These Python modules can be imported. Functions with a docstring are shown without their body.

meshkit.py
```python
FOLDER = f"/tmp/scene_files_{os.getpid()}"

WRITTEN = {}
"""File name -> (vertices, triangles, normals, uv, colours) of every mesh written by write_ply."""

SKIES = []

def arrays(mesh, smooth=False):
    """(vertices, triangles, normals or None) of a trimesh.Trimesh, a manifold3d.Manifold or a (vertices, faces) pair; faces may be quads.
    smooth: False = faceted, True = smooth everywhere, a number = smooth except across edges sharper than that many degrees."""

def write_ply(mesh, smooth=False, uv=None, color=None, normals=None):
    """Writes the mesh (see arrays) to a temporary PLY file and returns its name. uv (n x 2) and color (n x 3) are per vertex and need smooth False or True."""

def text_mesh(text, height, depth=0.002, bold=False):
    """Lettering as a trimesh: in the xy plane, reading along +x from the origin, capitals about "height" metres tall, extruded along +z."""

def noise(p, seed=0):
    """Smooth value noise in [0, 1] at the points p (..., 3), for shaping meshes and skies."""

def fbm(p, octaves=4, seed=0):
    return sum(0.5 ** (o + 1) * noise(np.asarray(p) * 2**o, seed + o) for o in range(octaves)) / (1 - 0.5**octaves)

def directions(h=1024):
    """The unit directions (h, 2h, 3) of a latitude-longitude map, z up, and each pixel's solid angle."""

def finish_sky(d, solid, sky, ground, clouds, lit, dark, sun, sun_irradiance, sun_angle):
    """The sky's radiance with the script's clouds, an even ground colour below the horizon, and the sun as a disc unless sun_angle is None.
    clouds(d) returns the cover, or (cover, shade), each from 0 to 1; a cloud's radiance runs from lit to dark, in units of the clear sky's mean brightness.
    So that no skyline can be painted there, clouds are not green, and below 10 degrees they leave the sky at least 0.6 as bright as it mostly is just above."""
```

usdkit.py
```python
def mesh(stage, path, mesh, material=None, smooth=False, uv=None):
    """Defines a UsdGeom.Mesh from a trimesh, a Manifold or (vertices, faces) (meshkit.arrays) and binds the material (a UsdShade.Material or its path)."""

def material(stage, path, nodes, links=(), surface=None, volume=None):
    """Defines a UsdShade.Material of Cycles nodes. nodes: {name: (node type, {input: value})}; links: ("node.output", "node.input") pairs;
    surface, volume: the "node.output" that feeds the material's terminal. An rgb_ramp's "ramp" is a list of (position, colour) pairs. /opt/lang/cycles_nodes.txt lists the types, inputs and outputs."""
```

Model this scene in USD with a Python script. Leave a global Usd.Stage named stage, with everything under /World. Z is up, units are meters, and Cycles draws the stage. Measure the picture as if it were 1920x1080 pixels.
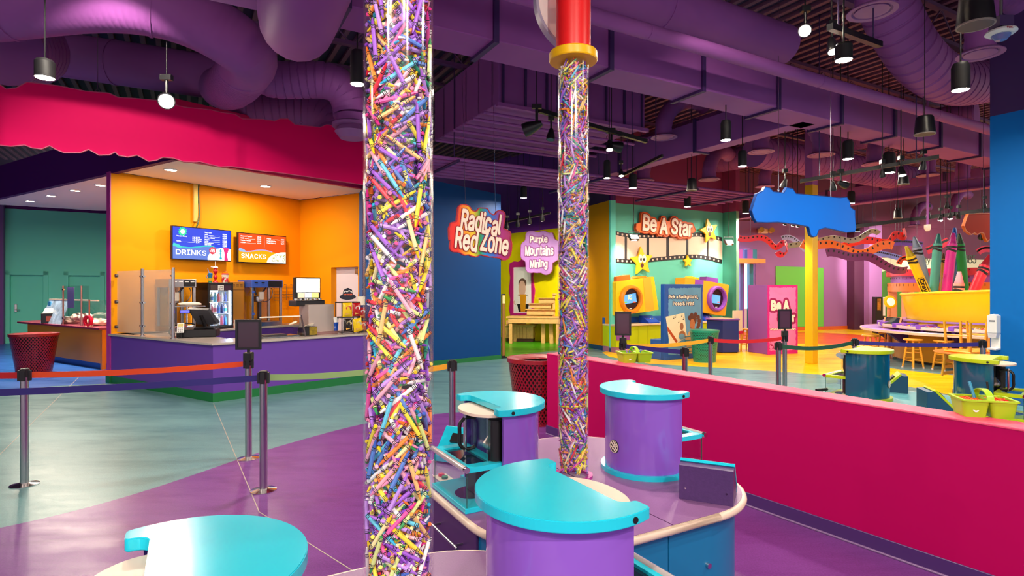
import math, random
import numpy as np, trimesh, shapely, meshkit, usdkit
from shapely.geometry import Polygon, Point, LineString, box as sbox
from shapely import affinity, unary_union
from pxr import Usd, UsdGeom, UsdLux, UsdShade, Gf, Sdf

# ---------------------------------------------------------------- camera, light, exposure
stage = Usd.Stage.CreateInMemory()
UsdGeom.SetStageUpAxis(stage, 'Z'); UsdGeom.SetStageMetersPerUnit(stage, 1.0)
UsdGeom.Xform.Define(stage, '/World')
F, H = 1080.0, 1.7                                     # focal length in pixels of the 1920 wide frame, eye height
cam = UsdGeom.Camera.Define(stage, '/World/camera')
cam.CreateHorizontalApertureAttr(36.0); cam.CreateFocalLengthAttr(36.0 * F / 1920)
cam.CreateClippingRangeAttr((0.05, 200.0))
cam.AddTranslateOp().Set((0, 0, H)); cam.AddRotateXOp().Set(90.0)
cam.CreateExposureAttr(0.45)
LAMP = 9.0                                             # strength of every pendant lamp
sky = UsdLux.DomeLight.Define(stage, '/World/sky')     # even fill light, entering where the hall is left open behind the viewer
sky.CreateIntensityAttr(0.24); sky.CreateColorAttr((1.0, 0.97, 0.95))

# ---------------------------------------------------------------- helpers
def lin(c):
    if isinstance(c, str):
        c = [int(c[i:i + 2], 16) for i in (0, 2, 4)]
    return tuple((x / 255 / 12.92) if x <= 10.3 else ((x / 255 + 0.055) / 1.055) ** 2.4 for x in c)
MATS = {}
def mat(name, col=None, rough=0.5, metal=0.0, spec=0.5, emit=0.0, var=0.0, vscale=6.0, bump=0.0, bscale=200.0, coat=0.0, dark=1.0, **kw):
    """a principled material; var mottles the colour, bump gives a fine relief"""
    if name in MATS:
        return MATS[name]
    c = lin(col)
    p = dict(base_color=tuple(x * dark for x in c), roughness=rough, metallic=metal, specular_ior_level=spec, **kw)
    if coat: p['coat_weight'] = coat
    if emit:
        p['emission_color'] = c; p['emission_strength'] = emit
    nodes, links = {'p': ('principled_bsdf', p)}, []
    if var or bump:
        nodes['tc'] = ('texture_coordinate', {})
    if var:
        nodes['n'] = ('noise_texture', {'scale': vscale, 'detail': 4.0, 'roughness': 0.6})
        nodes['r'] = ('rgb_ramp', {'ramp': [(0.25, tuple(x * (1 - var) for x in c)), (0.75, tuple(min(1, x * (1 + var)) for x in c))]})
        links += [('tc.object', 'n.vector'), ('n.fac', 'r.fac'), ('r.color', 'p.base_color')]
    if bump:
        nodes['nb'] = ('noise_texture', {'scale': bscale, 'detail': 2.0})
        nodes['b'] = ('bump', {'strength': bump, 'distance': 0.002})
        links += [('tc.object', 'nb.vector'), ('nb.fac', 'b.height'), ('b.normal', 'p.normal')]
    MATS[name] = usdkit.material(stage, '/World/Looks/' + name, nodes, links, surface='p.BSDF')
    return MATS[name]
def pane(name, tint=(1, 1, 1), rough=0.02, base=.05, edge=.5, frost=0.0, frost_col=(0.8, 0.8, 0.8)):
    """a see-through sheet: transparent mixed with a mirror that grows towards grazing view, optionally partly frosted"""
    nodes = {'t': ('transparent_bsdf', {'color': tint}), 'g': ('glossy_bsdf', {'color': (1, 1, 1), 'roughness': rough}), 'f': ('layer_weight', {'blend': .5}), 'pw': ('math', {'math_type': 'power', 'value2': 4.0}), 'k': ('math', {'math_type': 'multiply_add', 'value2': edge, 'value3': base}), 'm': ('mix_closure', {})}
    links = [('f.facing', 'pw.value1'), ('pw.value', 'k.value1'), ('k.value', 'm.fac'), ('t.BSDF', 'm.closure1'), ('g.BSDF', 'm.closure2')]
    out = 'm.closure'
    if frost:
        nodes['d'] = ('diffuse_bsdf', {'color': frost_col}); nodes['tl'] = ('translucent_bsdf', {'color': frost_col})
        nodes['dm'] = ('mix_closure', {'fac': 0.5}); nodes['m2'] = ('mix_closure', {'fac': frost})
        links += [('d.BSDF', 'dm.closure1'), ('tl.BSDF', 'dm.closure2'), ('m.closure', 'm2.closure1'), ('dm.closure', 'm2.closure2')]
        out = 'm2.closure'
    MATS[name] = usdkit.material(stage, '/World/Looks/' + name, nodes, links, surface=out)
    return MATS[name]

used = {}
def numbered(path):
    n = used.get(path, -1) + 1
    used[path] = n
    return path if n == 0 else f'{path}_{n:03d}'
class Thing:
    """an Xform (or one Mesh) directly under /World; part meshes are given in the thing's own coordinates, or in the world's when world=True"""
    def __init__(s, name, label=None, cat=None, loc=(0, 0, 0), rz=0.0, group=None, kind=None, world=False, mesh=None, m=None, smooth=30):
        s.loc, s.world = np.array(loc, float), world
        s.path = numbered('/World/' + name)
        if mesh is None:
            x = UsdGeom.Xform.Define(stage, s.path)
        else:
            mesh = mesh.copy()
            if world: mesh.apply_translation(-s.loc)
            x = usdkit.mesh(stage, s.path, mesh, m, smooth)
        x.AddTranslateOp().Set(Gf.Vec3d(*map(float, loc)))
        if rz: x.AddRotateZOp().Set(float(rz))
        s.prim = x.GetPrim()
        for k, v in (('label', label), ('category', cat), ('group', group), ('kind', kind)):
            if v: s.prim.SetCustomDataByKey(k, v)
    def part(s, name, mesh, m, parent=None, smooth=30, label=None, kind=None):
        if isinstance(mesh, (list, tuple)):
            mesh = trimesh.util.concatenate([x for x in mesh if x is not None])
        mesh = mesh.copy()
        if s.world: mesh.apply_translation(-s.loc)
        p = numbered((parent or s.path) + '/' + name)
        g = usdkit.mesh(stage, p, mesh, m, smooth)
        if label: g.GetPrim().SetCustomDataByKey('label', label)
        if kind: g.GetPrim().SetCustomDataByKey('kind', kind)
        return p
def solo(name, mesh, m, label, cat, loc=(0, 0, 0), rz=0.0, group=None, kind=None, world=False, smooth=30):
    if isinstance(mesh, (list, tuple)): mesh = trimesh.util.concatenate(list(mesh))
    return Thing(name, label, cat, loc, rz, group, kind, world, mesh, m, smooth)
def dup(src, loc, rz=0.0, label=None, group=None, m4=None):
    """a copy of a thing with its parts, under the next number"""
    base = src.path.rsplit('/', 1)[1]
    p = numbered('/World/' + (base[:-4] if base[-4:-3] == '_' and base[-3:].isdigit() else base))
    x = stage.DefinePrim(p, 'Xform')
    x.GetReferences().AddInternalReference(src.path)
    x.SetInstanceable(True)
    xf = UsdGeom.Xformable(x); xf.ClearXformOpOrder()
    if m4 is not None:
        xf.AddTransformOp(opSuffix='place').Set(Gf.Matrix4d(*[float(v) for v in np.asarray(m4).T.ravel()]))
    else:
        xf.AddTranslateOp(opSuffix='place').Set(Gf.Vec3d(*map(float, loc)))
        if rz: xf.AddRotateZOp(opSuffix='place').Set(float(rz))
    if label: x.SetCustomDataByKey('label', label)
    if group: x.SetCustomDataByKey('group', group)
    return x

cat_ = trimesh.util.concatenate
def B(x0, x1, y0, y1, z0, z1, c=0.0):
    """box between two corners, edges chamfered by c"""
    x0, x1 = min(x0, x1), max(x0, x1); y0, y1 = min(y0, y1), max(y0, y1); z0, z1 = min(z0, z1), max(z0, z1)
    if c <= 0:
        m = trimesh.creation.box([x1 - x0, y1 - y0, z1 - z0]); m.apply_translation([(x0 + x1) / 2, (y0 + y1) / 2, (z0 + z1) / 2]); return m
    c = min(c, (x1 - x0) * .45, (y1 - y0) * .45, (z1 - z0) * .45)
    P = [(a, b, d) for a in (x0 + c, x1 - c) for b in (y0 + c, y1 - c) for d in (z0, z1)] + [(a, b, d) for a in (x0 + c, x1 - c) for b in (y0, y1) for d in (z0 + c, z1 - c)] + [(a, b, d) for a in (x0, x1) for b in (y0 + c, y1 - c) for d in (z0 + c, z1 - c)]
    return trimesh.Trimesh(P).convex_hull
def hull(P): return trimesh.Trimesh(np.array(P, float)).convex_hull
def mv(m, t=(0, 0, 0), rz=0.0, ry=0.0, rx=0.0):
    m = m.copy(); T = trimesh.transformations
    if rx: m.apply_transform(T.rotation_matrix(math.radians(rx), [1, 0, 0]))
    if ry: m.apply_transform(T.rotation_matrix(math.radians(ry), [0, 1, 0]))
    if rz: m.apply_transform(T.rotation_matrix(math.radians(rz), [0, 0, 1]))
    m.apply_translation(t); return m
def lathe(prof, n=32, t=(0, 0, 0)):
    """profile of (radius, z) from bottom to top, closed with caps where the radius is not zero"""
    prof = [tuple(map(float, p)) for p in prof]
    if prof[0][0] > 0: prof = [(0, prof[0][1])] + prof
    if prof[-1][0] > 0: prof = prof + [(0, prof[-1][1])]
    m = trimesh.creation.revolve(np.array(prof), sections=n); m.apply_translation(t); return m
def ring(r0, r1, z0, z1, n=40, t=(0, 0, 0)):
    m = trimesh.creation.revolve(np.array([(r0, z0), (r1, z0), (r1, z1), (r0, z1), (r0, z0)], float), sections=n); m.apply_translation(t); return m
def cyl(r, z0, z1, n=24, t=(0, 0, 0), c=0.0):
    return lathe([(r - c, z0), (r, z0 + c), (r, z1 - c), (r - c, z1)] if c else [(r, z0), (r, z1)], n, t)
def tube(P, r, n=10, cap=True):
    """round bar or duct along the points P; r may vary along it"""
    P = np.array(P, float); k = len(P); r = np.broadcast_to(np.asarray(r, float), (k,))
    T = np.gradient(P, axis=0); T /= np.linalg.norm(T, axis=1)[:, None]
    a = np.array([0, 0, 1.0]) if abs(T[0][2]) < .9 else np.array([1.0, 0, 0])
    N = np.cross(T[0], a); N /= np.linalg.norm(N); V_, ang = [], np.arange(n) * 2 * math.pi / n
    for i in range(k):
        N = N - T[i] * N.dot(T[i]); N /= np.linalg.norm(N); Bn = np.cross(T[i], N)
        V_.append(P[i] + r[i] * (np.cos(ang)[:, None] * N + np.sin(ang)[:, None] * Bn))
    v = np.vstack(V_); f = []
    for i in range(k - 1):
        for j in range(n):
            a0, a1 = i * n + j, i * n + (j + 1) % n
            f += [(a0, a1, a1 + n), (a0, a1 + n, a0 + n)]
    if cap:
        v = np.vstack([v, P[0], P[-1]]); c0, c1 = len(v) - 2, len(v) - 1
        for j in range(n):
            f += [(c0, (j + 1) % n, j), (c1, (k - 1) * n + j, (k - 1) * n + (j + 1) % n)]
    m = trimesh.Trimesh(v, f, process=False); m.fix_normals(); return m
def curve(P, n=40):
    """smooth curve through the points"""
    from scipy.interpolate import CubicSpline
    P = np.array(P, float); d = np.r_[0, np.cumsum(np.linalg.norm(np.diff(P, axis=0), axis=1))]
    return CubicSpline(d, P)(np.linspace(0, d[-1], n))
def geoms(g): return [x for x in getattr(g, 'geoms', [g]) if x.geom_type == 'Polygon' and x.area > 1e-9]
def prism(poly, z0, z1):
    ms = []
    for g in geoms(poly):
        m = trimesh.creation.extrude_polygon(g, z1 - z0, engine='earcut'); m.apply_translation([0, 0, z0]); ms.append(m)
    return cat_(ms)
def rrect(x0, x1, y0, y1, r, q=8): return sbox(x0 + r, y0 + r, x1 - r, y1 - r).buffer(r, quad_segs=q)
def bevel_prism(poly, z0, z1, c=0.004):
    """prism with chamfered top and bottom edges"""
    return cat_([prism(poly, z0 + c, z1 - c)] + [_skirt(poly, z0, z1, c)])
def _skirt(poly, z0, z1, c):
    out = []
    for g in geoms(poly):
        inn = g.buffer(-c, join_style='mitre')
        for q in geoms(inn): out += [prism(q, z1 - c, z1), prism(q, z0, z0 + c)]
    return cat_(out)

# ---- points of the place measured from the eye point (eye at the origin, 1.7 m up, looking along +y)
def gp(px, py, z=0.0):
    Y = (H - z) * F / (py - 540.0); return np.array([(px - 960) / F * Y, Y])
def pt(px, py, Y): return np.array([(px - 960) / F * Y, Y, H - (py - 540) / F * Y])
def unit(v): v = np.array(v, float); return v / np.linalg.norm(v)
U, V = np.array([.872, .4895]), np.array([-.4895, .872])           # the building's two directions
class Frame:
    """a vertical plane: origin in plan, direction to the right; a = along, z = up, d = out towards the room"""
    def __init__(s, o, u): s.o, s.u = np.array(o, float), unit(u); s.n = np.array([s.u[1], -s.u[0]])
    def a(s, px, d=0.0):
        k = (px - 960) / F; o = s.o + d * s.n
        return float((k * o[1] - o[0]) / (s.u[0] - k * s.u[1]))
    def xy(s, a, d=0.0): return s.o + a * s.u + d * s.n
    def P(s, px, py, d=0.0):
        a = s.a(px, d); return (a, H - (py - 540) / F * s.xy(a, d)[1])
    def w(s, a, z, d=0.0): x = s.xy(a, d); return np.array([x[0], x[1], z])
    def poly(s, pts, d=0.0): return Polygon([s.P(x, y, d) for x, y in pts]).buffer(0)
    def put(s, m):
        """mesh with coordinates (along, up, out) placed into the world"""
        M = np.zeros((4, 4)); M[3, 3] = 1; M[:2, 0] = s.u; M[2, 1] = 1; M[:2, 2] = s.n; M[:2, 3] = s.o
        m = m.copy(); m.apply_transform(M); return m
    def prism(s, poly, d0, d1): return s.put(prism(poly, d0, d1))
    def box(s, a0, a1, z0, z1, d0, d1, c=0.0): return s.put(B(a0, a1, z0, z1, d0, d1, c))
GLY = {}
def glyph(ch, bold=True):
    if (ch, bold) not in GLY:
        m = meshkit.text_mesh(ch, 1.0, 0.1, bold)
        tri = m.vertices[m.faces[m.face_normals[:, 2] < -.9]][:, :, :2]
        GLY[ch, bold] = unary_union([Polygon(t).buffer(1e-4) for t in tri]).buffer(0)
    return GLY[ch, bold]
def text(s, h, bold=True, fat=0.0, narrow=1.0, jig=0.0, space=0.06, seed=1, round_=0.0):
    """lettering as a flat shape, capitals h tall, from the origin along +x; fat swells and rounds the strokes, jig makes it dance"""
    rnd, x, out = random.Random(seed), 0.0, []
    for ch in s:
        if ch == ' ': x += .3 * narrow; continue
        g = glyph(ch, bold); x0, y0, x1, y1 = g.bounds
        g = affinity.translate(g, -x0, 0)
        if fat: g = g.buffer(fat, quad_segs=4)
        if round_: g = g.buffer(-round_, quad_segs=3).buffer(round_, quad_segs=3)
        if jig: g = affinity.translate(affinity.rotate(g, rnd.uniform(-5, 5) * jig, origin=(0, 0)), 0, rnd.uniform(-.09, .09) * jig)
        g = affinity.scale(g, narrow, 1, origin=(0, 0)); out.append(affinity.translate(g, x, 0)); x += (x1 - x0 + space + 2 * fat * .8) * narrow
    g = affinity.scale(unary_union(out), h, h, origin=(0, 0))
    return g
def fit(g, x0, x1, y0, y1, rot=0.0):
    """scale a flat shape into a box"""
    a, b, c, d = g.bounds
    g = affinity.scale(affinity.translate(g, -a, -b), (x1 - x0) / (c - a), (y1 - y0) / (d - b), origin=(0, 0))
    g = affinity.translate(g, x0, y0)
    return affinity.rotate(g, rot, origin='center') if rot else g
def at_mid(g, x, y):
    a, b, c, d = g.bounds; return affinity.translate(g, x - (a + c) / 2, y - (b + d) / 2)
def star(r0, r1, n=5, rot=90): return Polygon([((r0 if i % 2 == 0 else r1) * math.cos(math.radians(rot + 180 * i / n)), (r0 if i % 2 == 0 else r1) * math.sin(math.radians(rot + 180 * i / n))) for i in range(2 * n)])
def smooth_poly(P, n=120):
    P = list(P) + [P[0]]
    from scipy.interpolate import CubicSpline
    P = np.array(P, float); d = np.r_[0, np.cumsum(np.linalg.norm(np.diff(P, axis=0), axis=1))]
    return Polygon(CubicSpline(d, P, bc_type='periodic')(np.linspace(0, d[-1], n))[:-1]).buffer(0)

# ---------------------------------------------------------------- materials
PURPLE_PAINT = mat('purple_ceiling_paint', '94509a', .6, spec=.25, var=.06, vscale=1.5)
DARK_PURPLE = mat('dark_purple_paint', '3c1a58', .6)
DECK = mat('dark_deck', '3a1c4c', .7)
MAROON = mat('maroon_paint', '8a3462', .6, spec=.25)
ORANGE_WALL = mat('orange_wall_paint', 'fca000', .6, spec=.2)
TEAL_WALL = mat('teal_wall_paint', '68d4be', .6, spec=.25)
TEAL_RECESS = mat('mint_wall_paint', '62c0a8', .6, spec=.25)
BLUE_WALL = mat('blue_wall_paint', '00549c', .5, spec=.2)
BLUE_BRIGHT = mat('bright_blue_paint', '0068b8', .5, spec=.2)
PINK_WALL = mat('magenta_wall_paint', 'b40056', .55, spec=.15)
PINK_CAP = mat('pink_wall_cap', 'e84a72', .5)
PINK_SIGN = mat('magenta_sign_paint', 'e0005c', .6, spec=.1)
PLUM = mat('plum_paint', '4c0e62', .6, spec=.2)
LILAC_WALL = mat('lilac_wall_paint', 'a067a4', .55)
SOFFIT = mat('cream_soffit_paint', 'f8ebe0', .7)
YELLOW_WALL = mat('yellow_green_wall', 'e2d400', .6, spec=.2, var=.12, vscale=.8)
GOLD_WALL = mat('golden_wall_paint', 'e59a00', .6, spec=.2)
GREEN_BASE = mat('green_base', '0f6a34', .45)
NAVY_BASE = mat('navy_base', '16427a', .45)
PURPLE_BASE = mat('purple_base', '4a2c6a', .4)
CYAN = mat('cyan_laminate', '1fc8e2', .2, var=.03, vscale=3)
CYAN_EDGE = CYAN
DRUM = mat('purple_drum', '8a58c6', .16, coat=.4)
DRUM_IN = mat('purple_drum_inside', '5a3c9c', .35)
TOP = mat('mauve_laminate', '885c90', .4, var=.10, vscale=160, bump=.15, bscale=500)
CREAM_EDGE = mat('cream_edge', 'e6cdbb', .35)
TABLE_BLUE = mat('table_blue', '0f74a8', .35)
TABLE_PURPLE = mat('table_purple', '4c2a66', .4)
STEEL = mat('brushed_steel', 'b9b4b8', .24, 1.0)
CHROME = mat('chrome', 'd8d4d4', .12, 1.0)
DARK_STEEL = mat('dark_steel', '6f6c72', .35, .9)
BLACK = mat('black_plastic', '141216', .4)
BLACK_MATTE = mat('black_paint', '0e0c10', .6)
DARK_GLASS = mat('dark_glass', '1b2c3e', .08, spec=.8)
WHITE = mat('white_plastic', 'ecebe8', .35)
CREAM = mat('cream_print', 'f6e8d4', .45)
INK = mat('black_ink', '1a1418', .6)
RED_METAL = mat('red_coated_steel', '8e0f1c', .28, coat=.3)
GREEN_METAL = mat('green_coated_steel', '1d8a6a', .3, coat=.3)
LIME = mat('lime_laminate', 'b8cc10', .3)
LIME_PLASTIC = mat('lime_plastic', 'a6cf1e', .38)
TEAL_DRUM = mat('deep_teal_drum', '0b5470', .14, coat=.4)
GRAY_TOP = mat('blue_grey_laminate', '4f9aa4', .4, var=.08, vscale=160)
WOOD = mat('pine_wood', 'd9a860', .5, var=.18, vscale=9)
STOOL_WOOD = mat('honey_wood', 'eda42c', .35, var=.10, vscale=12)
LAVENDER = mat('lavender_laminate', 'b186d8', .3)
YELLOW = mat('bright_yellow_paint', 'ffd400', .35)
STONE = mat('speckled_stone', 'b4a8a0', .25, var=.22, vscale=220)
COUNTER_PURPLE = mat('counter_purple', '623a9c', .5, spec=.3)
ORANGE_LAM = mat('orange_laminate', 'f28a08', .4)
MAROON_TOP = mat('maroon_laminate', '8e2a48', .3)
LAMP_LENS = mat('lamp_lens', 'fff0d8', .4, emit=14.0)
SPOT_LENS = mat('bright_spot_lens', 'fff0d8', .4, emit=140.0)
ACRYLIC = pane('clear_acrylic', (1, 1, 1), .12, .025, .3)
GLASS = pane('clear_glass', (.95, .98, .97), .02, .04, .5)
FROST = pane('frosted_glass', (.96, .97, .97), .12, .05, .3, .24, (.74, .77, .74))
# ---------------------------------------------------------------- the setting: floor
def struct(name, label, cat='wall'):
    return Thing(name, label, cat, kind='structure', world=True)
def ssolo(name, mesh, m, label, cat='wall'):
    return solo(name, mesh, m, label, cat, kind='structure', world=True)
room = Polygon([(-19, -5), (11.5, -5), (13, 5), (25, 16), (25, 32), (-3, 32), (-19, 24), (-19, 5)])
def gpoly(P, extra=()): return Polygon([tuple(gp(*p)) for p in P] + list(extra)).buffer(0)
pur_edge = curve([(-9, 3.2), (-5.2, 3.55), (-3.63, 4.08), (-3.17, 4.65), (-2.63, 5.92), (-2.27, 6.6), (-1.86, 7.2), (-1.06, 7.76), (-.4, 7.95), (.45, 7.9), (1.2, 7.6)], 60)
purple = Polygon([tuple(p) for p in pur_edge] + [(1.4, 7.2), (.55, 6.6), (2.92, 2.9), (5, -5), (-12, -5), (-12, 3)]).buffer(0)
blue_fl = Polygon([tuple(gp(207, 719)), tuple(gp(100, 724)), tuple(gp(0, 734)), (-19, 8), (-19, 22), (-5, 22), (-5, 14), (-7.2, 10.4)]).buffer(0)
green_fl = Polygon([(-.6, 13.9), (1.24, 15.7), (3.0, 16.4), (3.0, 26), (-5, 26), (-5, 14.5)]).buffer(0)
ye = [tuple(gp(*p)) for p in ((1129, 661), (1143, 669), (1219, 682), (1300, 687), (1380, 691), (1480, 698), (1574, 705), (1700, 724), (1790, 742), (1856, 756))]
yellow_fl = Polygon(ye + [(9.5, 7.0), (13, 7), (25, 16), (25, 32), (6, 32), (3.0, 16.4)]).buffer(0)
orange_fl = affinity.scale(Point(10.2, 19.8).buffer(2.6, quad_segs=20), 1.0, 1.0).intersection(yellow_fl)
ring_fl = Point(10.8, 13.2).buffer(2.95, quad_segs=24).intersection(yellow_fl)
yellow_fl = yellow_fl.difference(orange_fl).difference(ring_fl)
base_fl = room.difference(unary_union([purple, blue_fl, green_fl, yellow_fl, orange_fl]))
purple = purple.intersection(room); blue_fl = blue_fl.intersection(room).difference(purple); green_fl = green_fl.difference(yellow_fl)
base_fl = room.difference(unary_union([purple, blue_fl, green_fl, yellow_fl, orange_fl]))
def floor_mat(name, col, var=.10):
    c = lin(col)
    nodes = {'tc': ('texture_coordinate', {}), 'mp': ('mapping', {'scale': (.5, 1.6, 1), 'rotation': (0, 0, .6)}), 'n': ('noise_texture', {'scale': 1.6, 'detail': 6.0, 'roughness': .65}),
             'r': ('rgb_ramp', {'ramp': [(.3, tuple(x * (1 - var) for x in c)), (.7, tuple(min(1, x * (1 + var)) for x in c))]}),
             'g': ('noise_texture', {'scale': 90.0, 'detail': 3.0}), 'gr': ('rgb_ramp', {'ramp': [(.35, (.86, .86, .86)), (.65, (1.1, 1.1, 1.1))]}),
             'mu': ('mix', {'mix_type': 'multiply', 'fac': 1.0}), 'rr': ('map_range', {'from_min': .3, 'from_max': .7, 'to_min': .24, 'to_max': .4}), 'p': ('principled_bsdf', {'specular_ior_level': .16})}
    links = [('tc.object', 'mp.vector'), ('mp.vector', 'n.vector'), ('n.fac', 'r.fac'), ('tc.object', 'g.vector'), ('g.fac', 'gr.fac'), ('r.color', 'mu.color1'), ('gr.color', 'mu.color2'), ('mu.color', 'p.base_color'), ('n.fac', 'rr.value'), ('rr.result', 'p.roughness')]
    MATS[name] = usdkit.material(stage, '/World/Looks/' + name, nodes, links, surface='p.BSDF'); return MATS[name]
fl = struct('floor', 'polished concrete floor in big curved areas of colour', 'floor')
for nm, g, c in (('teal_area', base_fl, '5f878c'), ('purple_area', purple, '6c3680'), ('blue_area', blue_fl, '2f62b4'), ('green_area', green_fl, '3f9a14'), ('yellow_area', yellow_fl, 'fbb800'), ('orange_area', orange_fl, 'e4551a')):
    fl.part(nm, prism(g, -.06, 0), floor_mat('floor_' + nm, c), smooth=False)
JOINT = mat('pale_floor_joint', 'a89a90', .6)
for P in (((400, 756), (486, 960)), ((0, 852), (150, 705)), ((1010, 1290), (486, 960))):
    a, b = gp(*P[0]), gp(*P[1]); fl.part('saw_cut_joint', prism(LineString([tuple(a), tuple(b)]).buffer(.0035), 0, .0015), JOINT, smooth=False)

# ---------------------------------------------------------------- walls
WC = 4.04                                               # height where the painted walls turn to the dark upper paint
def wallbox(fr, a0, a1, z0, z1, th=.15, d=0.0): return fr.box(a0, a1, z0, z1, d - th, d)
# food stand
S = np.array([-7.19, 10.33]); TVF = Frame(S, (.533, .846)); CZ = 3.79
corner = TVF.xy(4.025); RWF = Frame(corner, (.846, -.533)); RE = RWF.xy(1.984)
w = struct('wall_food_stand', 'orange wall of the food stand that carries the menu screens')
w.part('plaster', TVF.box(.0, 4.1, 0, CZ, -.12, 0), ORANGE_WALL)
w.part('end_face', TVF.box(-.02, 0, .12, CZ, -.13, .0), mat('magenta_purple_paint', 'b5308e', .5))
w.part('base', TVF.box(-.03, .04, 0, .12, -.14, .0), GREEN_BASE)
a0, a1 = RWF.a(613), RWF.a(700); dl, dr = RWF.a(621), 1.95
w = struct('wall_food_stand_right', 'orange side wall of the food stand with a doorway')
w.part('plaster', [RWF.box(0, dl, 0, CZ, -.3, 0), RWF.box(dl, dr, 2.17, CZ, -.3, 0), RWF.box(dr, 1.984, 0, CZ, -.3, 0)], ORANGE_WALL)
d = struct('door_1', 'pale door standing at the back of the food stand doorway', 'door')
d.part('leaf', RWF.box(dl, dr, .0, 2.17, -.2, -.15), mat('door_white', 'f2e6ee', .4))
d.part('closer', RWF.box(dr - .2, dr - .05, 2.02, 2.14, -.15, -.08, .01), STEEL)
# blue partition between the stand and the mining area
BL0, BL1 = np.array([-2.95, 11.65]), np.array([-.268, 13.8]); BLF = Frame(BL0, BL1 - BL0); bl = float(np.linalg.norm(BL1 - BL0))
w = struct('wall_blue', 'tall dark blue partition wall behind the first crayon tube')
w.part('plaster', BLF.prism(Polygon([(0, 0), (bl, 0), (bl, 3.94), (0, 4.16)]), -.18, 0), mat('deep_blue_paint', '00407e', .5, spec=.2))
w.part('base', BLF.box(-.01, bl + .01, 0, .1, -.19, .012), GREEN_BASE)
BSF = Frame(RE, BL0 - RE)
ssolo('wall_blue_return', BSF.box(0, float(np.linalg.norm(BL0 - RE)), 0, CZ + .4, -.12, 0), BLUE_BRIGHT, 'narrow bright blue wall at the right end of the food stand')
# soffits and fascias over the stand
p1, p2 = np.array([-5.45, 9.23]), np.array([-3.05, 12.1])
LF = Frame(S, (.846, -.533))
far = S - 7.0 * LF.u
sof = Polygon([tuple(S), tuple(p1), tuple(p2), tuple(RE + .3 * RWF.u), tuple(corner), ]).buffer(-.05)
ssolo('ceiling_food_stand', prism(sof, CZ, CZ + .1), SOFFIT, 'cream soffit with downlights over the food stand', 'ceiling')
lsof = Polygon([tuple(S), tuple(TVF.xy(4.0, -.12)), (-8.0, 15.9), (-11.2, 15.6), (-13.2, 14.3), tuple(far)]).buffer(-.05)
ssolo('ceiling_left', prism(lsof, CZ, CZ + .1), SOFFIT, 'pale soffit with small downlights over the teal doors', 'ceiling')
ssolo('trim_1', LF.box(-7, 2.06, CZ - .03, 4.5, -.1, .0), PLUM, 'dark plum fascia along the food stand soffit', 'fascia')
FF = Frame(p1, p2 - p1)
ssolo('trim_2', FF.box(0, 4.2, CZ - .02, 4.75, -.1, 0), mat('magenta_fascia', 'd0005e', .5), 'straight magenta fascia over the right side of the food stand', 'fascia')
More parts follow.
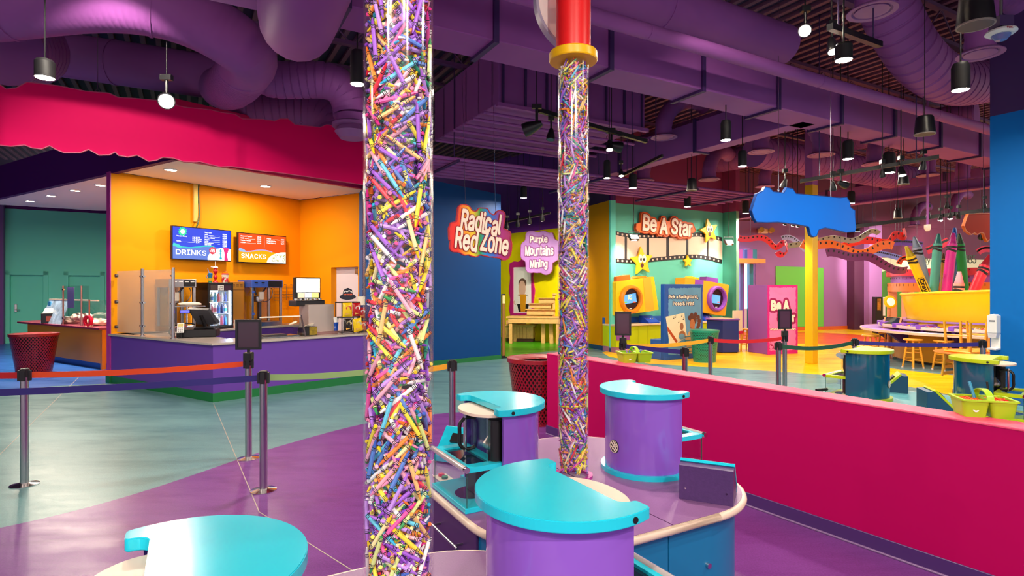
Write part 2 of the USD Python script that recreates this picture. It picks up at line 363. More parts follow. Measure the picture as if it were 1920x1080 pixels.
# teal wall with doors
TF = Frame((-15.57, 17.65), U)
w = struct('wall_left', 'teal wall with two doors at the far left')
a_d = [(TF.a(14), TF.a(86)), (TF.a(124), TF.a(192))]
zt = 4.14; dh = TF.P(50, 512)[1]
w.part('plaster', [TF.box(-2, a_d[0][0], 0, zt, -.2, 0), TF.box(a_d[0][0], a_d[0][1], dh, zt, -.2, 0), TF.box(a_d[0][1], a_d[1][0], 0, zt, -.2, 0), TF.box(a_d[1][0], a_d[1][1], dh, zt, -.2, 0), TF.box(a_d[1][1], 14, 0, zt, -.2, 0)], TEAL_WALL)
w.part('upper_band', TF.box(-2, 14, zt, 5.2, -.2, .02), PLUM)
for i, (a, b) in enumerate(a_d):
    d = struct('door_%d' % (i + 2), ('teal door with steel lever at the far left', 'teal door behind the orange snack counter')[i], 'door')
    d.part('leaf', TF.box(a + .06, b - .06, 0.01, dh - .06, -.17, -.12), TEAL_WALL)
    d.part('door_frame', [TF.box(a - .06, a + .06, 0, dh + .06, -.18, .03), TF.box(b - .06, b + .06, 0, dh + .06, -.18, .03), TF.box(a - .06, b + .06, dh - .06, dh + .06, -.18, .03)], TEAL_WALL)
    if i == 0:
        d.part('lock_plate', TF.box(a + .14, a + .21, .95, 1.2, -.12, -.1, .01), STEEL)
        d.part('lever', tube([TF.w(a + .175, 1.03, -.1), TF.w(a + .175, 1.03, -.03), TF.w(a + .3, 1.02, -.03)], .014), CHROME)
w = ssolo('wall_left_end', TF.box(-1.9, TF.a(6.5, .3), 0, 5, .1, .3), mat('violet_wall_paint', '5a2a78', .5), 'violet wall end at the left edge of the picture')
# mining area
MF = Frame((-3.7, 23.95), (.643, -.766))
w = struct('wall_mining', 'yellow-green back wall of the mining area')
w.part('lower_paint', MF.box(0, 9.5, 0, 3.555, -.15, 0), YELLOW_WALL)
w.part('upper_paint', MF.box(0, 9.5, 3.555, 6.2, -.15, 0), mat('violet_upper_wall', '7426a0', .55))
# golden wall end and recess
PEND = np.array([2.67, 15.2]); GF = Frame(PEND - 1.6 * np.array([.36, -.933]), (.36, -.933))
w = struct('wall_golden', 'golden yellow wall end right of the second crayon tube')
ga = GF.a(1144); w.part('lower_paint', GF.box(-1.6, ga, .12, WC, -.12, 0), GOLD_WALL)
w.part('upper_paint', GF.box(-1.6, ga + .02, WC, 6.2, -.12, 0), DARK_PURPLE)
w.part('base', GF.box(-1.6, ga + .01, 0, .12, -.13, .012), NAVY_BASE)
EF = Frame(GF.xy(ga), U)
w = struct('wall_golden_end', 'narrow mint end face beside the golden wall')
w.part('lower_paint', EF.box(-.01, .165, .1, WC, -.03, .03), TEAL_WALL); w.part('upper_paint', EF.box(-.01, .165, WC, 6.2, -.03, .03), PLUM); w.part('base', EF.box(-.012, .17, 0, .1, -.03, .042), NAVY_BASE)
RF = Frame((2.94 - .6 * .872, 15.9 - .6 * .4895), U); ra1 = RF.a(1355)
w = struct('wall_recess', 'mint wall with the film strip in the photo booth recess')
ra0 = RF.a(1147); w.part('lower_paint', RF.box(ra0, ra1, 0, WC, -.15, 0), TEAL_RECESS); w.part('upper_paint', RF.box(ra0, ra1, WC, 6.2, -.15, 0), MAROON)
RC = RF.xy(ra1); RRF = Frame(RC, -V)
w = struct('wall_recess_right', 'short mint side wall of the photo booth recess')
w.part('lower_paint', [RRF.box(0, .5, 0, WC, -.02, 0)], TEAL_RECESS)
w.part('end_face', Frame(RRF.xy(.5), U).box(0, .14, 0, WC, -.5, 0), mat('pale_mint_paint', '86b494', .5))
w.part('upper_paint', [Frame(RRF.xy(.5), U).box(-.02, .16, WC, 6.2, -.5, 0.005)], MAROON)
# far hall
FW = Frame((9.3, 22.4), (.955, .297))
w = struct('wall_back', 'lilac far wall behind the yellow pillar')
A = lambda px: FW.a(px)
w.part('plaster', [FW.box(A(1417), A(1590), .14, 4.3, -.2, 0), FW.box(-9, A(1417), 3.2, 4.3, -.2, 0)], LILAC_WALL)
w.part('base', FW.box(A(1417), A(1590), 0, .14, -.2, .02), mat('orange_base', 'd9601c', .45))
w.part('upper_paint', FW.box(-9, 14, 4.3, 6.2, -.2, .05), mat('deep_maroon_paint', '6e2444', .6))
w = struct('wall_back_pier', 'lilac pier with a dark maroon side at the far wall')
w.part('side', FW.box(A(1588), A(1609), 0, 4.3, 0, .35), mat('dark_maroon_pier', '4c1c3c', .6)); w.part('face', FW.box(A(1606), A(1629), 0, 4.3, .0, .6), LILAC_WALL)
w = struct('wall_mural', 'far wall with a printed green hillside mural and a pale sky')
mz = lambda z0, z1: FW.box(A(1629), 14, z0, z1, -.15, .0)
hz = FW.P(1650, 521)[1]
w.part('mural_sky', mz(hz, FW.P(1650, 483)[1]), mat('mural_sky', 'f2e6c0', .5))
a_m = np.linspace(A(1629), 14, 40); zz = hz + .12 * np.sin(a_m * 1.9) + .25
w.part('mural_hill', FW.prism(Polygon([(x, y) for x, y in zip(a_m, zz)] + [(14, 0), (A(1629), 0)]), -.14, .012), mat('mural_green', '4f8a26', .5, var=.35, vscale=1.2))
w.part('upper_paint', mz(FW.P(1650, 483)[1], 6.2), MATS['deep_maroon_paint'])
tx = unary_union([at_mid(text('quality since', .27, bold=False), *FW.P(1742, 489)), at_mid(text('1885', .36, bold=False), *FW.P(1815, 486))])
w.part('mural_lettering', FW.prism(tx, .0, .012), mat('mural_ink', '4c5440', .6), smooth=False)
# window at the far side
wf = Frame(FW.xy(A(1384), .3), FW.u)
WN = struct('window_1', 'tall bright window with purple and blue posts at the far wall', 'window')
WN.part('glazing', wf.box(-2.5, wf.a(1417), .9, 3.2, -.3, -.28), mat('daylit_glazing', 'fbf6ff', .2, emit=2.2))
for c, (x0, x1) in (('5a5fae', (1391, 1397)), ('a84ba8', (1397.5, 1399)), ('2f7f96', (1409, 1416))):
    WN.part('post', wf.box(wf.a(x0), wf.a(x1), 0, 3.2, -.26, -.1), mat('post_' + c, c, .5))
WN.part('sill_wall', wf.box(-2.5, wf.a(1408), 0, .9, -.3, -.22), mat('sill_white', 'd8cfd6', .5))
WN.part('awning', wf.box(-2.5, wf.a(1418), wf.P(1400, 494)[1], wf.P(1400, 486)[1], -.2, .5), mat('awning_orange', 'd28a3a', .5))
z0, z1 = wf.P(1400, 485)[1], wf.P(1400, 468)[1]
for i, (x0, x1, c) in enumerate(((1380, 1389, 'b04fb0'), (1389, 1393, '6b6fd0'), (1393, 1398, '3f56b4'), (1398, 1408, 'a84ba8'), (1408, 1416, '2f7f96'))):
    WN.part('panel', wf.box(wf.a(x0), wf.a(x1), z0, z1, -.15, .1), mat('panel_' + c, c, .5))
solo('green_screen', FW.prism(FW.poly([(1455, 499), (1544, 502), (1544, 612), (1455, 613)], .03), .005, .03), mat('chroma_green', '6ecb48', .6), 'bright green backdrop on the lilac far wall behind the yellow pillar', 'backdrop', world=True)
# right blue wall
RBF = Frame((6.53, 7.87), -V); RBF.n = -U
def rb(a0, a1, z0, z1, d0, d1): # box with the face towards -U
    P = [RBF.o + a * (-V) + d * (-U) for a in (a0, a1) for d in (d0, d1)]
    return hull([(p[0], p[1], z) for p in P for z in (z0, z1)])
w = struct('wall_right', 'bright blue wall at the right edge with a dark violet upper part')
w.part('lower_paint', rb(0, 5, 0, WC, -.3, 0), BLUE_BRIGHT); w.part('upper_paint', rb(0, 5, WC, 6.2, -.3, 0), DARK_PURPLE)
# magenta half wall
HA, HB = np.array([.412, 6.73]), np.array([2.80, 3.035]); HF = Frame(HA, HB - HA); HL = float(np.linalg.norm(HB - HA)) + 3.2
hw = struct('half_wall', 'long magenta half wall running along the right side', 'half wall')
hw.part('body', HF.box(0, HL, 0, .925, -.2, 0), PINK_WALL)
hw.part('cap', HF.box(-.004, HL, .925, .94, -.205, .004, .004), PINK_CAP)
hw.part('base', HF.put(B(0, HL, 0, .1, 0, .012, .003)), PURPLE_BASE)
hw.part('base_trim', HF.put(B(0, HL, 0, .012, .012, .03, .003)), mat('base_edge', '7d5f8e', .4))
hw.part('end_base', HF.box(-.012, 0, 0, .1, -.2, .012, .003), PURPLE_BASE)
ssolo('wall_left_outer', B(-19.2, -19, -5, 24, 0, 6.2), DARK_PURPLE, 'added purple wall far to the left of the picture, shuts out sky light')  # added wall that keeps the sky light out on the left
ssolo('wall_right_outer', B(13, 13.2, -5, 5, 0, 6.2), DARK_PURPLE, 'added purple wall to the right of the picture, shuts out sky light')  # added wall that keeps the sky light out on the right
# pillar
pc = np.array([(1521 - 960) / F * 13.02, 13.02])
PR = struct('pillar', 'square yellow steel pillar that turns purple above', 'pillar')
PF = Frame(pc, U)
PR.part('yellow_part', PF.box(-.095, .095, 0, 4.02, -.095, .095, .006), mat('pillar_yellow', 'd0a400', .45)); PR.part('purple_part', PF.box(-.094, .094, 4.02, 6.2, -.094, .094, .006), PURPLE_PAINT)

# ---------------------------------------------------------------- ceiling deck
ck = struct('ceiling', 'dark ribbed steel roof deck high overhead', 'ceiling')
ck.part('deck', prism(room, 6.2, 6.3), DECK)
big = Frame((0, 0), -V); ribs = []
for i in range(-70, 120):
    o = i * .24 * U
    l0, l1 = -26, 6
    ribs.append(hull([(o[0] + a * -V[0] + s * .04 * U[0], o[1] + a * -V[1] + s * .04 * U[1], z) for a in (l0, l1) for s in (-1, 1) for z in (6.14, 6.2)]))
ck.part('deck_rib', ribs, mat('deck_rib_paint', '7a4668', .6), kind='stuff')
# ---------------------------------------------------------------- the two craft tables in front and the one behind the half wall
TZ = .775                                               # table top
ANG = math.degrees(math.atan2(U[1], U[0]))
def craft_table(c, label, rz, top, front, drawer, name='craft_table'):
    t = Thing(name, label, 'table', (c[0], c[1], 0), rz)
    sq = rrect(-.672, .672, -.672, .672, .42, 14)
    seam = sbox(-.003, -.7, .003, .7)
    halves = sq.buffer(-.004).difference(seam)
    for g in geoms(halves): t.part('top_panel', prism(g, TZ - .03, TZ), top, smooth=False)
    ex = []
    P = np.array(sq.exterior.coords)[:-1]
    P = np.vstack([P, P[:2]])
    t.part('edge_band', tube([(x, y, TZ - .017) for x, y in P], .0175, 8, cap=False), CREAM_EDGE, smooth=60)
    t.part('cabinet', prism(sq.buffer(-.035), .08, TZ - .03), front)
    t.part('toe_kick', prism(sq.buffer(-.09), 0, .08), BLACK_MATTE)
    for s in (-1, 1):                                   # doors and drawers on the four flat sides
        for q in (0, 1):
            e = .637
            f = (lambda m, s=s, q=q: mv(m, rz=(0 if s > 0 else 180) + 90 * q))
            if q == 0:
                dr = t.part('drawer', f(B(e, e + .012, -.25, .25, .36, TZ - .05, .002)), drawer)
                t.part('handle', [f(tube([(e + .05, -.15, .63), (e + .05, .15, .63)], .006)), f(tube([(e, -.12, .63), (e + .05, -.12, .63)], .005)), f(tube([(e, .12, .63), (e + .05, .12, .63)], .005))], STEEL, parent=dr)
                t.part('drawer', f(B(e, e + .012, -.25, .25, .1, .35, .002)), drawer)
            else:
                dd = t.part('cabinet_door', f(B(e, e + .008, -.245, -.003, .1, TZ - .05, .001)), front)
                t.part('cabinet_door', f(B(e, e + .008, .003, .245, .1, TZ - .05, .001)), front)
                t.part('lock', f(mv(cyl(.011, 0, .014, 16), (e + .008, .215, .56), ry=90)), CHROME, parent=dd)
    return t
T1C, T0C, T2C = np.array([.301, 2.83]), np.array([-.25, 1.27]), np.array([3.22, 4.55])
ANG2 = math.degrees(math.atan2(-.74, .67))
craft_table(T1C, 'mauve-topped square craft table with rounded corners around the far crayon tube', ANG, TOP, TABLE_BLUE, TABLE_PURPLE)
craft_table(T0C, 'nearest mauve-topped craft table that carries the near crayon tube', ANG, TOP, TABLE_BLUE, TABLE_PURPLE)
craft_table(T2C, 'grey-blue topped craft table behind the magenta half wall', ANG2, GRAY_TOP, TABLE_BLUE, TABLE_PURPLE)

LIDP = Point(0, 0).buffer(.235, quad_segs=28).intersection(sbox(-.3, -.3, .088, .3)).difference(rrect(.043, .2, -.168, .168, .028)).buffer(-.011).buffer(.022, quad_segs=6).buffer(-.011)
def crayon_station(c, rz, label, cols, group=None, badge=True):
    lidm, drum, drum_in, trim = cols
    t = Thing('crayon_press_station', label, 'craft station', (c[0], c[1], TZ), rz, group)
    t.part('base', prism(Point(0, 0).buffer(.228, quad_segs=24).intersection(sbox(-.3, -.3, .065, .3)), 0, .022), lidm)
    sh = Point(0, 0).buffer(.206, quad_segs=28).difference(Point(0, 0).buffer(.196, quad_segs=28)).intersection(sbox(-.3, -.3, .055, .3))
    t.part('drum', prism(sh, .022, .389), drum)
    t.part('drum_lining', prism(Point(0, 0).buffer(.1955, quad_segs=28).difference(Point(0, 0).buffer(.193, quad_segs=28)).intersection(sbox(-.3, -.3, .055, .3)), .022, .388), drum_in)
    lid = t.part('lid', bevel_prism(LIDP, .389, .416, .002), lidm)
    for s in (-1, 1):
        y = s * .222; r = math.sqrt(.235 ** 2 - .03 ** 2)
        t.part('bolt_hole', mv(cyl(.0075, 0, .003, 14), (.028, s * (.2333), .402), rx=-90 * s), BLACK, parent=lid)
    pal = smooth_poly([(-.02, -.13), (.07, -.15), (.135, -.09), (.155, 0), (.135, .09), (.07, .15), (-.02, .13)], 60)
    t.part('palette_shelf', prism(pal, .371, .383), CREAM_EDGE)
    # the mechanism behind the opening
    t.part('back_panel', B(-.06, -.05, -.17, .17, .022, .371), mat('mechanism_lilac', '8f86a8', .5))
    t.part('roller', cyl(.034, .03, .36, 24, (.055, .13, 0)), BLACK)
    t.part('roller_collar', ring(.03, .042, .03, .04, 24, (.055, .13, 0)), CREAM_EDGE)
    t.part('guard_panel', B(.098, .102, -.03, .165, .19, .365), GLASS)
    t.part('press_handle', [tube(curve([(.07, -.045, .33), (.12, -.05, .335), (.14, -.05, .32), (.145, -.05, .27), (.14, -.05, .215), (.12, -.05, .2), (.07, -.045, .205)], 26), .0085)], BLACK)
    t.part('press_rod', cyl(.008, .187, .35, 14, (.118, -.05, 0)), CHROME)
    t.part('mould_cup', lathe([(.008, .27), (.034, .235), (.034, .215), (.02, .205)], 20, (.03, .03, 0)), STEEL)
    t.part('mould_arm', tube([(.03, .03, .37), (.03, .03, .27)], .005), BLACK)
    # the glass tray in front of the opening
    t.part('tray_base', [B(.065, .224, -.185, .185, 0, .022, .002)], lidm)
    t.part('tray_pit', prism(smooth_poly([(.09, -.06), (.15, -.05), (.19, .0), (.17, .08), (.11, .09), (.085, .02)], 40), .022, .0235), DARK_GLASS)
    for m in (B(.209, .213, -.175, .175, .022, .165), B(.07, .209, -.177, -.173, .022, .165), B(.07, .209, .173, .177, .022, .165)): t.part('tray_glass', m, GLASS)
    for y in (-.176, .176): t.part('glass_edge', B(.2125, .2145, y - .002, y + .002, .022, .165), mat('glass_edge_green', '1c5a4a', .15))
    fr = rrect(.05, .216, -.182, .182, .008).difference(rrect(.085, .192, -.135, .135, .008))
    tp = t.part('tray_frame', prism(fr, .165, .187), lidm)
    t.part('tray_window', B(.083, .194, -.137, .137, .172, .178), DARK_GLASS)
    t.part('motor_box', B(.075, .12, -.04, .07, .024, .165, .005), mat('dark_violet_plastic', '2c2038', .4))
    t.part('tray_bar', tube([(.222, -.19, .182), (.222, .19, .182)], .0125, 12), mat('clear_rod', 'd9cfd0', .12, .35))
    for s in (-1, 1): t.part('bar_cap', mv(cyl(.013, -.008, .008, 14), (.222, s * .188, .182), rx=90), CHROME)
    if badge:
        b = t.part('logo_badge', mv(cyl(.033, 0, .004, 24), (-.2045, 0, .136), ry=-90), BLACK)
        mk = unary_union([LineString([(-.02, .018), (.022, -.012)]).buffer(.004), LineString([(-.022, .0), (.014, -.022)]).buffer(.003), LineString([(-.004, .024), (.024, .004)]).buffer(.003), LineString([(-.012, -.014), (.008, .018)]).buffer(.003), LineString([(.004, -.02), (.02, .014)]).buffer(.003), Point(0, 0).buffer(.03).difference(Point(0, 0).buffer(.0275))])
        M = mv(prism(mk, 0, .0012), rx=90, rz=-90); t.part('logo_print', mv(M, (-.2085, 0, .136)), CREAM, parent=b, smooth=False)
    return t
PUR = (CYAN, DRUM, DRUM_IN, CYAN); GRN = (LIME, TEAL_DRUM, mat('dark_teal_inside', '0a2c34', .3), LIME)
crayon_station((.139, 1.488), ANG, 'purple drum station with cyan lid, nearest, right in front of the far crayon tube', PUR)
crayon_station((-.625, 1.06), ANG + 180, 'station with cyan lid cut off by the bottom left of the picture', PUR)
crayon_station((-.085, 2.62), ANG + 180, 'purple station left of the far crayon tube, its open side with glass tray facing left', PUR)
crayon_station((.689, 2.97), ANG, 'purple drum station right of the far crayon tube, closed round back with badge facing us', PUR)
crayon_station((2.95, 4.87), ANG2 + 180, 'deep teal drum station with lime lid behind the half wall, badge at its right', GRN)
crayon_station((3.50, 4.23), ANG2, 'deep teal station with lime lid beside the blue right wall, open side to the right', GRN)

def console(x, y, rz, label, body, face, body2=None):
    t = Thing('slanted_console', label, 'console', (x, y, TZ), rz)
    pr = Polygon([(0, .006), (0, .148), (.05, .152), (.165, .03), (.165, .006)])
    sh = prism(pr, -.112, .112); M = np.eye(4); M[:3, :3] = np.array([[1, 0, 0], [0, 0, 1], [0, 1, 0]]).T
    sh = trimesh.Trimesh(sh.vertices[:, [0, 2, 1]], sh.faces[:, ::-1]); t.part('housing', sh, body)
    pf = Polygon([(.045, .1565), (.05, .1525), (.166, .030), (.166, .008), (.182, .008), (.182, .036), (.06, .165), (.052, .166)])
    sf = prism(pf, -.114, .114); t.part('slanted_face', trimesh.Trimesh(sf.vertices[:, [0, 2, 1]], sf.faces[:, ::-1]), face)
    q = np.array([[.085, .1305], [.12, .0935]]); nrm = np.array([.73, .69]) * .003
    sl = Polygon([(.085, .1285), (.12, .0915), (.12 + .0125, .0915 + .0145), (.085 + .0125, .1285 + .0145)])
    sl = prism(sl, -.05, .05); t.part('slot', trimesh.Trimesh(sl.vertices[:, [0, 2, 1]], sl.faces[:, ::-1]), BLACK)
    t.part('base_plinth', B(0, .165, -.112, .112, 0, .006), body)
    for y_ in (-.085, .085): t.part('screw', mv(cyl(.004, -.003, 0, 10), (0, y_, .05), ry=90), CHROME)
    return t
PLY = mat('dark_violet_laminate', '4e2f68', .45, bump=.3, bscale=120, var=.12, vscale=60)
console(.835, 2.482, 64.7, 'violet console box with two screws in its back, at the right end of the table', PLY, CYAN)
console(-.233, 3.178, 244.7, 'console with cyan slanted face beside the left purple station', TOP, CYAN)
NAVY_LAM = mat('navy_laminate', '0c4668', .4)
console(3.52, 5.14, 152, 'dark blue console with lime slanted face right of the badge station behind the half wall', NAVY_LAM, LIME)
console(3.13, 4.40, -18, 'dark blue console whose lime face leans against the rightmost lime-lidded station', NAVY_LAM, LIME)
bp = Thing('button_plate', 'cream plate with a red and a green push button on the far table', 'push buttons', (-.335, 2.80, TZ), ANG)
bp.part('plate', B(-.035, .035, -.05, .05, 0, .006, .002), CREAM_EDGE)
bp.part('button', cyl(.016, .006, .018, 20, (0, .022, 0), .003), mat('red_button', 'd8203a', .35), label='red button'); bp.part('button', cyl(.016, .006, .018, 20, (0, -.022, 0), .003), mat('green_button', '0a7a4a', .35), label='green button')
hd = Thing('crank_handle', 'black T-shaped crank handle behind the half wall at the lime station', 'handle', (float(gp(1547, 746, TZ)[0]), float(gp(1547, 746, TZ)[1]), TZ), 15)
hd.part('shaft', tube([(0, 0, 0), (-.035, 0, .065)], .006), CHROME); hd.part('grip', tube([(-.09, 0, .07), (.02, 0, .072)], .012), BLACK)
# ---------------------------------------------------------------- crayon tubes
def tube_column(c, z1, label, cap):
    t = Thing('crayon_tube', label, 'clear tube', (c[0], c[1], TZ))
    t.part('acrylic_wall', ring(.0735, .076, .012, z1 - TZ, 64), ACRYLIC)
    t.part('base_flange', ring(.0735, .095, 0, .012, 48), mat('magenta_acrylic', 'c0309a', .2))
    if cap:
        t.part('collar', lathe([(.115, z1 - TZ - .02), (.118, z1 - TZ - .015), (.118, z1 - TZ + .02), (.115, z1 - TZ + .025)], 48), mat('collar_yellow', 'f2b800', .35))
        t.part('upper_sleeve', cyl(.085, z1 - TZ + .025, 6.2 - TZ, 48), mat('sleeve_red', 'e01418', .35))
C1, C2 = T0C, T1C
tube_column(C1, 3.6, 'big clear tube full of crayons in the foreground', False)
tube_column(C2, 2.83, 'clear crayon tube with red sleeve and yellow collar at the top', True)
DKF = Frame((.30, 2.99), (.97, .24)); hdk = Point(.09, 3.19).buffer(.275, quad_segs=24).intersection(sbox(-1, 2, .0, 5))
dk = Thing('half_round_sign', 'pale half-round panel with grey rim fixed behind the red sleeve', 'sign', (.3, 2.99, 3.1), world=True)
dk.part('panel', DKF.prism(hdk.buffer(-.012), -.04, 0), mat('pale_sign', 'e8d8d4', .5)); dk.part('rim', DKF.prism(hdk.difference(hdk.buffer(-.014)), -.045, .006), mat('rim_grey', '9a8fa8', .4)); dk.part('bracket', DKF.box(-.02, .04, 3.1, 3.16, -.03, .09), DARK_STEEL)
# crayons
CR = [('a460d8', '8a3fc4', 'purple', 9), ('c090e8', 'a868d8', 'lilac', 8), ('fae648', 'f4d410', 'yellow', 6), ('f8b0c8', 'f088b4', 'pink', 6), ('fbf4f6', 'f0eaf0', 'white', 6), ('f89038', 'f07010', 'orange', 4), ('5c84d4', '3860c0', 'blue', 4), ('64c8e8', '28aedc', 'sky blue', 3), ('e2f098', '2c9a50', 'green-tipped', 3), ('ec3c50', 'd81c38', 'red', 3), ('ec58a8', 'e02890', 'magenta', 4), ('f8c880', 'f0ac48', 'peach', 3), ('2c9a7c', '147058', 'green', 2), ('fbefb0', 'f4d020', 'pale yellow', 4)]
CW = np.array([c[3] for c in CR], float); CW /= CW.sum()
BANDM = mat('crayon_band_black', '18141c', .5)
def crayon_meshes():
    r = .0046; L = .092
    body = lathe([(r, -.046), (r, .030)], 8); 
    tip = lathe([(r * .86, .030), (r * .80, .033), (r * .38, .046)], 8); end = lathe([(r * .86, -.0475), (r * .86, -.046)], 8)
    bands = cat_([ring(r, r * 1.03, z, z + w, 8) for z, w in ((.0215, .0018), (.0250, .0010), (.0282, .0018), (-.046, .0018), (-.0425, .0012), (-.0395, .0018))])
    lab = hull([(r * 1.02 * math.cos(a), r * 1.02 * math.sin(a), z) for a in (-.55, 0, .55) for z in (-.018, .008)])
    return body, cat_([tip, end]), bands, lab
def seg_pts(c, d): return c[..., None, :] + np.linspace(-.044, .044, 9)[:, None] * d[..., None, :]
def pack(R, z0, z1, seed, tries, depth, dmin=.0078):
    """crayons lying against the inside of a tube of radius R; greedy, without crossing each other"""
    rng = np.random.default_rng(seed); C, D, Pts = [], [], np.zeros((tries, 9, 3)); Z = np.zeros(tries); k = 0
    for _ in range(tries):
        if rng.random() < .25:                          # stands away from the wall, butt end to the outside
            ph, z = rng.uniform(0, 2 * math.pi), rng.uniform(z0, z1); n = np.array([math.cos(ph), math.sin(ph), 0])
            a = rng.uniform(-1.0, 1.0); tdir = np.array([-math.sin(ph), math.cos(ph), 0]) * math.cos(a) + np.array([0, 0, 1]) * math.sin(a)
            q = rng.uniform(.5, 1.2); d = n * math.sin(q) + tdir * math.cos(q); e = (R - .005 - depth) * n; e[2] = z; c = e - .046 * d
            if rng.random() < .5: d = -d
        else:
            ph, z = rng.uniform(0, 2 * math.pi), rng.uniform(z0, z1)
            th = math.radians(rng.choice([-1, 1]) * (rng.triangular(5, 38, 88)))
            s = .046 * math.cos(th); rr = R - .0048 - depth
            rc = math.sqrt(rr * rr - s * s); n = np.array([math.cos(ph), math.sin(ph), 0]); t_ = np.array([-math.sin(ph), math.cos(ph), 0])
            d = t_ * math.cos(th) + np.array([0, 0, 1]) * math.sin(th); c = n * rc; c[2] = z
            if rng.random() < .5: d = -d
        P = seg_pts(c, d)
        if k:
            near = np.nonzero(np.abs(Z[:k] - c[2]) < .095)[0]
            if len(near):
                df = Pts[near][:, :, None, :] - P[None, None]
                if (df * df).sum(-1).min() < dmin * dmin: continue
        Pts[k] = P; Z[k] = c[2]; k += 1; C.append(c); D.append(d)
    return np.array(C), np.array(D)
def loose(R, z0, z1, n, depth, seed):
    rng = np.random.default_rng(seed); ph = rng.uniform(0, 2 * math.pi, n); z = rng.uniform(z0, z1, n); th = rng.uniform(-1.2, 1.2, n)
    s = .046 * np.cos(th); rr = R - .0048 - depth; rc = np.sqrt(np.maximum(rr * rr - s * s, .0004))
    nn = np.stack([np.cos(ph), np.sin(ph), 0 * ph], 1); t_ = np.stack([-np.sin(ph), np.cos(ph), 0 * ph], 1)
    d = t_ * np.cos(th)[:, None] + np.array([0, 0, 1]) * np.sin(th)[:, None]; c = nn * rc[:, None]; c[:, 2] = z
    return c, d * rng.choice([-1, 1], n)[:, None]
def axis_quat(d, spin):
    """rotation that takes +z to d after a spin about z"""
    z = np.array([0, 0, 1.0]); v = np.cross(z, d); w = 1 + d[2]
    q = np.array([w, *v]) if w > 1e-6 else np.array([0, 1.0, 0, 0]); q /= np.linalg.norm(q); s, c = math.sin(spin / 2), math.cos(spin / 2)
    w0, x0, y0, z0 = q; return np.array([w0 * c - z0 * s, x0 * c + y0 * s, y0 * c - x0 * s, z0 * c + w0 * s])
def quat_m(q, t):
    M = trimesh.transformations.quaternion_matrix(q); M[:3, 3] = t; return M
cbody, ctip, cband, clab = crayon_meshes()
cmats = [(mat('crayon_wrapper_%d' % i, a, .45), mat('crayon_wax_%d' % i, b, .35)) for i, (a, b, n, w) in enumerate(CR)]
rng = np.random.default_rng(11)
packs = []
for c, z1, seed, tries in ((C1, 3.6, 3, 26000), (C2, 2.83, 4, 24000)):
    a = pack(.0735, .83, z1 - .055, seed, tries, 0.0)
    b = loose(.0735, .83, z1 - .055, int((z1 - .83) * 620), .0085, seed + 10)
    e = loose(.0735, .83, z1 - .055, int((z1 - .83) * 500), .019, seed + 20)
    packs.append((np.vstack([a[0], b[0], e[0]]) + np.array([c[0], c[1], 0]), np.vstack([a[1], b[1], e[1]]), len(a[0])))
# the 300 that show largest, at the front of the near tube, are things of their own
P1, D1, nfirst = packs[0]
front = [i for i in range(nfirst) if 1.02 < P1[i][2] < 2.38]
front.sort(key=lambda i: np.hypot(P1[i][0], P1[i][1])); front = front[:300]
src, fs = {}, set(front)
for i in front:
    k = int(rng.choice(len(CR), p=CW)); q = axis_quat(D1[i], rng.uniform(0, 6.28)); M = quat_m(q, P1[i])
    lab = f'{CR[k][2]} wax crayon among the many packed in the near clear tube'
    if k not in src:
        t = Thing('wax_crayon', lab, 'crayon', (0, 0, 0), group=f'{CR[k][2]} crayons in the near tube')
        xf = UsdGeom.Xformable(t.prim); xf.ClearXformOpOrder(); t.prim.RemoveProperty('xformOp:translate'); xf.AddTransformOp(opSuffix='place').Set(Gf.Matrix4d(*[float(v) for v in M.T.ravel()]))
        t.part('wrapper', cbody, cmats[k][0]); t.part('wax_tip', ctip, cmats[k][1]); t.part('wrapper_bands', cband, BANDM)
        src[k] = t
    else:
        dup(src[k], None, label=lab, group=f'{CR[k][2]} crayons in the near tube', m4=M)
def stuff_crayons(path, label, P, D, seed, cat='crayons'):
    rng = np.random.default_rng(seed)
    pi = UsdGeom.PointInstancer.Define(stage, path); pr = []
    for k in range(len(CR)):
        p = f'{path}/crayon_kind' + (f'_{k:03d}' if k else ''); x = UsdGeom.Xform.Define(stage, p)
        usdkit.mesh(stage, p + '/wrapper', cbody, cmats[k][0], 30); usdkit.mesh(stage, p + '/wax_tip', ctip, cmats[k][1], 30); usdkit.mesh(stage, p + '/wrapper_bands', cband, BANDM)
        pr.append(p)
    pi.CreatePrototypesRel().SetTargets([Sdf.Path(p) for p in pr])
    pi.CreateProtoIndicesAttr([int(k) for k in rng.choice(len(CR), len(P), p=CW)])
    pi.CreatePositionsAttr([Gf.Vec3f(*map(float, p)) for p in P])
    pi.CreateOrientationsAttr([Gf.Quath(*map(float, axis_quat(d, rng.uniform(0, 6.28)))) for d in D])
    for k, v in (('label', label), ('category', cat), ('kind', 'stuff')): pi.GetPrim().SetCustomDataByKey(k, v)
keep = [i for i in range(len(P1)) if i not in fs]
stuff_crayons('/World/crayon_filling', 'mixed crayons filling the rest of the near clear tube', P1[keep], D1[keep], 5)
stuff_crayons('/World/crayon_filling_001', 'mixed crayons filling the far clear tube under the red sleeve', packs[1][0], packs[1][1], 6)
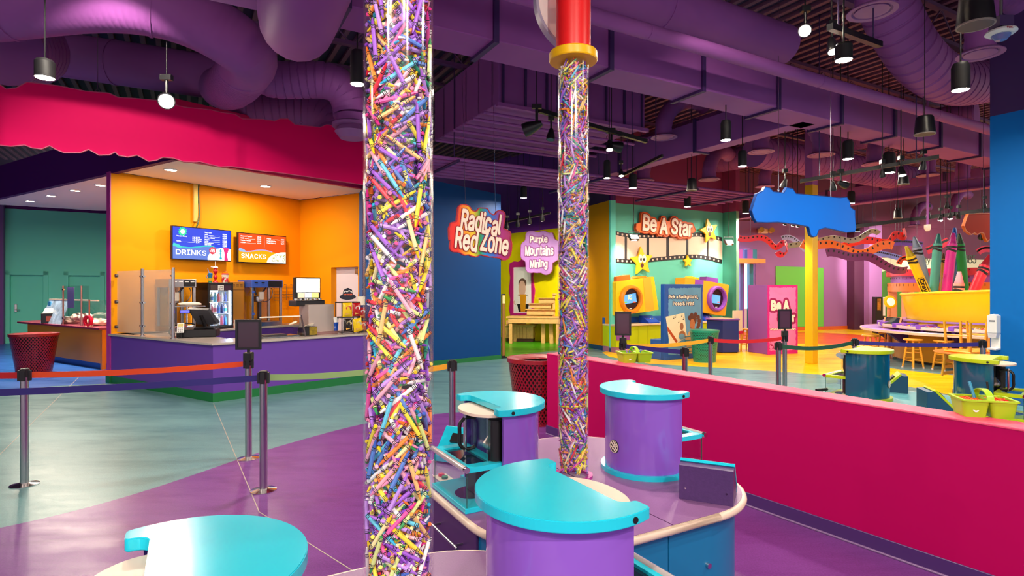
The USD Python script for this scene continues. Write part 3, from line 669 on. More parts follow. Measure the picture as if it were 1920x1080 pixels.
# ---------------------------------------------------------------- ducts, pipes, joists under the roof
def duct(name, P, r, label, cat='duct', m=None, rib=0.0, n=20, joints=0.0, frm=0.0):
    """round duct along P; rib = spacing of the spiral ribs"""
    P = np.array(P, float); L = np.linalg.norm(np.diff(P, axis=0), axis=1).sum()
    s_ = np.arange(0, L, .12) if not rib else np.sort(np.concatenate([np.arange(0, L, rib) + f * rib for f in (0, .8, .86, .94)]))
    s_ = s_[s_ < L]; k = len(s_); C_ = curve(P, 400) if len(P) > 2 else np.linspace(P[0], P[1], 400); d_ = np.r_[0, np.cumsum(np.linalg.norm(np.diff(C_, axis=0), axis=1))]
    Q = np.stack([np.interp(s_ / L * d_[-1], d_, C_[:, j]) for j in range(3)], 1); rr = np.full(k, r, float)
    if rib: rr[((s_ / rib) % 1 > .83) & (s_ > frm * L)] *= .955
    o = P.mean(0); t = Thing(name, label, cat, o, world=True)
    t.part('duct_tube', tube(Q, rr, n), m or PURPLE_PAINT, smooth=24)
    if joints:
        Q2 = Q[:: max(1, int(joints / (L / k)))]
        for i in range(1, len(Q2) - 1):
            d = unit(Q2[i + 1] - Q2[i - 1]) * .015; t.part('joint_collar', tube([Q2[i] - d, Q2[i] + d], r * 1.04, n), m or PURPLE_PAINT, smooth=50)
    return t
def rect_duct(name, o, u, L, wd, z0, z1, label, sec=1.52, m=None):
    fr = Frame(o, u); t = Thing(name, label, 'duct', (o[0], o[1], z0), world=True); n = max(1, round(L / sec))
    for i in range(n):
        a, b = L * i / n, L * (i + 1) / n
        t.part('duct_section', fr.box(a + .003, b - .003, z0, z1, -wd, 0, .008), m or PURPLE_PAINT)
        if i: t.part('flange', cat_([fr.box(a - .03, a + .03, z0 - .035, z0, -wd - .035, .035), fr.box(a - .03, a + .03, z0, z1, 0, .035), fr.box(a - .03, a + .03, z0, z1, -wd - .035, -wd), fr.box(a - .03, a + .03, z1, z1 + .035, -wd - .035, .035)]), DARK_PURPLE)
    return t
k = 2.6
o = np.array([-.0753, 2.323]) * k; rect_duct('rectangular_duct', o - 1.52 * 2 * U, U, 1.532 * 11, .52, 4.3, 4.78, 'long rectangular purple duct crossing the picture from top middle to the right')
pa = np.array([1.41, 6.35]) - 3.0 * U
duct('ceiling_pipe', [(*(pa), 4.55), (*(pa + 14 * U), 4.55)], .085, 'long thin purple pipe running just in front of the rectangular duct', 'pipe', joints=3.2, n=16)
ra = np.array([2.96, 7.6]) - 3.6 * U
duct('round_duct', [(*ra, 5.1), (*(ra + 4.6 * U), 5.1)], .27, 'wrinkled wrapped round duct above the pipe, top middle of the picture', joints=2.3)
rb_ = np.array([6.1, 8.6])
duct('round_duct', [(*(rb_ - 1.3 * U), 6.15), (*(rb_ - .9 * U), 5.7), (*(rb_ - .1 * U), 5.12), (*(rb_ + 1.2 * U), 4.98), (*(rb_ + 7 * U), 5.0)], .36, 'big ribbed round duct beside the blue wall at upper right', rib=.16)
bx = np.array([-.209, 9.03]); BXF = Frame(bx, U)
t = Thing('air_handler', 'huge ribbed purple air handler box behind the rectangular duct', 'air handler', (bx[0] + 1.5, bx[1] + 1.2, 4.6), world=True)
t.part('casing', BXF.box(0, 3.02, 4.6, 5.55, -2.7, 0, .01), PURPLE_PAINT)
for i in range(8): t.part('rib', BXF.box(.05 + i * .41, .09 + i * .41, 4.62, 5.5, 0, .025), DARK_PURPLE)
t.part('bottom_rail', BXF.box(-.04, 3.06, 4.54, 4.6, -.02, .06), PURPLE_PAINT)
for i in range(5): t.part('side_rib', Frame(bx, V).box(.2 + i * .5, .24 + i * .5, 4.62, 5.5, -.0, .0 + .03), DARK_PURPLE)
# pipe rack: parallel pipes hung below the roof, through to the recess
t = Thing('pipe_rack', 'rack of parallel purple pipes hanging above the photo booth recess', 'pipes', (2.5, 12.5, 3.9), world=True)
o = np.array([-2.1, 9.9])
for i in range(7):
    p = o + V * (i * .27); t.part('pipe', tube([(*p, 4.05), (*(p + 9.9 * U), 4.05)], .034, 8), PURPLE_PAINT, smooth=60)
for a in (1.2, 4.5, 7.2, 9.2): 
    p = o + a * U; t.part('cross_bar', tube([(*(p - .2 * V), 3.98), (*(p + 1.9 * V), 3.98)], .03, 8), DARK_PURPLE)
    for q in (0, 1.7): t.part('hanger_rod', tube([(*(p + q * V), 3.98), (*(p + q * V), 6.2)], .01, 6), DARK_PURPLE)
for i in range(6):                                       # conduits under the air handler
    p = bx + .15 * U + V * (.25 + i * .4)
    duct('conduit', [(*(p - .3 * U), 4.5), (*(p + 3.3 * U), 4.5)], .028, ['first', 'second', 'third', 'fourth', 'fifth', 'sixth'][i] + ' conduit from the front under the air handler box', 'conduit', n=8)
# branch duct towards the hall and others further off
o = np.array([4.55, 9.0]); rect_duct('rectangular_duct', o + 6.6 * V, -V, 6.6, .32, 4.3, 4.86, 'dark-sided rectangular branch duct above the photo booth', 2.2)
o = np.array([12.3, 13.9]); rect_duct('rectangular_duct', o + 6.5 * V, -V, 6.5, .6, 4.3, 4.75, 'far rectangular duct at the right above the giant crayon bucket', 1.6)
o = np.array([9.4, 14.6]); t = Thing('steel_beam', 'flat purple steel beam under the far ducts at the right', 'beam', (o[0], o[1], 4.0), world=True)
bf = Frame(o + 5 * V, -V); t.part('web', bf.box(0, 9, 3.92, 4.15, -.02, 0), PURPLE_PAINT); t.part('lower_flange', bf.box(0, 9, 3.9, 3.93, -.14, .14), PURPLE_PAINT); t.part('upper_flange', bf.box(0, 9, 4.14, 4.17, -.14, .14), PURPLE_PAINT)
# flexible ducts with round diffusers
def diffuser(px, py, z, D=.52, bend=None, lab=''):
    p = gp(px, py, z) if z > H else None
    Y = (z - H) * F / (540 - py); x, y = (px - 960) / F * Y, Y
    t = Thing('ceiling_diffuser', 'round ceiling diffuser ' + lab, 'diffuser', (x, y, z))
    t.part('outer_ring', lathe([(D * .30, .03), (D * .42, .035), (D / 2, .005), (D / 2, -.005), (D * .40, .0), (D * .37, .02)], 36), mat('diffuser_paint', '9a5f9c', .5))
    t.part('centre_disc', lathe([(.0, .0), (D * .34, .0), (D * .34, .012), (0, .02)], 36), MATS['diffuser_paint'])
    b = bend or (0.9, 0.5, .9)
    t.part('neck_duct', tube(curve([(0, 0, .03), (0, 0, .28), (b[0] * .25, b[1] * .25, .28 + b[2] * .45), (b[0] * 1.1, b[1] * 1.1, .28 + b[2] * .6)], 30), np.where(np.arange(30) % 3 == 0, D * .305, D * .325), 18), PURPLE_PAINT, smooth=24)
for a in ((1635, 22, 4.75, .5, None, 'at the top right beside the bright lamp'), (1838, 102, 4.6, .5, None, 'beside the smoke detector at the top right corner'), (1245, 258, 4.6, .5, (.9, .5, .8), 'above the photo booth, left of the long pendant'),
          (1207, 339, 4.5, .55, None, 'over the left end of the pipe rack'), (1330, 337, 4.5, .55, (.7, .6, .8), 'over the middle of the pipe rack'), (1427, 285, 4.5, .52, None, 'left of the yellow pillar top'), (1539, 291, 4.5, .54, (-.6, .5, 1), 'just right of the pillar top'),
          (1434, 350, 4.5, .5, None, 'peeping over the left end of the blue cloud sign'), (1740, 329, 4.5, .5, None, 'right of the hanging spotlights at the far right'), (1805, 340, 4.4, .5, None, 'nearest the bright blue wall edge'), (1614, 371, 4.5, .55, None, 'past the right end of the blue cloud sign'), (1788, 404, 4.4, .5, None, 'above the giant crayons'), (1641, 308, 4.5, .55, None, 'behind the pendant left of the hanging spotlights'), (1715, 423, 4.3, .5, None, 'low and far, left of the giant crayons')):
    diffuser(*a)
duct('round_duct', [(*(np.array([3.95, 11.6]) + 4.5 * V), 4.9), (4.95, 10.1, 4.9)], .33, 'ribbed round duct behind the branch duct over the photo booth', rib=.2)
duct('round_duct', [(5.6, 13.3, 4.85), (8.6, 15.0, 4.85), (12.5, 17.2, 4.85)], .36, 'long ribbed duct behind the pillar top at the right', rib=.2)
duct('round_duct', [(6.2, 18.0, 5.6), (10.5, 13.0, 5.6)], .33, 'ribbed duct crossing over the blue cloud sign', rib=.2)
# left side
PA = lambda px, py, Y: pt(px, py, Y)
duct('round_duct', [PA(-260, -10, 6.2), PA(60, 10, 6.3), PA(410, 58, 6.7), PA(455, 90, 6.9), PA(462, 125, 7.4), PA(440, 155, 8.2), PA(415, 165, 9.4)], .33, 'fat purple duct at the upper left that elbows downward', rib=.07, joints=1.5, frm=.66)
duct('round_duct', [PA(-200, 60, 9.5), PA(130, 105, 9.6), PA(430, 150, 9.8)], .36, 'purple duct behind the fat elbow duct at the left', joints=1.2)
duct('round_duct', [PA(480, 125, 8.4), PA(600, 150, 8.7), PA(640, 165, 8.8), PA(655, 195, 8.9), PA(658, 222, 8.9)], .27, 'purple duct with an elbow ending above the magenta sign, left of the near tube', rib=.11)
t = Thing('duct_outlet', 'lit round outlet at the end of the elbow duct left of the near tube', 'diffuser', PA(660, 236, 8.9), world=False)
t.part('neck', lathe([(.24, .0), (.24, .16)], 28), PURPLE_PAINT); t.part('rim', lathe([(.3, -.02), (.3, .02), (.24, .05)], 28), MATS['diffuser_paint']); t.part('lower_cone', lathe([(.18, -.2), (.26, -.1), (.2, -.02)], 28), MATS['diffuser_paint']); t.part('hanger', tube([(.2, 0, 0), (.2, 0, 6.2 - PA(660, 236, 8.9)[2])], .008, 6), DARK_PURPLE)
duct('round_duct', [PA(440, 185, 10.4), PA(570, 205, 10.6), PA(610, 220, 10.7), PA(622, 250, 10.7)], .3, 'lower purple duct with a bend behind the magenta sign', rib=.12)
duct('round_duct', [PA(640, -190, 4.0), PA(585, -60, 4.6), PA(562, 20, 5.3), PA(556, 45, 6.2)], .36, 'huge smooth purple duct at the top, left of the near tube', rib=0)
duct('round_duct', [PA(0, 85, 7.5), PA(60, 90, 8.2)], .5, 'short thick ribbed duct at the left edge of the picture', rib=.1)
# joists
def joist(o, u, L, z, label):
    fr = Frame(o, u); t = Thing('roof_joist', label, 'joist', (o[0], o[1], z), world=True)
    for zz in (z, z + .5): t.part('chord', fr.box(0, L, zz - .03, zz + .03, -.05, .05), mat('joist_paint', '5c2f62', .6))
    P = [fr.w(i * .5, z if i % 2 else z + .5) for i in range(int(L / .5) + 1)]
    t.part('web_bar', [tube([P[i], P[i + 1]], .013, 6) for i in range(len(P) - 1)], MATS['joist_paint'], kind='stuff')
for i, (x, y) in enumerate(((4.4, 5.6), (5.9, 8.6), (7.2, 12.2), (8.5, 15.6), (9.2, 19.2), (-1.0, 12.8), (-6.5, 7.0))):
    joist(np.array([x, y]) - 3 * U, U, 13, 5.6, ['nearest open-web roof joist at the top right', 'second open-web roof joist from the front at the right', 'third open-web roof joist from the front at the right', 'fourth open-web roof joist from the front at the right', 'farthest open-web roof joist over the far hall', 'open-web roof joist behind the air handler box', 'open-web roof joist over the left ducts'][i])
# tracks
def bar(name, P, Q, wd, label, cat, m):
    c = (np.array(P) + np.array(Q)) / 2; d = unit(np.array(Q) - np.array(P)); s = unit(np.cross(d, [0, 0, 1])) * wd / 2; up = np.array([0, 0, wd / 2])
    mesh = hull([np.array(e) + a * s + b * up for e in (P, Q) for a in (-1, 1) for b in (-1, 1)])
    t = Thing(name, label, cat, tuple(c), world=True); t.part('rail', mesh, m)
    for q in (.15, .85):
        e = np.array(P) * (1 - q) + np.array(Q) * q; t.part('hanger_rod', tube([e, (e[0], e[1], 6.2)], .008, 6), DARK_PURPLE)
    return t
bar('lighting_track', PA(-60, 105, 9.5), PA(172, 137, 9.7), .1, 'black lighting track at the upper left', 'track', BLACK)
bar('lighting_track', PA(1010, 207, 8.3), PA(1212, 265, 9.6), .06, 'lighting track with spotlights below the air handler box', 'track', BLACK)
bar('lighting_track', PA(1556, 50, 5.6), PA(1650, 84, 6.4), .06, 'short lighting track with a brass edge by the bright lamp', 'track', BLACK)
bar('lighting_track', PA(1500, 340, 9.6), PA(1760, 294, 8.8), .06, 'lighting track carrying spotlights over the yellow pillar', 'track', BLACK)
bar('lighting_track', PA(1600, 425, 13.5), PA(1856, 393, 12.5), .08, 'far lighting track over the giant crayons', 'track', BLACK)
bar('lighting_track', PA(942, 418, 15.5), PA(1032, 399, 14.6), .05, 'lighting track with four small spots over the mining area', 'track', BLACK)
bar('lighting_track', PA(1165, 330, 11), PA(1242, 292, 10.2), .05, 'thin lighting track below the branch duct', 'track', BLACK)
# pendants, speakers, spots
LENS = []
def pend(px, y0, y1, wpx, label, group=None, z=3.8, lit=True, rod=True):
    Y = (z - H) * F / (540 - y1); x = (px - 960) / F * Y; r = wpx / 2 * Y / F; h = (y1 - y0) * Y / F
    t = Thing('pendant_lamp', label, 'lamp', (x, Y, z), group=group)
    t.part('housing', lathe([(r * .93, .012), (r, .0), (r, h * .86), (r * .8, h)], 28), BLACK_MATTE)
    t.part('lens', lathe([(r * .9, -.004), (r * .92, .0), (r * .92, .012)], 28), LAMP_LENS if lit else DARK_GLASS)
    if rod: t.part('stem', cyl(.008, h, 6.2 - z, 8), BLACK)
    if lit: LENS.append((x, Y, z - .03, r))
    return t
for a in ((1361, 226, 263, 19, 'long black pendant lamp over the photo booth'), (1392, 283, 312, 15.5, 'black pendant lamp left of the blue cloud sign'), (1289, 363, 388, 12.5, 'small black pendant lamp above the Be A Star sign'), (1398, 377, 400, 12, 'black pendant lamp at the left tip of the blue cloud sign'), (1138, 301, 334, 13, 'black pendant lamp right of the far crayon tube'),
          (1582, 82, 113, 30, 'big black pendant lamp beside the brightest spot at the top right'), (1801, 119, 169, 29, 'tall black pendant lamp near the bright blue wall'), (1667, 286, 324, 21, 'black pendant lamp hanging among the spotlights at the right'), (670, 96, 158, 26, 'black pendant lamp half hidden by the near crayon tube'), (84, 112, 146, 32, 'black pendant lamp at the upper left over the magenta sign'),
          (982, 350, 371, 12, 'black pendant lamp over the Radical Red Zone sign')):
    pend(*a)
# added fill lamps of the same kind, over the room and behind the viewer
for i, (x, y) in enumerate(((-5.6, .8), (0.4, 3.6), (3.2, 1.8), (-1.6, -2.0), (2.0, -1.5), (-8.2, 5.0), (-1.2, 7.2), (6.4, 5.6), (5.6, 9.6), (9.4, 10.2), (8.6, 14.6), (2.6, 12.4), (12.2, 14.0), (10.4, 20.0), (1.2, 19.2), (8.0, 20.6), (13.2, 22.0), (11.8, 17.6), (7.2, 17.2), (15.5, 19.0))):
    r = .085; z = 3.85
    far = {(-1.2, 7.2): 'hidden behind the near crayon tube', (5.6, 9.6): 'above the right half of the blue cloud sign', (8.6, 14.6): 'just over the right end of the blue cloud sign', (2.6, 12.4): 'over the left end of the film strip recess', (12.2, 14.0): 'behind the bright blue wall', (10.4, 20.0): 'hidden behind the blue cloud sign', (1.2, 19.2): 'over the lavender mining sign', (8.0, 20.6): 'between the mint recess and the red tape ribbon', (13.2, 22.0): 'above the grey-green tape ribbon', (11.8, 17.6): 'above the red-orange end of the tape tangle', (7.2, 17.2): 'left of the blue cloud sign, over the far window', (15.5, 19.0): 'behind the dripping orange sign'}.get((x, y))
    t = Thing('pendant_lamp', f'small added fill pendant lamp {far}' if far else 'black pendant fill lamp added outside the picture', 'lamp', (x, y, z), group=None if far else 'added pendant lamps outside the frame')
    t.part('housing', lathe([(r * .93, .012), (r, .0), (r, .26), (r * .8, .3)], 24), BLACK_MATTE); t.part('lens', lathe([(r * .9, -.004), (r * .92, .0), (r * .92, .012)], 24), LAMP_LENS); t.part('stem', cyl(.008, .3, 6.2 - z, 8), BLACK)
    LENS.append((x, y, z - .03, r))
for i, (x, y, z, r) in enumerate(LENS):
    l = UsdLux.DiskLight.Define(stage, f'/World/lamp_light_{i:03d}'); l.CreateRadiusAttr(.075); l.CreateIntensityAttr(LAMP * 100); l.CreateColorAttr((1.0, .86, .7)); l.AddTranslateOp().Set((x, y, z)); l.CreateNormalizeAttr(False)
def speaker(px, y0, y1, wpx, z, label):
    Y = (z - H) * F / (540 - y1); x = (px - 960) / F * Y; r = wpx / 2 * Y / F; h = (y1 - y0) * Y / F
    t = Thing('pendant_speaker', label, 'speaker', (x, Y, z))
    t.part('housing', lathe([(r * .95, 0), (r, .01), (r * .82, h * .9), (r * .7, h)], 32), BLACK); t.part('grille', lathe([(r * .88, -.003), (r * .94, .003)], 32), mat('speaker_grille', '4a4440', .5)); t.part('rim', ring(r * .9, r, -.004, .008, 32), mat('rim_cream', '8a8078', .4)); t.part('cable', cyl(.006, h, 6.2 - z, 6), BLACK)
speaker(1829, -12, 48, 61, 3.9, 'large black pendant speaker at the top right corner'); speaker(1734, 218, 252, 35, 3.7, 'black pendant speaker in front of the rectangular duct at right'); speaker(1297, 335, 357, 19, 3.6, 'black pendant speaker above the photo booth sign'); speaker(1694, 330, 346, 19, 3.5, 'small black pendant speaker behind the hanging spotlights'); speaker(1683, 394, 409, 15, 3.4, 'far black pendant speaker left of the giant crayons')
def spotlamp(p, aim, power, r=.05, col=(1.0, .9, .76)):
    a = unit(aim); l = UsdLux.SphereLight.Define(stage, f'/World/spot_light_{len(LENS):03d}'); LENS.append(0); q = axis_quat(-a, 0); M = quat_m(q, np.array(p) + a * .02)
    l.CreateRadiusAttr(r); l.CreateIntensityAttr(power); l.CreateColorAttr(col); l.CreateNormalizeAttr(False); l.AddTransformOp().Set(Gf.Matrix4d(*[float(v) for v in M.T.ravel()])); sh = UsdLux.ShapingAPI.Apply(l.GetPrim()); sh.CreateShapingConeAngleAttr(38.0); sh.CreateShapingConeSoftnessAttr(.5)
def spot(px, py, Y, wpx, label, aim=(0, -.3, -1), lit=True, m=None, tilt=None, stem=True):
    p = pt(px, py, Y); r = wpx / 2 * Y / F; a = unit(aim); q = axis_quat(-a, 0); M = quat_m(q, (0, 0, 0))
    t = Thing('spotlight', label, 'spotlight', p)
    ap = lambda m_: (m_.apply_transform(M), m_)[1]
    t.part('head', ap(lathe([(r, 0), (r, r * .8), (r * .62, r * 2.2), (r * .4, r * 2.8)], 22)), BLACK); t.part('lens', ap(lathe([(r * .85, -.003), (r * .88, .004)], 22)), (m or LAMP_LENS) if lit else DARK_GLASS)
    b = -a * r * 2.0; t.part('yoke', tube([b, b + np.array([0, 0, r * 2.0 + .05])], max(.01, r * .22), 8), BLACK); t.part('track_adapter', B(b[0] - r * .7, b[0] + r * .7, b[1] - .03, b[1] + .03, b[2] + r * 2 + .04, b[2] + r * 2 + .1), BLACK)
    if stem: t.part('stem', tube([(b[0], b[1], b[2] + r * 2 + .1), (b[0], b[1], 6.2 - p[2])], .007, 6), BLACK)
    return p
spot(1509, 58, 6.2, 24, 'brightest spotlight, shining straight at us at the top right', (-.5, -.9, -.65), m=SPOT_LENS); spot(312, 190, 6.4, 30, 'dazzling spotlight shining at us in front of the magenta sign', (.5, -.85, -.4), m=SPOT_LENS)
spotlamp(pt(1509, 58, 6.2), (-.5, -.9, -.9), 500, .05); spotlamp(pt(312, 190, 6.4), (.4, -.7, -.7), 700, .05); spotlamp(pt(1692, 329, 8.9), (.15, .3, -1), 500, .06)
spot(1563, 97, 6.2, 22, 'spotlight left of the big pendant at the top right'); spot(1143, 281, 9.3, 14, 'lit spotlight on the track right of the far crayon tube'); spot(1165, 330, 10.9, 10, 'small glowing spotlight under the branch duct')
spot(982, 245, 8.2, 26, 'unlit black spotlight left of the far crayon tube', (-1, .2, -.35), False); spot(1032, 262, 8.5, 16, 'unlit black spotlight just left of the far crayon tube', (-.1, -.2, -1), False); spot(1165, 277, 9.5, 20, 'black spotlight turned sideways on the middle track', (1, .2, -.2), False)
spot(1692, 329, 8.9, 13, 'lit spotlight in the middle of the track over the pillar'); spot(1655, 332, 9.0, 10, 'unlit spotlight left of the lit one over the pillar', (.2, .2, -1), False); spot(1729, 318, 8.9, 12, 'unlit spotlight at the right end of the pillar track', (0, .3, -1), False); spot(1587, 348, 9.3, 14, 'unlit spotlight above the right half of the blue cloud sign', (1, .3, -.3), False); spot(1562, 357, 9.4, 12, 'unlit spotlight above the middle of the blue cloud sign', (.2, .3, -1), False); spot(1467, 352, 9.6, 12, 'unlit spotlight behind the hanging wire of the blue cloud sign', (-.3, .3, -1), False)
for i, x in enumerate((951, 971, 993, 1017)):
    p = spot(x, 429 - i * 5, 15.2 - i * .25, 9, ['first', 'second', 'third', 'fourth'][i] + ' small spot from the left over the mining area', (0, .4, -1)); spotlamp(p, (0.05, .85, -.5), 1300, .05)
for i, (x, y, l) in enumerate(((1763, 414, 1), (1781, 411, 1), (1797, 409, 0), (1740, 408, 0), (1845, 392, 0), (1775, 390, 0))): spot(x, y, 12.6, 8, ['lit far spotlight over the teal giant crayon', 'lit far spotlight over the blue giant crayon', 'unlit far spotlight over the green giant crayon', 'unlit far spotlight over the grey giant crayon', 'unlit far spotlight at the edge of the bright blue wall', 'unlit far spotlight above the pair of lit ones'][i], (.2, .4, -1), bool(l))
for i, (x, y) in enumerate(((1472, 421), (1487, 423), (1496, 425))): spot(x, y, 12.5, 7, ['left', 'middle', 'right'][i] + ' one of three far spots just under the blue cloud sign', (.3, .5, -1))
for x, y in ((1763, 414), (1781, 411)): spotlamp(pt(x, y, 12.6), (-.1, -.1, -1), 900, .06)
for x, y in ((1472, 421), (1487, 423), (1496, 425)): spotlamp(pt(x, y, 12.5), (.1, .7, -.8), 500, .05)
for px, py, Y, aim, pw, lab in ((150, -130, 5.0, (-.35, .75, -.65), 3200, 'unseen spotlight above the frame that lights the left half of the magenta sign'), (560, -130, 5.2, (-.1, .8, -.6), 1500, 'unseen spotlight above the frame that lights the right half of the magenta sign'),
        (1500, -160, 5.0, (.1, .8, -.6), 900, 'unseen spotlight above the frame that lights the blue cloud sign'), (1900, -90, 5.5, (.25, .6, -.75), 420, 'unseen spotlight above the frame that lights the bright blue wall')):
    spotlamp(spot(px, py, Y, 24, lab, aim), aim, pw)  # unseen spotlights, placed to light the hanging signs and the blue wall
for px, py, Y, lab in ((1690, 452, 21.0, 'added far spotlight that lights the left of the green mural'), (1840, 445, 21.5, 'added far spotlight that lights the right of the green mural')):
    spotlamp(spot(px, py, Y, 12, lab, (.3, .9, -.25)), (.3, .9, -.25), 3400, .06)  # spotlights added to brighten the mural
for p, aim, lab in (((-1.0, -1.6, 3.9), (.22, .72, -.62), 'unseen spotlight behind the viewer, placed to light the near crayon tube'), ((1.2, -1.4, 3.9), (-.1, .8, -.6), 'unseen spotlight behind the viewer, placed to light the far crayon tube')):
    t = Thing('spotlight', lab, 'spotlight', p); q = quat_m(axis_quat(-unit(aim), 0), (0, 0, 0)); h_ = lathe([(.06, 0), (.06, .05), (.035, .16)], 20); h_.apply_transform(q); t.part('head', h_, BLACK); t.part('stem', cyl(.01, .05, 2.3, 8), BLACK); spotlamp(np.array(p), aim, 1900, .055)  # unseen spotlights out of view, placed to light the crayon tubes
# recessed downlights
def downlight(px, py, z, r, label, power=0):
    Y = (z - H) * F / (540 - py); x = (px - 960) / F * Y
    t = Thing('downlight', label, 'lamp', (x, Y, z))
    t.part('trim_ring', ring(r * .85, r, -.012, .0, 28), WHITE); t.part('lens', cyl(r * .85, -.009, -.002, 28), LAMP_LENS)
    if power:
        l = UsdLux.DiskLight.Define(stage, f'/World/downlight_light_{len(LENS):03d}'); LENS.append(0); l.CreateRadiusAttr(r); l.CreateIntensityAttr(power); l.CreateColorAttr((1.0, .84, .66)); l.AddTranslateOp().Set((x, Y, z - .03)); l.CreateNormalizeAttr(False)
DL = 330
downlight(320, 318, CZ, .11, 'left downlight in the food stand soffit', DL); downlight(498, 349, CZ, .11, 'right downlight in the food stand soffit', DL)
for i, (x, y) in enumerate(((57, 377), (96, 367), (141, 357), (188, 347))): downlight(x, y, CZ, .1, ['first', 'second', 'third', 'fourth'][i] + ' downlight from the left in the pale soffit over the teal doors', DL * 2.6)
# detector
t = Thing('smoke_detector', 'white domed detector hanging at the top right corner', 'detector', pt(1877, 66, 5.0))
t.part('base_plate', lathe([(.09, -.0), (.115, .02), (.11, .035), (.05, .06)], 28), WHITE); t.part('dome', lathe([(.0, -.055), (.04, -.045), (.065, -.015), (.07, .0)], 24), mat('dome_blue', '6a78b4', .1)); t.part('junction_box', B(-.06, .06, -.06, .06, .06, .15), DARK_PURPLE); t.part('stem', cyl(.012, .15, 3.0, 8), DARK_STEEL)
t.part('lettering', mv(prism(at_mid(text('FIRE', .018), 0, 0), 0, .002), (-.02, -.113, .02), rx=75), mat('red_ink', 'b02040', .5), smooth=False)
t = Thing('dome_camera', 'cream dome on a long stem, left of the giant crayons', 'camera', pt(1739, 424, 11.5)); t.part('body', lathe([(.03, -.1), (.055, -.06), (.06, 0), (.055, .03)], 20), CREAM_EDGE); t.part('stem', cyl(.02, .03, 3.3, 10), PURPLE_PAINT)
# ---------------------------------------------------------------- food stand: counters and what stands on them
C0 = np.array([-4.449, 8.571]); LCF = Frame(S + .0 * U, C0 - S); LL = float(np.linalg.norm(C0 - S)); FCF = Frame(C0, (.695, .719)); RL = 2.72
CT = .88
cabinet_plan = Polygon([tuple(S), tuple(C0), tuple(FCF.xy(RL)), tuple(FCF.xy(RL, -.62)), tuple(FCF.xy(.26, -.62)), tuple(LCF.xy(LL - .74, -.6)), tuple(LCF.xy(.02, -.6))])
t = Thing('snack_counter', 'purple food stand counter with speckled stone top and green base', 'counter', (*C0, 0), world=True)
t.part('cabinet', prism(cabinet_plan, .13, CT - .035), COUNTER_PURPLE, smooth=False)
t.part('stone_top', bevel_prism(cabinet_plan.buffer(.035, join_style='mitre'), CT - .035, CT, .004), STONE, smooth=False)
t.part('base', prism(cabinet_plan.buffer(.006, join_style='mitre'), 0, .13), GREEN_BASE, smooth=False)
t = Thing('back_counter', 'purple back counter along the orange menu wall', 'counter', (*TVF.xy(2, .3), 0), world=True)
t.part('cabinet', TVF.box(.1, 4.0, 0, CT - .04, .005, .58), COUNTER_PURPLE); t.part('stone_top', TVF.box(.08, 4.02, CT - .04, CT, .004, .61, .004), STONE)
# frosted partition
t = Thing('glass_partition', 'frosted glass partition with steel posts at the left end of the food stand counter', 'partition', (*LCF.xy(1, -.06), CT), world=True)
for a, b in ((.1, .98), (1.03, 1.98)): t.part('frosted_pane', LCF.box(a, b, CT + .03, 2.0, -.066, -.056), FROST)
for a in (1.005, 2.01): t.part('post', LCF.put(mv(cyl(.024, CT, 2.03, 20), (0, 0, 0), rx=-90)) if False else mv(cyl(.024, CT, 2.03, 20), (*LCF.xy(a, -.06), 0)), STEEL)
for a in (1.005, 2.01): t.part('post_foot', mv(cyl(.04, CT, CT + .015, 20), (*LCF.xy(a, -.06), 0)), STEEL)
for a in (.96, 1.05, 1.965):
    for z in (1.05, 1.45, 1.9): t.part('glass_clip', LCF.box(a - .02, a + .02, z - .015, z + .015, -.08, -.04, .004), CHROME)
for z in (1.0, 1.45, 1.92): t.part('wall_clamp', LCF.put(mv(cyl(.03, -.075, -.03, 20), (.08, z, 0))), DARK_STEEL)
# cash register
o = gp(405, 632, CT); o2 = gp(322, 634, CT); rg = Frame(o2, np.array(o) - np.array(o2)); wd = float(np.linalg.norm(np.array(o) - np.array(o2)))
t = Thing('cash_register', 'black cash register with tilted screen and cables on the stone counter', 'cash register', (*rg.xy(wd / 2, -.2), CT), world=True)
t.part('cash_drawer', rg.box(.06, wd, CT, CT + .13, -.42, -.02, .01), BLACK)
t.part('stand_foot', rg.box(.3, .6, CT + .13, CT + .16, -.35, -.1, .01), BLACK); t.part('stand_arm', tube([rg.w(.45, CT + .16, -.25), rg.w(.42, CT + .28, -.2), rg.w(.4, CT + .36, -.15)], .03, 12), BLACK)
scr = hull([rg.w(a, z, d) for a, z, d in ((.22, CT + .47, -.06), (.52, CT + .45, -.06), (.62, CT + .2, -.3), (.32, CT + .2, -.3), (.24, CT + .5, -.1), (.54, CT + .48, -.1), (.66, CT + .23, -.35), (.36, CT + .23, -.35))]); t.part('screen_back', scr, mat('register_grey', '4a484e', .35))
t.part('customer_display', rg.box(.1, .26, CT + .40, CT + .46, -.12, -.06, .006), BLACK); t.part('display_glow', rg.box(.115, .245, CT + .41, CT + .45, -.06, -.056), mat('display_blue', '4a4aff', .4, emit=2.0))
t.part('cable', tube(curve([rg.w(.05, CT + .01, -.05), rg.w(-.02, CT + .1, -.03), rg.w(.06, CT + .18, -.06), rg.w(.2, CT + .17, -.1)], 24), .007, 8), mat('cable_red', 'b4202c', .4)); t.part('cable', tube(curve([rg.w(.0, CT + .01, -.1), rg.w(-.06, CT + .12, -.1), rg.w(.1, CT + .22, -.12), rg.w(.3, CT + .2, -.2)], 24), .01, 8), BLACK)
t = Thing('card_terminal', 'small white card terminal standing at the left of the cash register', 'card reader', (*rg.xy(.12, .04), CT), world=True)
t.part('foot', mv(cyl(.05, CT, CT + .012, 20), (*rg.xy(.14, .03), 0)), BLACK); t.part('stalk', mv(cyl(.014, CT, CT + .12, 12), (*rg.xy(.14, .03), 0)), BLACK)
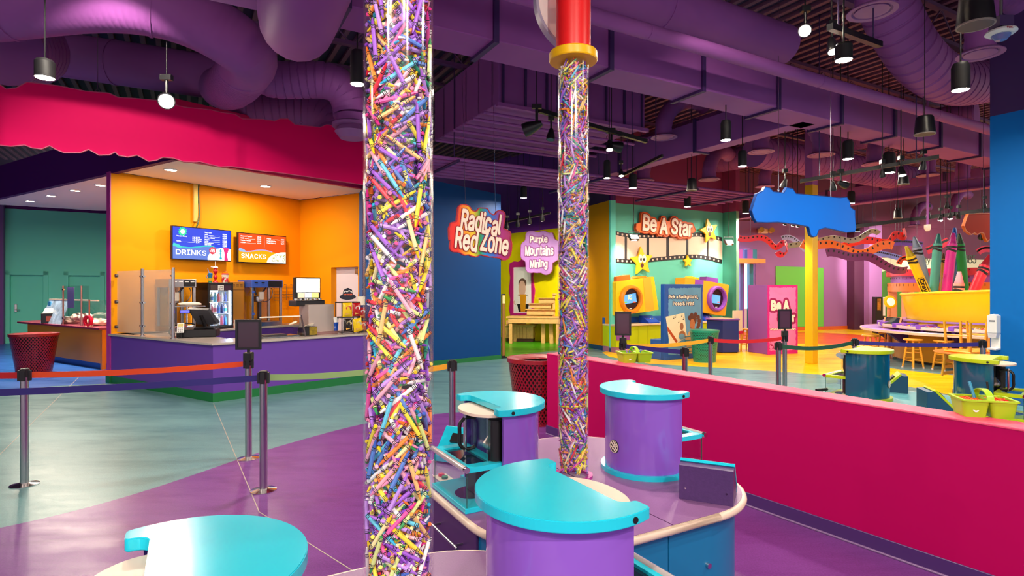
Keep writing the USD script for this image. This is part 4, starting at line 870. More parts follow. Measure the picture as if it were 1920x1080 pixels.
t.part('body', hull([rg.w(a, z, d) for a in (.09, .19) for z, d in ((CT + .09, .09), (CT + .25, .04), (CT + .1, .06), (CT + .25, .01))]), WHITE); t.part('screen', hull([rg.w(a, z, d) for a in (.105, .175) for z, d in ((CT + .19, .0615), (CT + .235, .0475), (CT + .19, .055))]), mat('lcd_yellow', 'd0c060', .3))
kp = [hull([rg.w(a + e, z + f, .1035 - (z + f - CT - .05) * .3125 + .002 * g_) for e in (-.008, .008) for f in (-.008, .008) for g_ in (0, 1)]) for a in (.115, .14, .165) for z in (CT + .115, CT + .14, CT + .165)]
for m_ in kp: t.part('key', m_, DARK_STEEL)
t = Thing('paper_stack', 'crumpled white paper lying over the register beside the left popcorn machine', 'paper', (*rg.xy(.2, -.3), CT + .52), world=True)
t.part('shelf', rg.box(-.05, .4, CT + .50, CT + .515, -.55, -.33), STEEL); t.part('shelf_post', rg.box(.12, .14, CT, CT + .5, -.46, -.44), STEEL)
pm = trimesh.creation.icosphere(3, 1.0); pm.vertices = pm.vertices * (1 + .25 * (meshkit.fbm(pm.vertices * 2.3 + 5, 3) - .5)[:, None]) * np.array([.18, .08, .035]); pm = mv(pm, (*rg.xy(.18, -.44), CT + .545), rz=20); t.part('sheet', pm, CREAM)
# menu screens
def menu_tv(a0, a1, z0, z1, label, bg_up, bg_lo, title):
    t = Thing('menu_screen', label, 'screen', (*TVF.xy((a0 + a1) / 2, .1), (z0 + z1) / 2), world=True); d = .15
    t.part('bezel', TVF.box(a0, a1, z0, z1, .09, d - .004, .006), BLACK); t.part('wall_mount', TVF.box((a0 + a1) / 2 - .2, (a0 + a1) / 2 + .2, (z0 + z1) / 2 - .15, (z0 + z1) / 2 + .15, 0, .09), BLACK)
    w, h = a1 - a0 - .036, z1 - z0 - .036; X = lambda u: a0 + .018 + u * w; Z = lambda v: z0 + .018 + v * h
    em = lambda n, c, e=.55: mat('screen_' + n, c, .3, emit=e, dark=.08)
    pr = lambda n, g, c, k, e=.85: t.part(n, TVF.prism(g, d + .0008 * k, d + .0008 * (k + 1)), em(n + title + c, c, e), smooth=False)
    full = sbox(X(0), Z(0), X(1), Z(1)); xs = np.linspace(0, 1, 40); wave = .42 + .055 * np.sin(xs * 8.5 + (2.6 if title == 'DRINKS' else 3.6)) * (1 - .4 * xs) - .02 * xs
    low = Polygon([(X(u), Z(v)) for u, v in zip(xs, wave)] + [(X(1), Z(0)), (X(0), Z(0))])
    pr('screen_upper', full.difference(low), bg_up, 0); pr('screen_lower', low, bg_lo, 0)
    pr('wave_line', LineString([(X(u), Z(v)) for u, v in zip(xs[1:28], wave[1:28])]).buffer(.012).intersection(full), '24c0c8' if title == 'DRINKS' else 'b8a0d8', 1)
    pr('title', fit(text(title, .1, fat=.0, space=.14), X(.05), X(.56), Z(.13), Z(.30)), 'ffffff', 1, 1.2)
    rows = []
    T = lambda s, u, v, hh: rows.append(affinity.translate(text(s, hh, bold=True), X(u), Z(v)))
    if title == 'DRINKS':
        for s, v in (('ICEE Yard', .87), ('16oz', .805), ('Refill', .75), ('Premium Drinks', .70), ('Regular', .645), ('Large', .59), ('Bottled Drinks', .535), ('add water', .48)): T(s, .53, v, .022)
        for s, v in (('$8.99', .845), ('$4.99', .775), ('$6.99', .715), ('$3.49', .63), ('$3.99', .575), ('$3.49', .505), ('$3.99', .45)): T(s, .85, v, .026)
        for s, u, v in (('Souvenir Bottle', .06, .70), ('1 for $13.99', .32, .69), ('2 for $11.99 ea', .32, .635), ('3 for $9.99 ea', .32, .58), ('Refills', .06, .54), ('$1.99', .38, .53)): T(s, u, v, .021)
        for u0, u1, v in ((.60, .80, .80), (.62, .80, .75), (.66, .80, .645), (.62, .80, .59), (.72, .80, .53), (.13, .36, .535)): rows.append(sbox(X(u0), Z(v), X(u1), Z(v) + .004))
        pr('menu_lines', unary_union(rows), 'ffffff', 1, 1.2)
        pr('splat', star(.08, .05, 11).buffer(.008).intersection(full) if False else affinity.translate(star(.085, .055, 12, 0).buffer(.006), X(.16), Z(.86)).intersection(full), '20d89a', 1); pr('splat_centre', affinity.translate(Point(0, 0).buffer(.045), X(.16), Z(.86)), 'd8fff0', 2, 1.2)
        cir = affinity.translate(affinity.scale(Point(0, 0).buffer(1), .30 * w, .40 * h), X(.88), Z(0.02)).intersection(full); pr('white_arc', cir, 'ffffff', 1, 1.2)
        pr('yard_cup', unary_union([affinity.translate(g, X(.815), Z(v)) for g, v in ((Point(0, 0).buffer(.024), .31), (Point(0, 0).buffer(.02), .22), (sbox(-.014, 0, .014, .2), .06), (Point(0, 0).buffer(.026), .07))]).intersection(full), '18a8c0', 2); pr('slush_cup', Polygon([(X(.86), Z(.42)), (X(.97), Z(.42)), (X(.93), Z(.2)), (X(.95), Z(0)), (X(.88), Z(0)), (X(.89), Z(.2))]), 'f02878', 2)
        pr('red_badge', affinity.translate(star(.082, .068, 14), X(.67), Z(.31)), 'd81838', 2); pr('badge_lettering', unary_union([at_mid(text('YOU', .03, fat=.03), X(.67), Z(.345)), at_mid(text('PICK', .03, fat=.03), X(.67), Z(.285))]), 'ffffff', 3, 1.2)
    else:
        for s, u, v in (('Souvenir Popcorn', .04, .89), ('Refill', .04, .815), ('Regular Popcorn', .04, .74), ('Medium', .04, .665), ('Pretzel', .58, .86), ('Dippin Dots Reg', .58, .785), ('Dippin Dots Lrg', .58, .71)): T(s, u, v, .024)
        for s, u, v in (('$9.99', .38, .89), ('$1.99', .38, .815), ('$3.99', .38, .74), ('$2.99', .38, .665), ('$3.99', .89, .86), ('$4.99', .89, .785), ('$5.99', .89, .71)): T(s, u, v, .026)
        for u0, u1, v in ((.12, .33, .815), (.15, .35, .665), (.7, .87, .86)): rows.append(sbox(X(u0), Z(v), X(u1), Z(v) + .004))
        rows.append(sbox(X(.525), Z(.56), X(.53), Z(.93)))
        pr('menu_lines', unary_union(rows), 'ffffff', 1, 1.2)
        bowl = affinity.translate(affinity.scale(Point(0, 0).buffer(1), .42 * w, .42 * h), X(1.0), Z(0.0)).intersection(full); pr('popcorn_bowl', bowl, 'f4f0e0', 1, 1.0)
        rn = random.Random(4); pr('popcorn_flecks', unary_union([Point(X(.68 + .3 * rn.random()), Z(.04 + .26 * rn.random())).buffer(.006 + .006 * rn.random()) for _ in range(60)]).intersection(bowl.buffer(-.01)), 'b8c060', 2, .7)
    cr_ = affinity.rotate(Polygon([(0, -.03), (.12, -.03), (.17, -.008), (.17, .008), (.12, .03), (0, .03)]), -18, origin=(0, 0)); pr('crayon_print', affinity.translate(cr_, X(.005), Z(.45)).intersection(full), '3ad0c8' if title == 'DRINKS' else '98b8e8', 2)
a0 = TVF.a(322, .15); a1 = TVF.a(434, .15); zt_, zb_ = TVF.P(322, 422.2, .15)[1], TVF.P(322, 486.2, .15)[1]
menu_tv(a0, a1, zb_, zt_, 'blue DRINKS menu screen on the orange wall', '1f3fd8', '5a78d0', 'DRINKS')
menu_tv(TVF.a(446, .15), TVF.a(537, .15), zb_ - .01, zt_ - .02, 'orange SNACKS menu screen on the orange wall', 'e4501c', 'f2a808', 'SNACKS')
t = Thing('cable_raceway', 'slim shiny cable raceway running from the soffit down to the DRINKS screen', 'cable cover', (*TVF.xy(TVF.a(370, .03), .03), 3.2), world=True)
ar = TVF.a(368, .05); t.part('channel', TVF.box(ar - .05, ar + .04, zt_ + .12, CZ, .0, .05, .006), mat('raceway_gold', 'e8c868', .25, .3)); t.part('cable', tube(curve([TVF.w(ar + .055, CZ, .05), TVF.w(ar + .06, zt_ + .4, .05), TVF.w(ar + .05, zt_ + .2, .06), TVF.w(ar - .02, zt_ + .0, .08)], 20), .014, 8), mat('cable_green', '2c4a20', .4))
# beverage cooler
def bottle(h, r, cols, label, p, group, can=False):
    t = Thing('soda_can' if can else 'drink_bottle', label, 'can' if can else 'bottle', p, group=group)
    if can: t.part('body', lathe([(r * .8, 0), (r, .008), (r, h - .012), (r * .82, h)], 14), cols[0]); t.part('lid', lathe([(r * .78, h), (r * .8, h + .003)], 14), STEEL)
    else:
        t.part('body', lathe([(r * .9, 0), (r, .01), (r, h * .62), (r * .4, h * .86), (r * .38, h * .92)], 14), cols[0]); t.part('label', ring(r * 1.0, r * 1.03, h * .2, h * .52, 14), cols[1]); t.part('cap', cyl(r * .45, h * .92, h, 12), cols[2])
    return t
zf = .89; ca0, ca1 = 1.457, 1.977
t = Thing('drink_cooler', 'small black glass-door drink cooler lit from inside on the back counter', 'fridge', (*TVF.xy(1.7, .3), zf), world=True)
CB = BLACK; zt2 = zf + .92
for m_ in (TVF.box(ca0, ca0 + .03, zf, zt2, .05, .53), TVF.box(ca1 - .03, ca1, zf, zt2, .05, .53), TVF.box(ca0, ca1, zf, zf + .06, .05, .53), TVF.box(ca0, ca1, zt2 - .15, zt2, .05, .53)): t.part('case_panel', m_, CB)
t.part('back_lining', TVF.box(ca0 + .03, ca1 - .03, zf + .06, zt2 - .15, .05, .07), mat('glowing_cooler_lining', 'dfe8ff', .5, emit=3.5))  # lining itself glows, standing in for light inside the cooler
for i, (m_) in enumerate((TVF.box(ca0, ca0 + .035, zf, zt2, .53, .56, .004), TVF.box(ca1 - .035, ca1, zf, zt2, .53, .56, .004), TVF.box(ca0, ca1, zf, zf + .05, .53, .56, .004), TVF.box(ca0, ca1, zt2 - .04, zt2, .53, .56, .004))): t.part('door_rail', m_, BLACK)
t.part('led_strip', TVF.box(ca1 - .06, ca1 - .045, zf + .07, zt2 - .16, .49, .52), mat('led_blue_white', 'c8d8ff', .4, emit=22.0))
t.part('door_glass', TVF.box(ca0 + .035, ca1 - .035, zf + .05, zt2 - .16, .54, .545), GLASS); t.part('header', TVF.box(ca0 + .035, ca1 - .035, zt2 - .16, zt2 - .04, .535, .552), mat('header_plum', '3a1830', .4))
t.part('header_panel', TVF.box(ca0 + .05, ca0 + .17, zt2 - .15, zt2 - .05, .552, .555), mat('header_brown', '4a3834', .4))
t.part('header_label', TVF.box(ca0 + .2, ca0 + .32, zt2 - .155, zt2 - .05, .552, .556), WHITE); hl = unary_union([at_mid(text('LIFE', .03, space=.2), ca0 + .26, zt2 - .085), at_mid(text('WTR', .03, space=.2), ca0 + .26, zt2 - .128)]); t.part('header_lettering', TVF.prism(hl, .556, .5575), INK, smooth=False)
t.part('handle', tube([TVF.w(ca0 + .02, zf + .32, .56), TVF.w(ca0 + .02, zf + .34, .59), TVF.w(ca0 + .02, zf + .5, .59), TVF.w(ca0 + .02, zf + .52, .56)], .012, 10), STEEL)
shelves = [zf + .065, zf + .3, zf + .535]
for z in shelves[1:]: t.part('shelf', TVF.box(ca0 + .03, ca1 - .03, z - .012, z, .08, .50), mat('shelf_white', 'dfe6f4', .4))
BM = {n: mat('drink_' + n, c, .25) for n, c in dict(lime='8cc83c', blue='1c6fd0', red='d02040', white='f0f0f6', yellow='e8c820', pink='e86a90', navy='1a2c70', aqua='28b4d8').items()}
rows3 = [(['red', 'navy', 'white', 'white', 'pink', 'blue'], 0), (['yellow', 'red', 'pink', 'blue', 'navy', 'aqua'], 1), (['lime', 'blue', 'aqua', 'red', 'white', 'navy'], 2)]
for cs, lv in rows3:
    for i, c in enumerate(cs):
        a = ca0 + .075 + i * (ca1 - ca0 - .15) / 5.2; p = TVF.w(a, shelves[lv] + .001, .42)
        bottle(.2 if lv < 2 else .19, .031, (BM['white'] if (i + lv) % 3 == 0 else BM[c], BM[c], BM['blue' if i % 2 else 'white']), f'{["bottom", "middle", "top"][lv]} shelf bottle in the cooler with {c} label, {["first", "second", "third", "fourth", "fifth", "sixth"][i]} from the left', p, None)
# cups on the cooler
px_ = lambda px, py, d=.35: TVF.w(TVF.a(px, d), zt2, d)
t = Thing('souvenir_cup', 'blue and green souvenir cup with straw on top of the cooler', 'cup', px_(384 + 10, 530)); t.part('body', lathe([(.032, 0), (.046, .17)], 20), mat('cup_green', '3a9a58', .35)); t.part('upper_band', lathe([(.0405, .1), (.0475, .175), (.049, .18), (.02, .195)], 20), mat('cup_blue', '1c6aa0', .35)); t.part('print', ring(.0355, .0405, .03, .085, 20), mat('cup_print', 'c8a020', .4)); t.part('straw', tube([(0, 0, .15), (-.05, 0, .28)], .005, 8), BM['blue']); t.part('handle', tube(curve([(-.04, 0, .15), (-.075, 0, .12), (-.04, 0, .08)], 12), .006, 8), BM['blue'])
t = Thing('yard_cup', 'tall wavy red yard cup with white lid and straw on top of the cooler', 'cup', px_(404, 530)); zz_ = np.linspace(0, .29, 34); t.part('body', lathe([(.028 + .011 * math.cos(z / .29 * 17) + (.012 if z > .22 else 0) + (.012 if z < .04 else 0), z) for z in zz_], 20), mat('yard_red', 'd41426', .2)); t.part('lid', lathe([(.05, .29), (.05, .305), (.03, .33)], 20), WHITE); t.part('straw', tube([(0, 0, .32), (.0, 0, .42), ], .006, 8), WHITE); t.part('spout', tube([(-.02, 0, .31), (-.09, 0, .315)], .01, 8), WHITE)
t = Thing('popcorn_bucket', 'white and red popcorn bucket with lid on top of the cooler', 'bucket', px_(422, 530)); t.part('body', lathe([(.048, 0), (.068, .165)], 24), CREAM); t.part('print', cat_([mv(cyl(.022, 0, .003, 14), (.055 * math.cos(a) + .004 * math.cos(a), .058 * math.sin(a), .07 + .035 * ((i % 3) - 1)), ry=90 - 6, rz=math.degrees(a)) for i, a in enumerate(np.linspace(0, 6.28, 15)[:-1])]), BM['red'], kind='stuff'); t.part('lid', lathe([(.072, .165), (.072, .18), (.05, .19)], 24), mat('lid_pink_red', 'e03048', .3)); t.part('bail', tube(curve([(-.07, 0, .17), (0, 0, .235), (.07, 0, .17)], 16), .003, 6), BM['red'])
# popcorn machines
def popper(a0, a1, label, head, side):
    t = Thing('popcorn_machine', label, 'popcorn machine', (*TVF.xy((a0 + a1) / 2, .3), CT), world=True); z0, z1, d0, d1 = CT, 1.87, .06, .54
    t.part('base_drawer', TVF.box(a0, a1, z0, z0 + .1, d0, d1, .006), STEEL)
    for a in (a0, a1 - .05):
        for d in (d0, d1 - .05): t.part('corner_post', TVF.box(a, a + .05, z0 + .1, z1 - .16, d, d + .05, .004), side)
    t.part('canopy', TVF.box(a0 - .01, a1 + .01, z1 - .16, z1, d0 - .01, d1 + .01, .008), head)
    t.part('control_panel', TVF.box(a0 + (a1 - a0) * .52, a1 - .02, z1 - .145, z1 - .02, d1 + .01, d1 + .016), BLACK)
    for i in range(4): t.part('vent_slot', TVF.box(a0 + .06 + i * (a1 - a0) * .22, a0 + .06 + i * (a1 - a0) * .22 + .07, z1 - .06, z1 - .045, d1 + .0095, d1 + .018), WHITE if head is not MATS.get('popper_blue') else BLACK)
    m = (a0 + a1) / 2; kz = z1 - .42
    t.part('kettle', mv(lathe([(.07, -.06), (.1, -.03), (.1, .06), (.06, .08)], 24), (*TVF.xy(m - .06, .3), kz)), STEEL); t.part('kettle_motor', TVF.box(m - .11, m - .01, kz + .0, kz + .17, .38, .44, .01), CREAM)
    for s in (-.16, .12): t.part('kettle_arm', tube([TVF.w(m + s, z1 - .16, .32), TVF.w(m - .06 + s * .4, kz + .1, .32)], .018, 8), DARK_STEEL)
    t.part('power_cord', tube(curve([TVF.w(m + .22, z1 - .17, .35), TVF.w(m + .22, kz + .05, .36), TVF.w(m + .08, kz - .05, .35), TVF.w(m - .02, kz, .35)], 24), .009, 8), DARK_STEEL)
    t.part('dump_post', TVF.box(m - .06, m + .0, z0 + .1, kz - .06, .27, .33), DARK_STEEL); t.part('rear_pane', TVF.box(a0 + .05, a1 - .05, z0 + .1, z1 - .16, d0 + .02, d0 + .026), GLASS)
    t.part('side_pane', TVF.box(a1 - .028, a1 - .022, z0 + .1, z1 - .16, d0 + .05, d1 - .05), GLASS)
    for z in (z0 + .25, z1 - .28): t.part('hinge', TVF.box(a0 + .0, a0 + .06, z, z + .05, d1, d1 + .012), head)
popper(.733, 1.225, 'steel popcorn machine seen behind the frosted partition', STEEL, STEEL); popper(2.40, 3.135, 'popcorn machine with blue canopy right of the cooler', mat('popper_blue', '3a5cb8', .35), STEEL)
wg = Thing('warming_cabinet', 'orange-tinted steel cabinet with vents between the cooler and the blue popcorn machine', 'cabinet', (*TVF.xy(2.2, .2), CT), world=True)
wg.part('body', TVF.box(2.03, 2.36, CT, 1.83, .05, .35, .008), mat('gold_steel', 'd08a30', .3, .5))
for i in range(3):
    for z in (1.74, 1.77): wg.part('vent_slot', TVF.box(2.09 + i * .085, 2.145 + i * .085, z, z + .008, .349, .354), mat('vent_brown', '6a3c10', .5))  # slots and seam share one dark brown
wg.part('door_seam', TVF.box(2.05, 2.34, 1.66, 1.668, .349, .3535), MATS['vent_brown'])
# wire rack on the wall
t = Thing('wire_rack', 'wire shelf on the orange wall right of the blue popcorn machine', 'rack', (*TVF.xy(3.5, .1), 1.6), world=True)
for i in range(6): t.part('wire', tube([TVF.w(3.25, 1.42 + i * .07, .08), TVF.w(3.75, 1.42 + i * .07, .08)], .005, 6), DARK_STEEL)
for a in (3.25, 3.41, 3.58, 3.75): t.part('upright', tube([TVF.w(a, 1.42, .085), TVF.w(a, 1.78, .085), TVF.w(a, 1.78, .0)], .006, 6), DARK_STEEL)
# striped popcorn boxes
for i, (px, h) in enumerate(((440, .16), (447, .11), (434, .1))):
    p = TVF.w(TVF.a(px, .42), CT, .42); t = Thing('popcorn_tub', ['tall', 'short', 'partly hidden'][i] + ' red striped popcorn tub right of the cooler', 'tub', p); t.part('body', lathe([(.04, 0), (.055, h)], 20), CREAM); t.part('stripe', cat_([mv(hull([(.0405, -.006, .0), (.0405, .006, 0), (.056, -.008, h), (.056, .008, h), (.042, 0, 0), (.0575, 0, h)]), rz=a) for a in range(0, 360, 40)]), BM['red'], kind='stuff')
# acrylic guard on the counter
fa = lambda px, py: (lambda q: (float((np.array(q) - C0) @ FCF.u), float((np.array(q) - C0) @ FCF.n)))(gp(px, py, CT))
g0, g1 = .78, 1.5
t = Thing('acrylic_guard', 'clear acrylic serving guard with a steel tray on the right counter', 'sneeze guard', (*FCF.xy(1.1, -.4), CT), world=True)
t.part('front_pane', hull([FCF.w(a, z, d) for a in (g0, g1) for z, d in ((CT, -.14), (CT + .34, -.3), (CT, -.146), (CT + .34, -.306))]), GLASS); t.part('top_pane', FCF.box(g0, g1, CT + .335, CT + .345, -.56, -.3), GLASS); t.part('top_edge', FCF.box(g0 + .03, g1, CT + .33, CT + .35, -.305, -.295), CREAM)
for a in (g0, g1 - .006): t.part('end_pane', hull([FCF.w(a + e, z, d) for e in (0, .006) for z, d in ((CT, -.15), (CT + .33, -.31), (CT, -.56), (CT + .33, -.56))]), GLASS)
t.part('tray', FCF.box(g0 + .05, g1 - .06, CT, CT + .03, -.52, -.2, .005), STEEL); t.part('tray_cover', FCF.box(g0 + .08, g1 - .25, CT + .03, CT + .05, -.5, -.25, .005), DARK_STEEL); t.part('scoop', hull([FCF.w(g1 - .2 + e, CT + .2 + f, -.3 + q) for e, f, q in ((0, 0, 0), (.14, .05, .02), (.13, .06, -.04), (.02, .012, -.04), (.1, .03, .05))]), CREAM); t.part('end_bracket', hull([FCF.w(g1 + e, z, d) for e in (0, .02) for z, d in ((CT, -.12), (CT + .36, -.29), (CT, -.15), (CT + .36, -.32))]), STEEL)
# soda fountain
s0, s1 = 1.68, 2.17
t = Thing('soda_fountain', 'stainless soda fountain with a glowing display at the right end of the food stand', 'soda fountain', (*FCF.xy(1.9, -.7), CT), world=True)
t.part('cabinet', FCF.box(s0, s1, CT, CT + .53, -.72, -.36, .006), mat('warm_stainless', 'c8b4aa', .38, .55)); t.part('drip_base', FCF.box(s0 - .03, s1 + .04, CT, CT + .05, -.74, -.30, .005), mat('warm_steel', 'b88a80', .3, .7)); t.part('valve_block', FCF.box(s0 - .16, s0 + .38, CT + .5, CT + .6, -.8, -.5, .01), BLACK)
for i in range(6): t.part('valve', mv(cyl(.03, CT + .6, CT + .635, 14), (*FCF.xy(s0 - .1 + i * .09, -.64), 0)), CHROME)
dk0, dk1 = FCF.a(553, -.78), FCF.a(601, -.78); zq = lambda py: FCF.P(576, py, -.78)[1]
t.part('display_case', FCF.box(dk0, dk1, zq(562), zq(520), -.86, -.78, .008), BLACK); t.part('display_screen', FCF.box(dk0 + .035, dk1 - .02, zq(548), zq(522), -.7795, -.777), mat('display_white', 'fff4e0', .4, emit=2.4))
for i in range(3): w_ = (dk1 - dk0 - .08) / 3; t.part('flavour_tile', FCF.box(dk0 + .05 + i * w_, dk0 + .04 + (i + 1) * w_, zq(558), zq(549), -.7795, -.777), mat('tile_%d' % i, ('ffc080', 'ffe8f0', 'ffc860')[i], .4, emit=1.6))
for i in range(3): t.part('push_light', mv(mv(cyl(.012, 0, .012, 12), ry=90), tuple(FCF.w(dk0 + .09 + i * .13, zq(560.5), -.775)), rz=-46), mat('push_light', 'fff0c0', .3, emit=2))
# napkin holder, cups, chips
a, d = fa(583, 629); t = Thing('napkin_holder', 'black and gold napkin box in front of the soda fountain', 'napkin holder', (*FCF.xy(a, d - .08), CT), world=True)
t.part('body', FCF.box(a - .16, a + .12, CT, CT + .15, d - .16, d + .0, .01), BLACK); t.part('front_plate', FCF.box(a - .03, a + .115, CT + .01, CT + .145, d + .0, d + .004), mat('gold_print', '8a7418', .3, var=.5, vscale=30)); t.part('napkin', hull([FCF.w(a - .1 + e, CT + .15 + f, d - .08 + g) for e, f, g in ((0, 0, 0), (.16, 0, 0), (.2, .06, .02), (.05, .03, .05), (.18, .055, -.05), (0, 0, -.04))]), CREAM)
for i, (px, py, lab) in enumerate(((629, 625, 'blue paper cup stack with a white top right of the soda fountain'), (621, 618, 'blue paper cup stack half hidden behind the soda fountain corner'))):
    p = gp(px, py, CT) if i == 0 else FCF.xy(2.27, -.56); t = Thing('paper_cups', lab, 'cups', (*p, CT)); t.part('stack_body', lathe([(.04, 0), (.052, .2)], 20), mat('cup_royal', '1048b0', .35)); t.part('top_cup', lathe([(.046, .2), (.056, .29)], 20), WHITE if i == 0 else MATS['cup_royal']); 
    t.part('printed_mark', mv(prism(Point(0, 0).buffer(.016).difference(Point(0, 0).buffer(.011)), 0, .002), (.008, -.049, .11), rx=82), WHITE, smooth=False)
a, d = fa(659, 625); RK = Frame(FCF.xy(a - .19, d), FCF.u)
t = Thing('snack_rack', 'black snack rack with a round dark header at the right end of the counter', 'rack', (*RK.xy(.18, -.1), CT), world=True)
for a_ in (0, .36):
    for d_ in (0, -.22): t.part('upright', mv(cyl(.009, CT, CT + .56, 8), (*RK.xy(a_, d_), 0)), BLACK)
for z in (CT + .02, CT + .28, CT + .55): t.part('shelf', RK.box(-.01, .37, z, z + .02, -.23, .01), BLACK)
hx = [(.18 + .16 * math.cos(q), CT + .66 + .055 * math.sin(q)) for q in np.linspace(0, 6.28, 40)[:-1]]; hd_ = unary_union([Polygon(hx), Polygon([(.08, CT + .66), (.28, CT + .66), (.25, CT + .78), (.18, CT + .81), (.11, CT + .78)]).buffer(.012)]); t.part('header_sign', RK.prism(hd_, -.12, -.1), mat('header_navy', '18182c', .4)); t.part('header_print', RK.prism(LineString([(.1, CT + .745), (.13, CT + .765), (.16, CT + .75), (.2, CT + .775), (.26, CT + .745)]).buffer(.008), -.1, -.098), WHITE, smooth=False); t.part('header_lettering', RK.prism(unary_union([sbox(.09 + .03 * i, CT + .69, .112 + .03 * i, CT + .715) for i in range(6)]), -.1, -.097), mat('print_orange_red', 'd85a3c', .4), smooth=False)
def bag(fr, a, z, d, w, h, col, col2, label, oval=True, tilt=0):
    n = 14; u, v = np.meshgrid(np.linspace(-1, 1, n), np.linspace(-1, 1, n)); th = .035 * (1 - np.abs(u) ** 3) * (1 - np.abs(v) ** 4) + .0015
    pts = lambda s: np.stack([u.ravel() * w / 2, v.ravel() * h / 2, s * th.ravel()], 1)
    f = [(i * n + j, i * n + j + 1, (i + 1) * n + j + 1) for i in range(n - 1) for j in range(n - 1)] + [(i * n + j, (i + 1) * n + j + 1, (i + 1) * n + j) for i in range(n - 1) for j in range(n - 1)]
    vv = np.vstack([pts(1), pts(-1)]); ff = f + [(a_ + n * n, c_ + n * n, b_ + n * n) for a_, b_, c_ in f]; m = trimesh.Trimesh(vv, ff, process=False); m.apply_transform(trimesh.transformations.rotation_matrix(math.radians(tilt), [0, 0, 1])); m.apply_translation([a, z, d])
    t = Thing('snack_bag', label, 'snack bag', tuple(fr.w(a, z - h / 2, d)), world=True); t.part('pouch', fr.put(m), col, smooth=True)
    o_ = affinity.translate(affinity.scale(Point(0, 0).buffer(1), w * .3, h * .14), a + .01, z + h * .12); t.part('printed_oval', fr.put(mv(prism(o_, 0, .004), (0, 0, d + .031))), col2, smooth=False); t.part('printed_chip', fr.put(mv(prism(affinity.rotate(sbox(a - w * .3, z - h * .34, a + w * .12, z - h * .2), 12, origin='center'), 0, .003), (0, 0, d + .03))), mat('chip_gold', 'd8a040', .5), smooth=False)
BGY, BGR, BGK, BGO = mat('bag_yellow', 'e8c010', .25), mat('bag_red', 'b01018', .25), mat('bag_black', '201814', .25), mat('bag_orange', 'd85a18', .25)
bag(RK, .09, CT + .43, .03, .19, .25, BGY, BM['red'], 'yellow snack bag, upper left on the black rack'); bag(RK, .275, CT + .43, .03, .17, .24, BGR, WHITE, 'red snack bag, upper right on the black rack'); bag(RK, .1, CT + .16, .03, .18, .23, BGK, mat('oval_cream', 'c8b080', .4), 'black snack bag, lower left on the black rack'); bag(RK, .28, CT + .15, .06, .18, .24, BGY, mat('oval_grey', 'b0a890', .4), 'yellow snack bag leaning out, lower right on the black rack', tilt=8)
R2 = Frame(FCF.xy(2.62, -.3), FCF.u); t = Thing('snack_stand', 'second snack stand with a pale card, half hidden by the near crayon tube', 'rack', (*R2.xy(.1, 0), CT), world=True)
t.part('back_board', R2.box(0, .4, CT, CT + .5, -.04, -.03), BM['navy']); t.part('shelf', R2.box(0, .4, CT + .0, CT + .02, -.04, .1), BLACK); t.part('shelf', R2.box(0, .4, CT + .24, CT + .255, -.04, .1), BLACK); t.part('price_card', R2.box(.0, .16, CT + .5, CT + .66, -.04, -.03), CREAM)
bag(R2, .05, CT + .36, .03, .15, .2, BGR, BM['white'], 'red bag on the second snack stand beside the near tube'); bag(R2, .06, CT + .12, .04, .16, .18, BGO, WHITE, 'orange bag low on the second snack stand beside the near tube')
# magenta hanging sign
SGF = Frame((-7.6, 6.6), (.83, .557))
top = [(-130, 150), (-60, 150), (0, 158), (12, 166), (30, 164), (50, 153), (110, 160), (160, 170), (182, 172), (205, 174), (222, 182), (245, 183), (300, 188), (345, 200), (395, 205), (415, 210), (440, 213), (455, 222), (490, 223), (515, 226), (525, 222), (540, 222), (553, 233), (600, 238), (612, 233), (632, 235), (645, 243), (690, 246), (712, 254)]
bot = [(712, 352), (640, 341), (510, 322.5), (497, 322), (470, 318), (433, 312.5), (413, 313.5), (390, 308), (374, 303.5), (368, 304.5), (345, 304), (325, 297), (305, 295.5), (294, 301), (278, 303), (262, 294), (256, 291.5), (240, 295), (222, 292), (216, 286), (205, 291), (185, 291.5), (170, 283), (166, 281), (150, 287), (120, 287), (105, 281), (93, 274), (78, 280), (60, 278), (46, 272.5), (20, 275), (0, 273), (-60, 270), (-130, 268)]
t = Thing('hanging_sign', 'huge blank magenta sign with scalloped edges hanging in front of the food stand', 'sign', (*SGF.xy(2.5), 3.9), world=True)
sp = SGF.poly(top + bot); t.part('panel', SGF.prism(sp, -.035, .0), PINK_SIGN, smooth=False); t.part('edge_band', SGF.prism(sp.difference(sp.buffer(-.012)), -.036, .002), mat('magenta_edge', 'c03c6a', .45), smooth=False)
for px in (183, 565):
    a_, z_ = SGF.P(px, 172 if px < 300 else 232); t.part('eye_hook', SGF.put(mv(ring(.018, .024, -.004, .004, 16), (a_, z_ + .02, -.015))), CHROME); t.part('hanging_wire', tube([SGF.w(a_, z_ + .04, -.015), SGF.w(a_, 6.2, -.015)], .004, 6), CHROME)
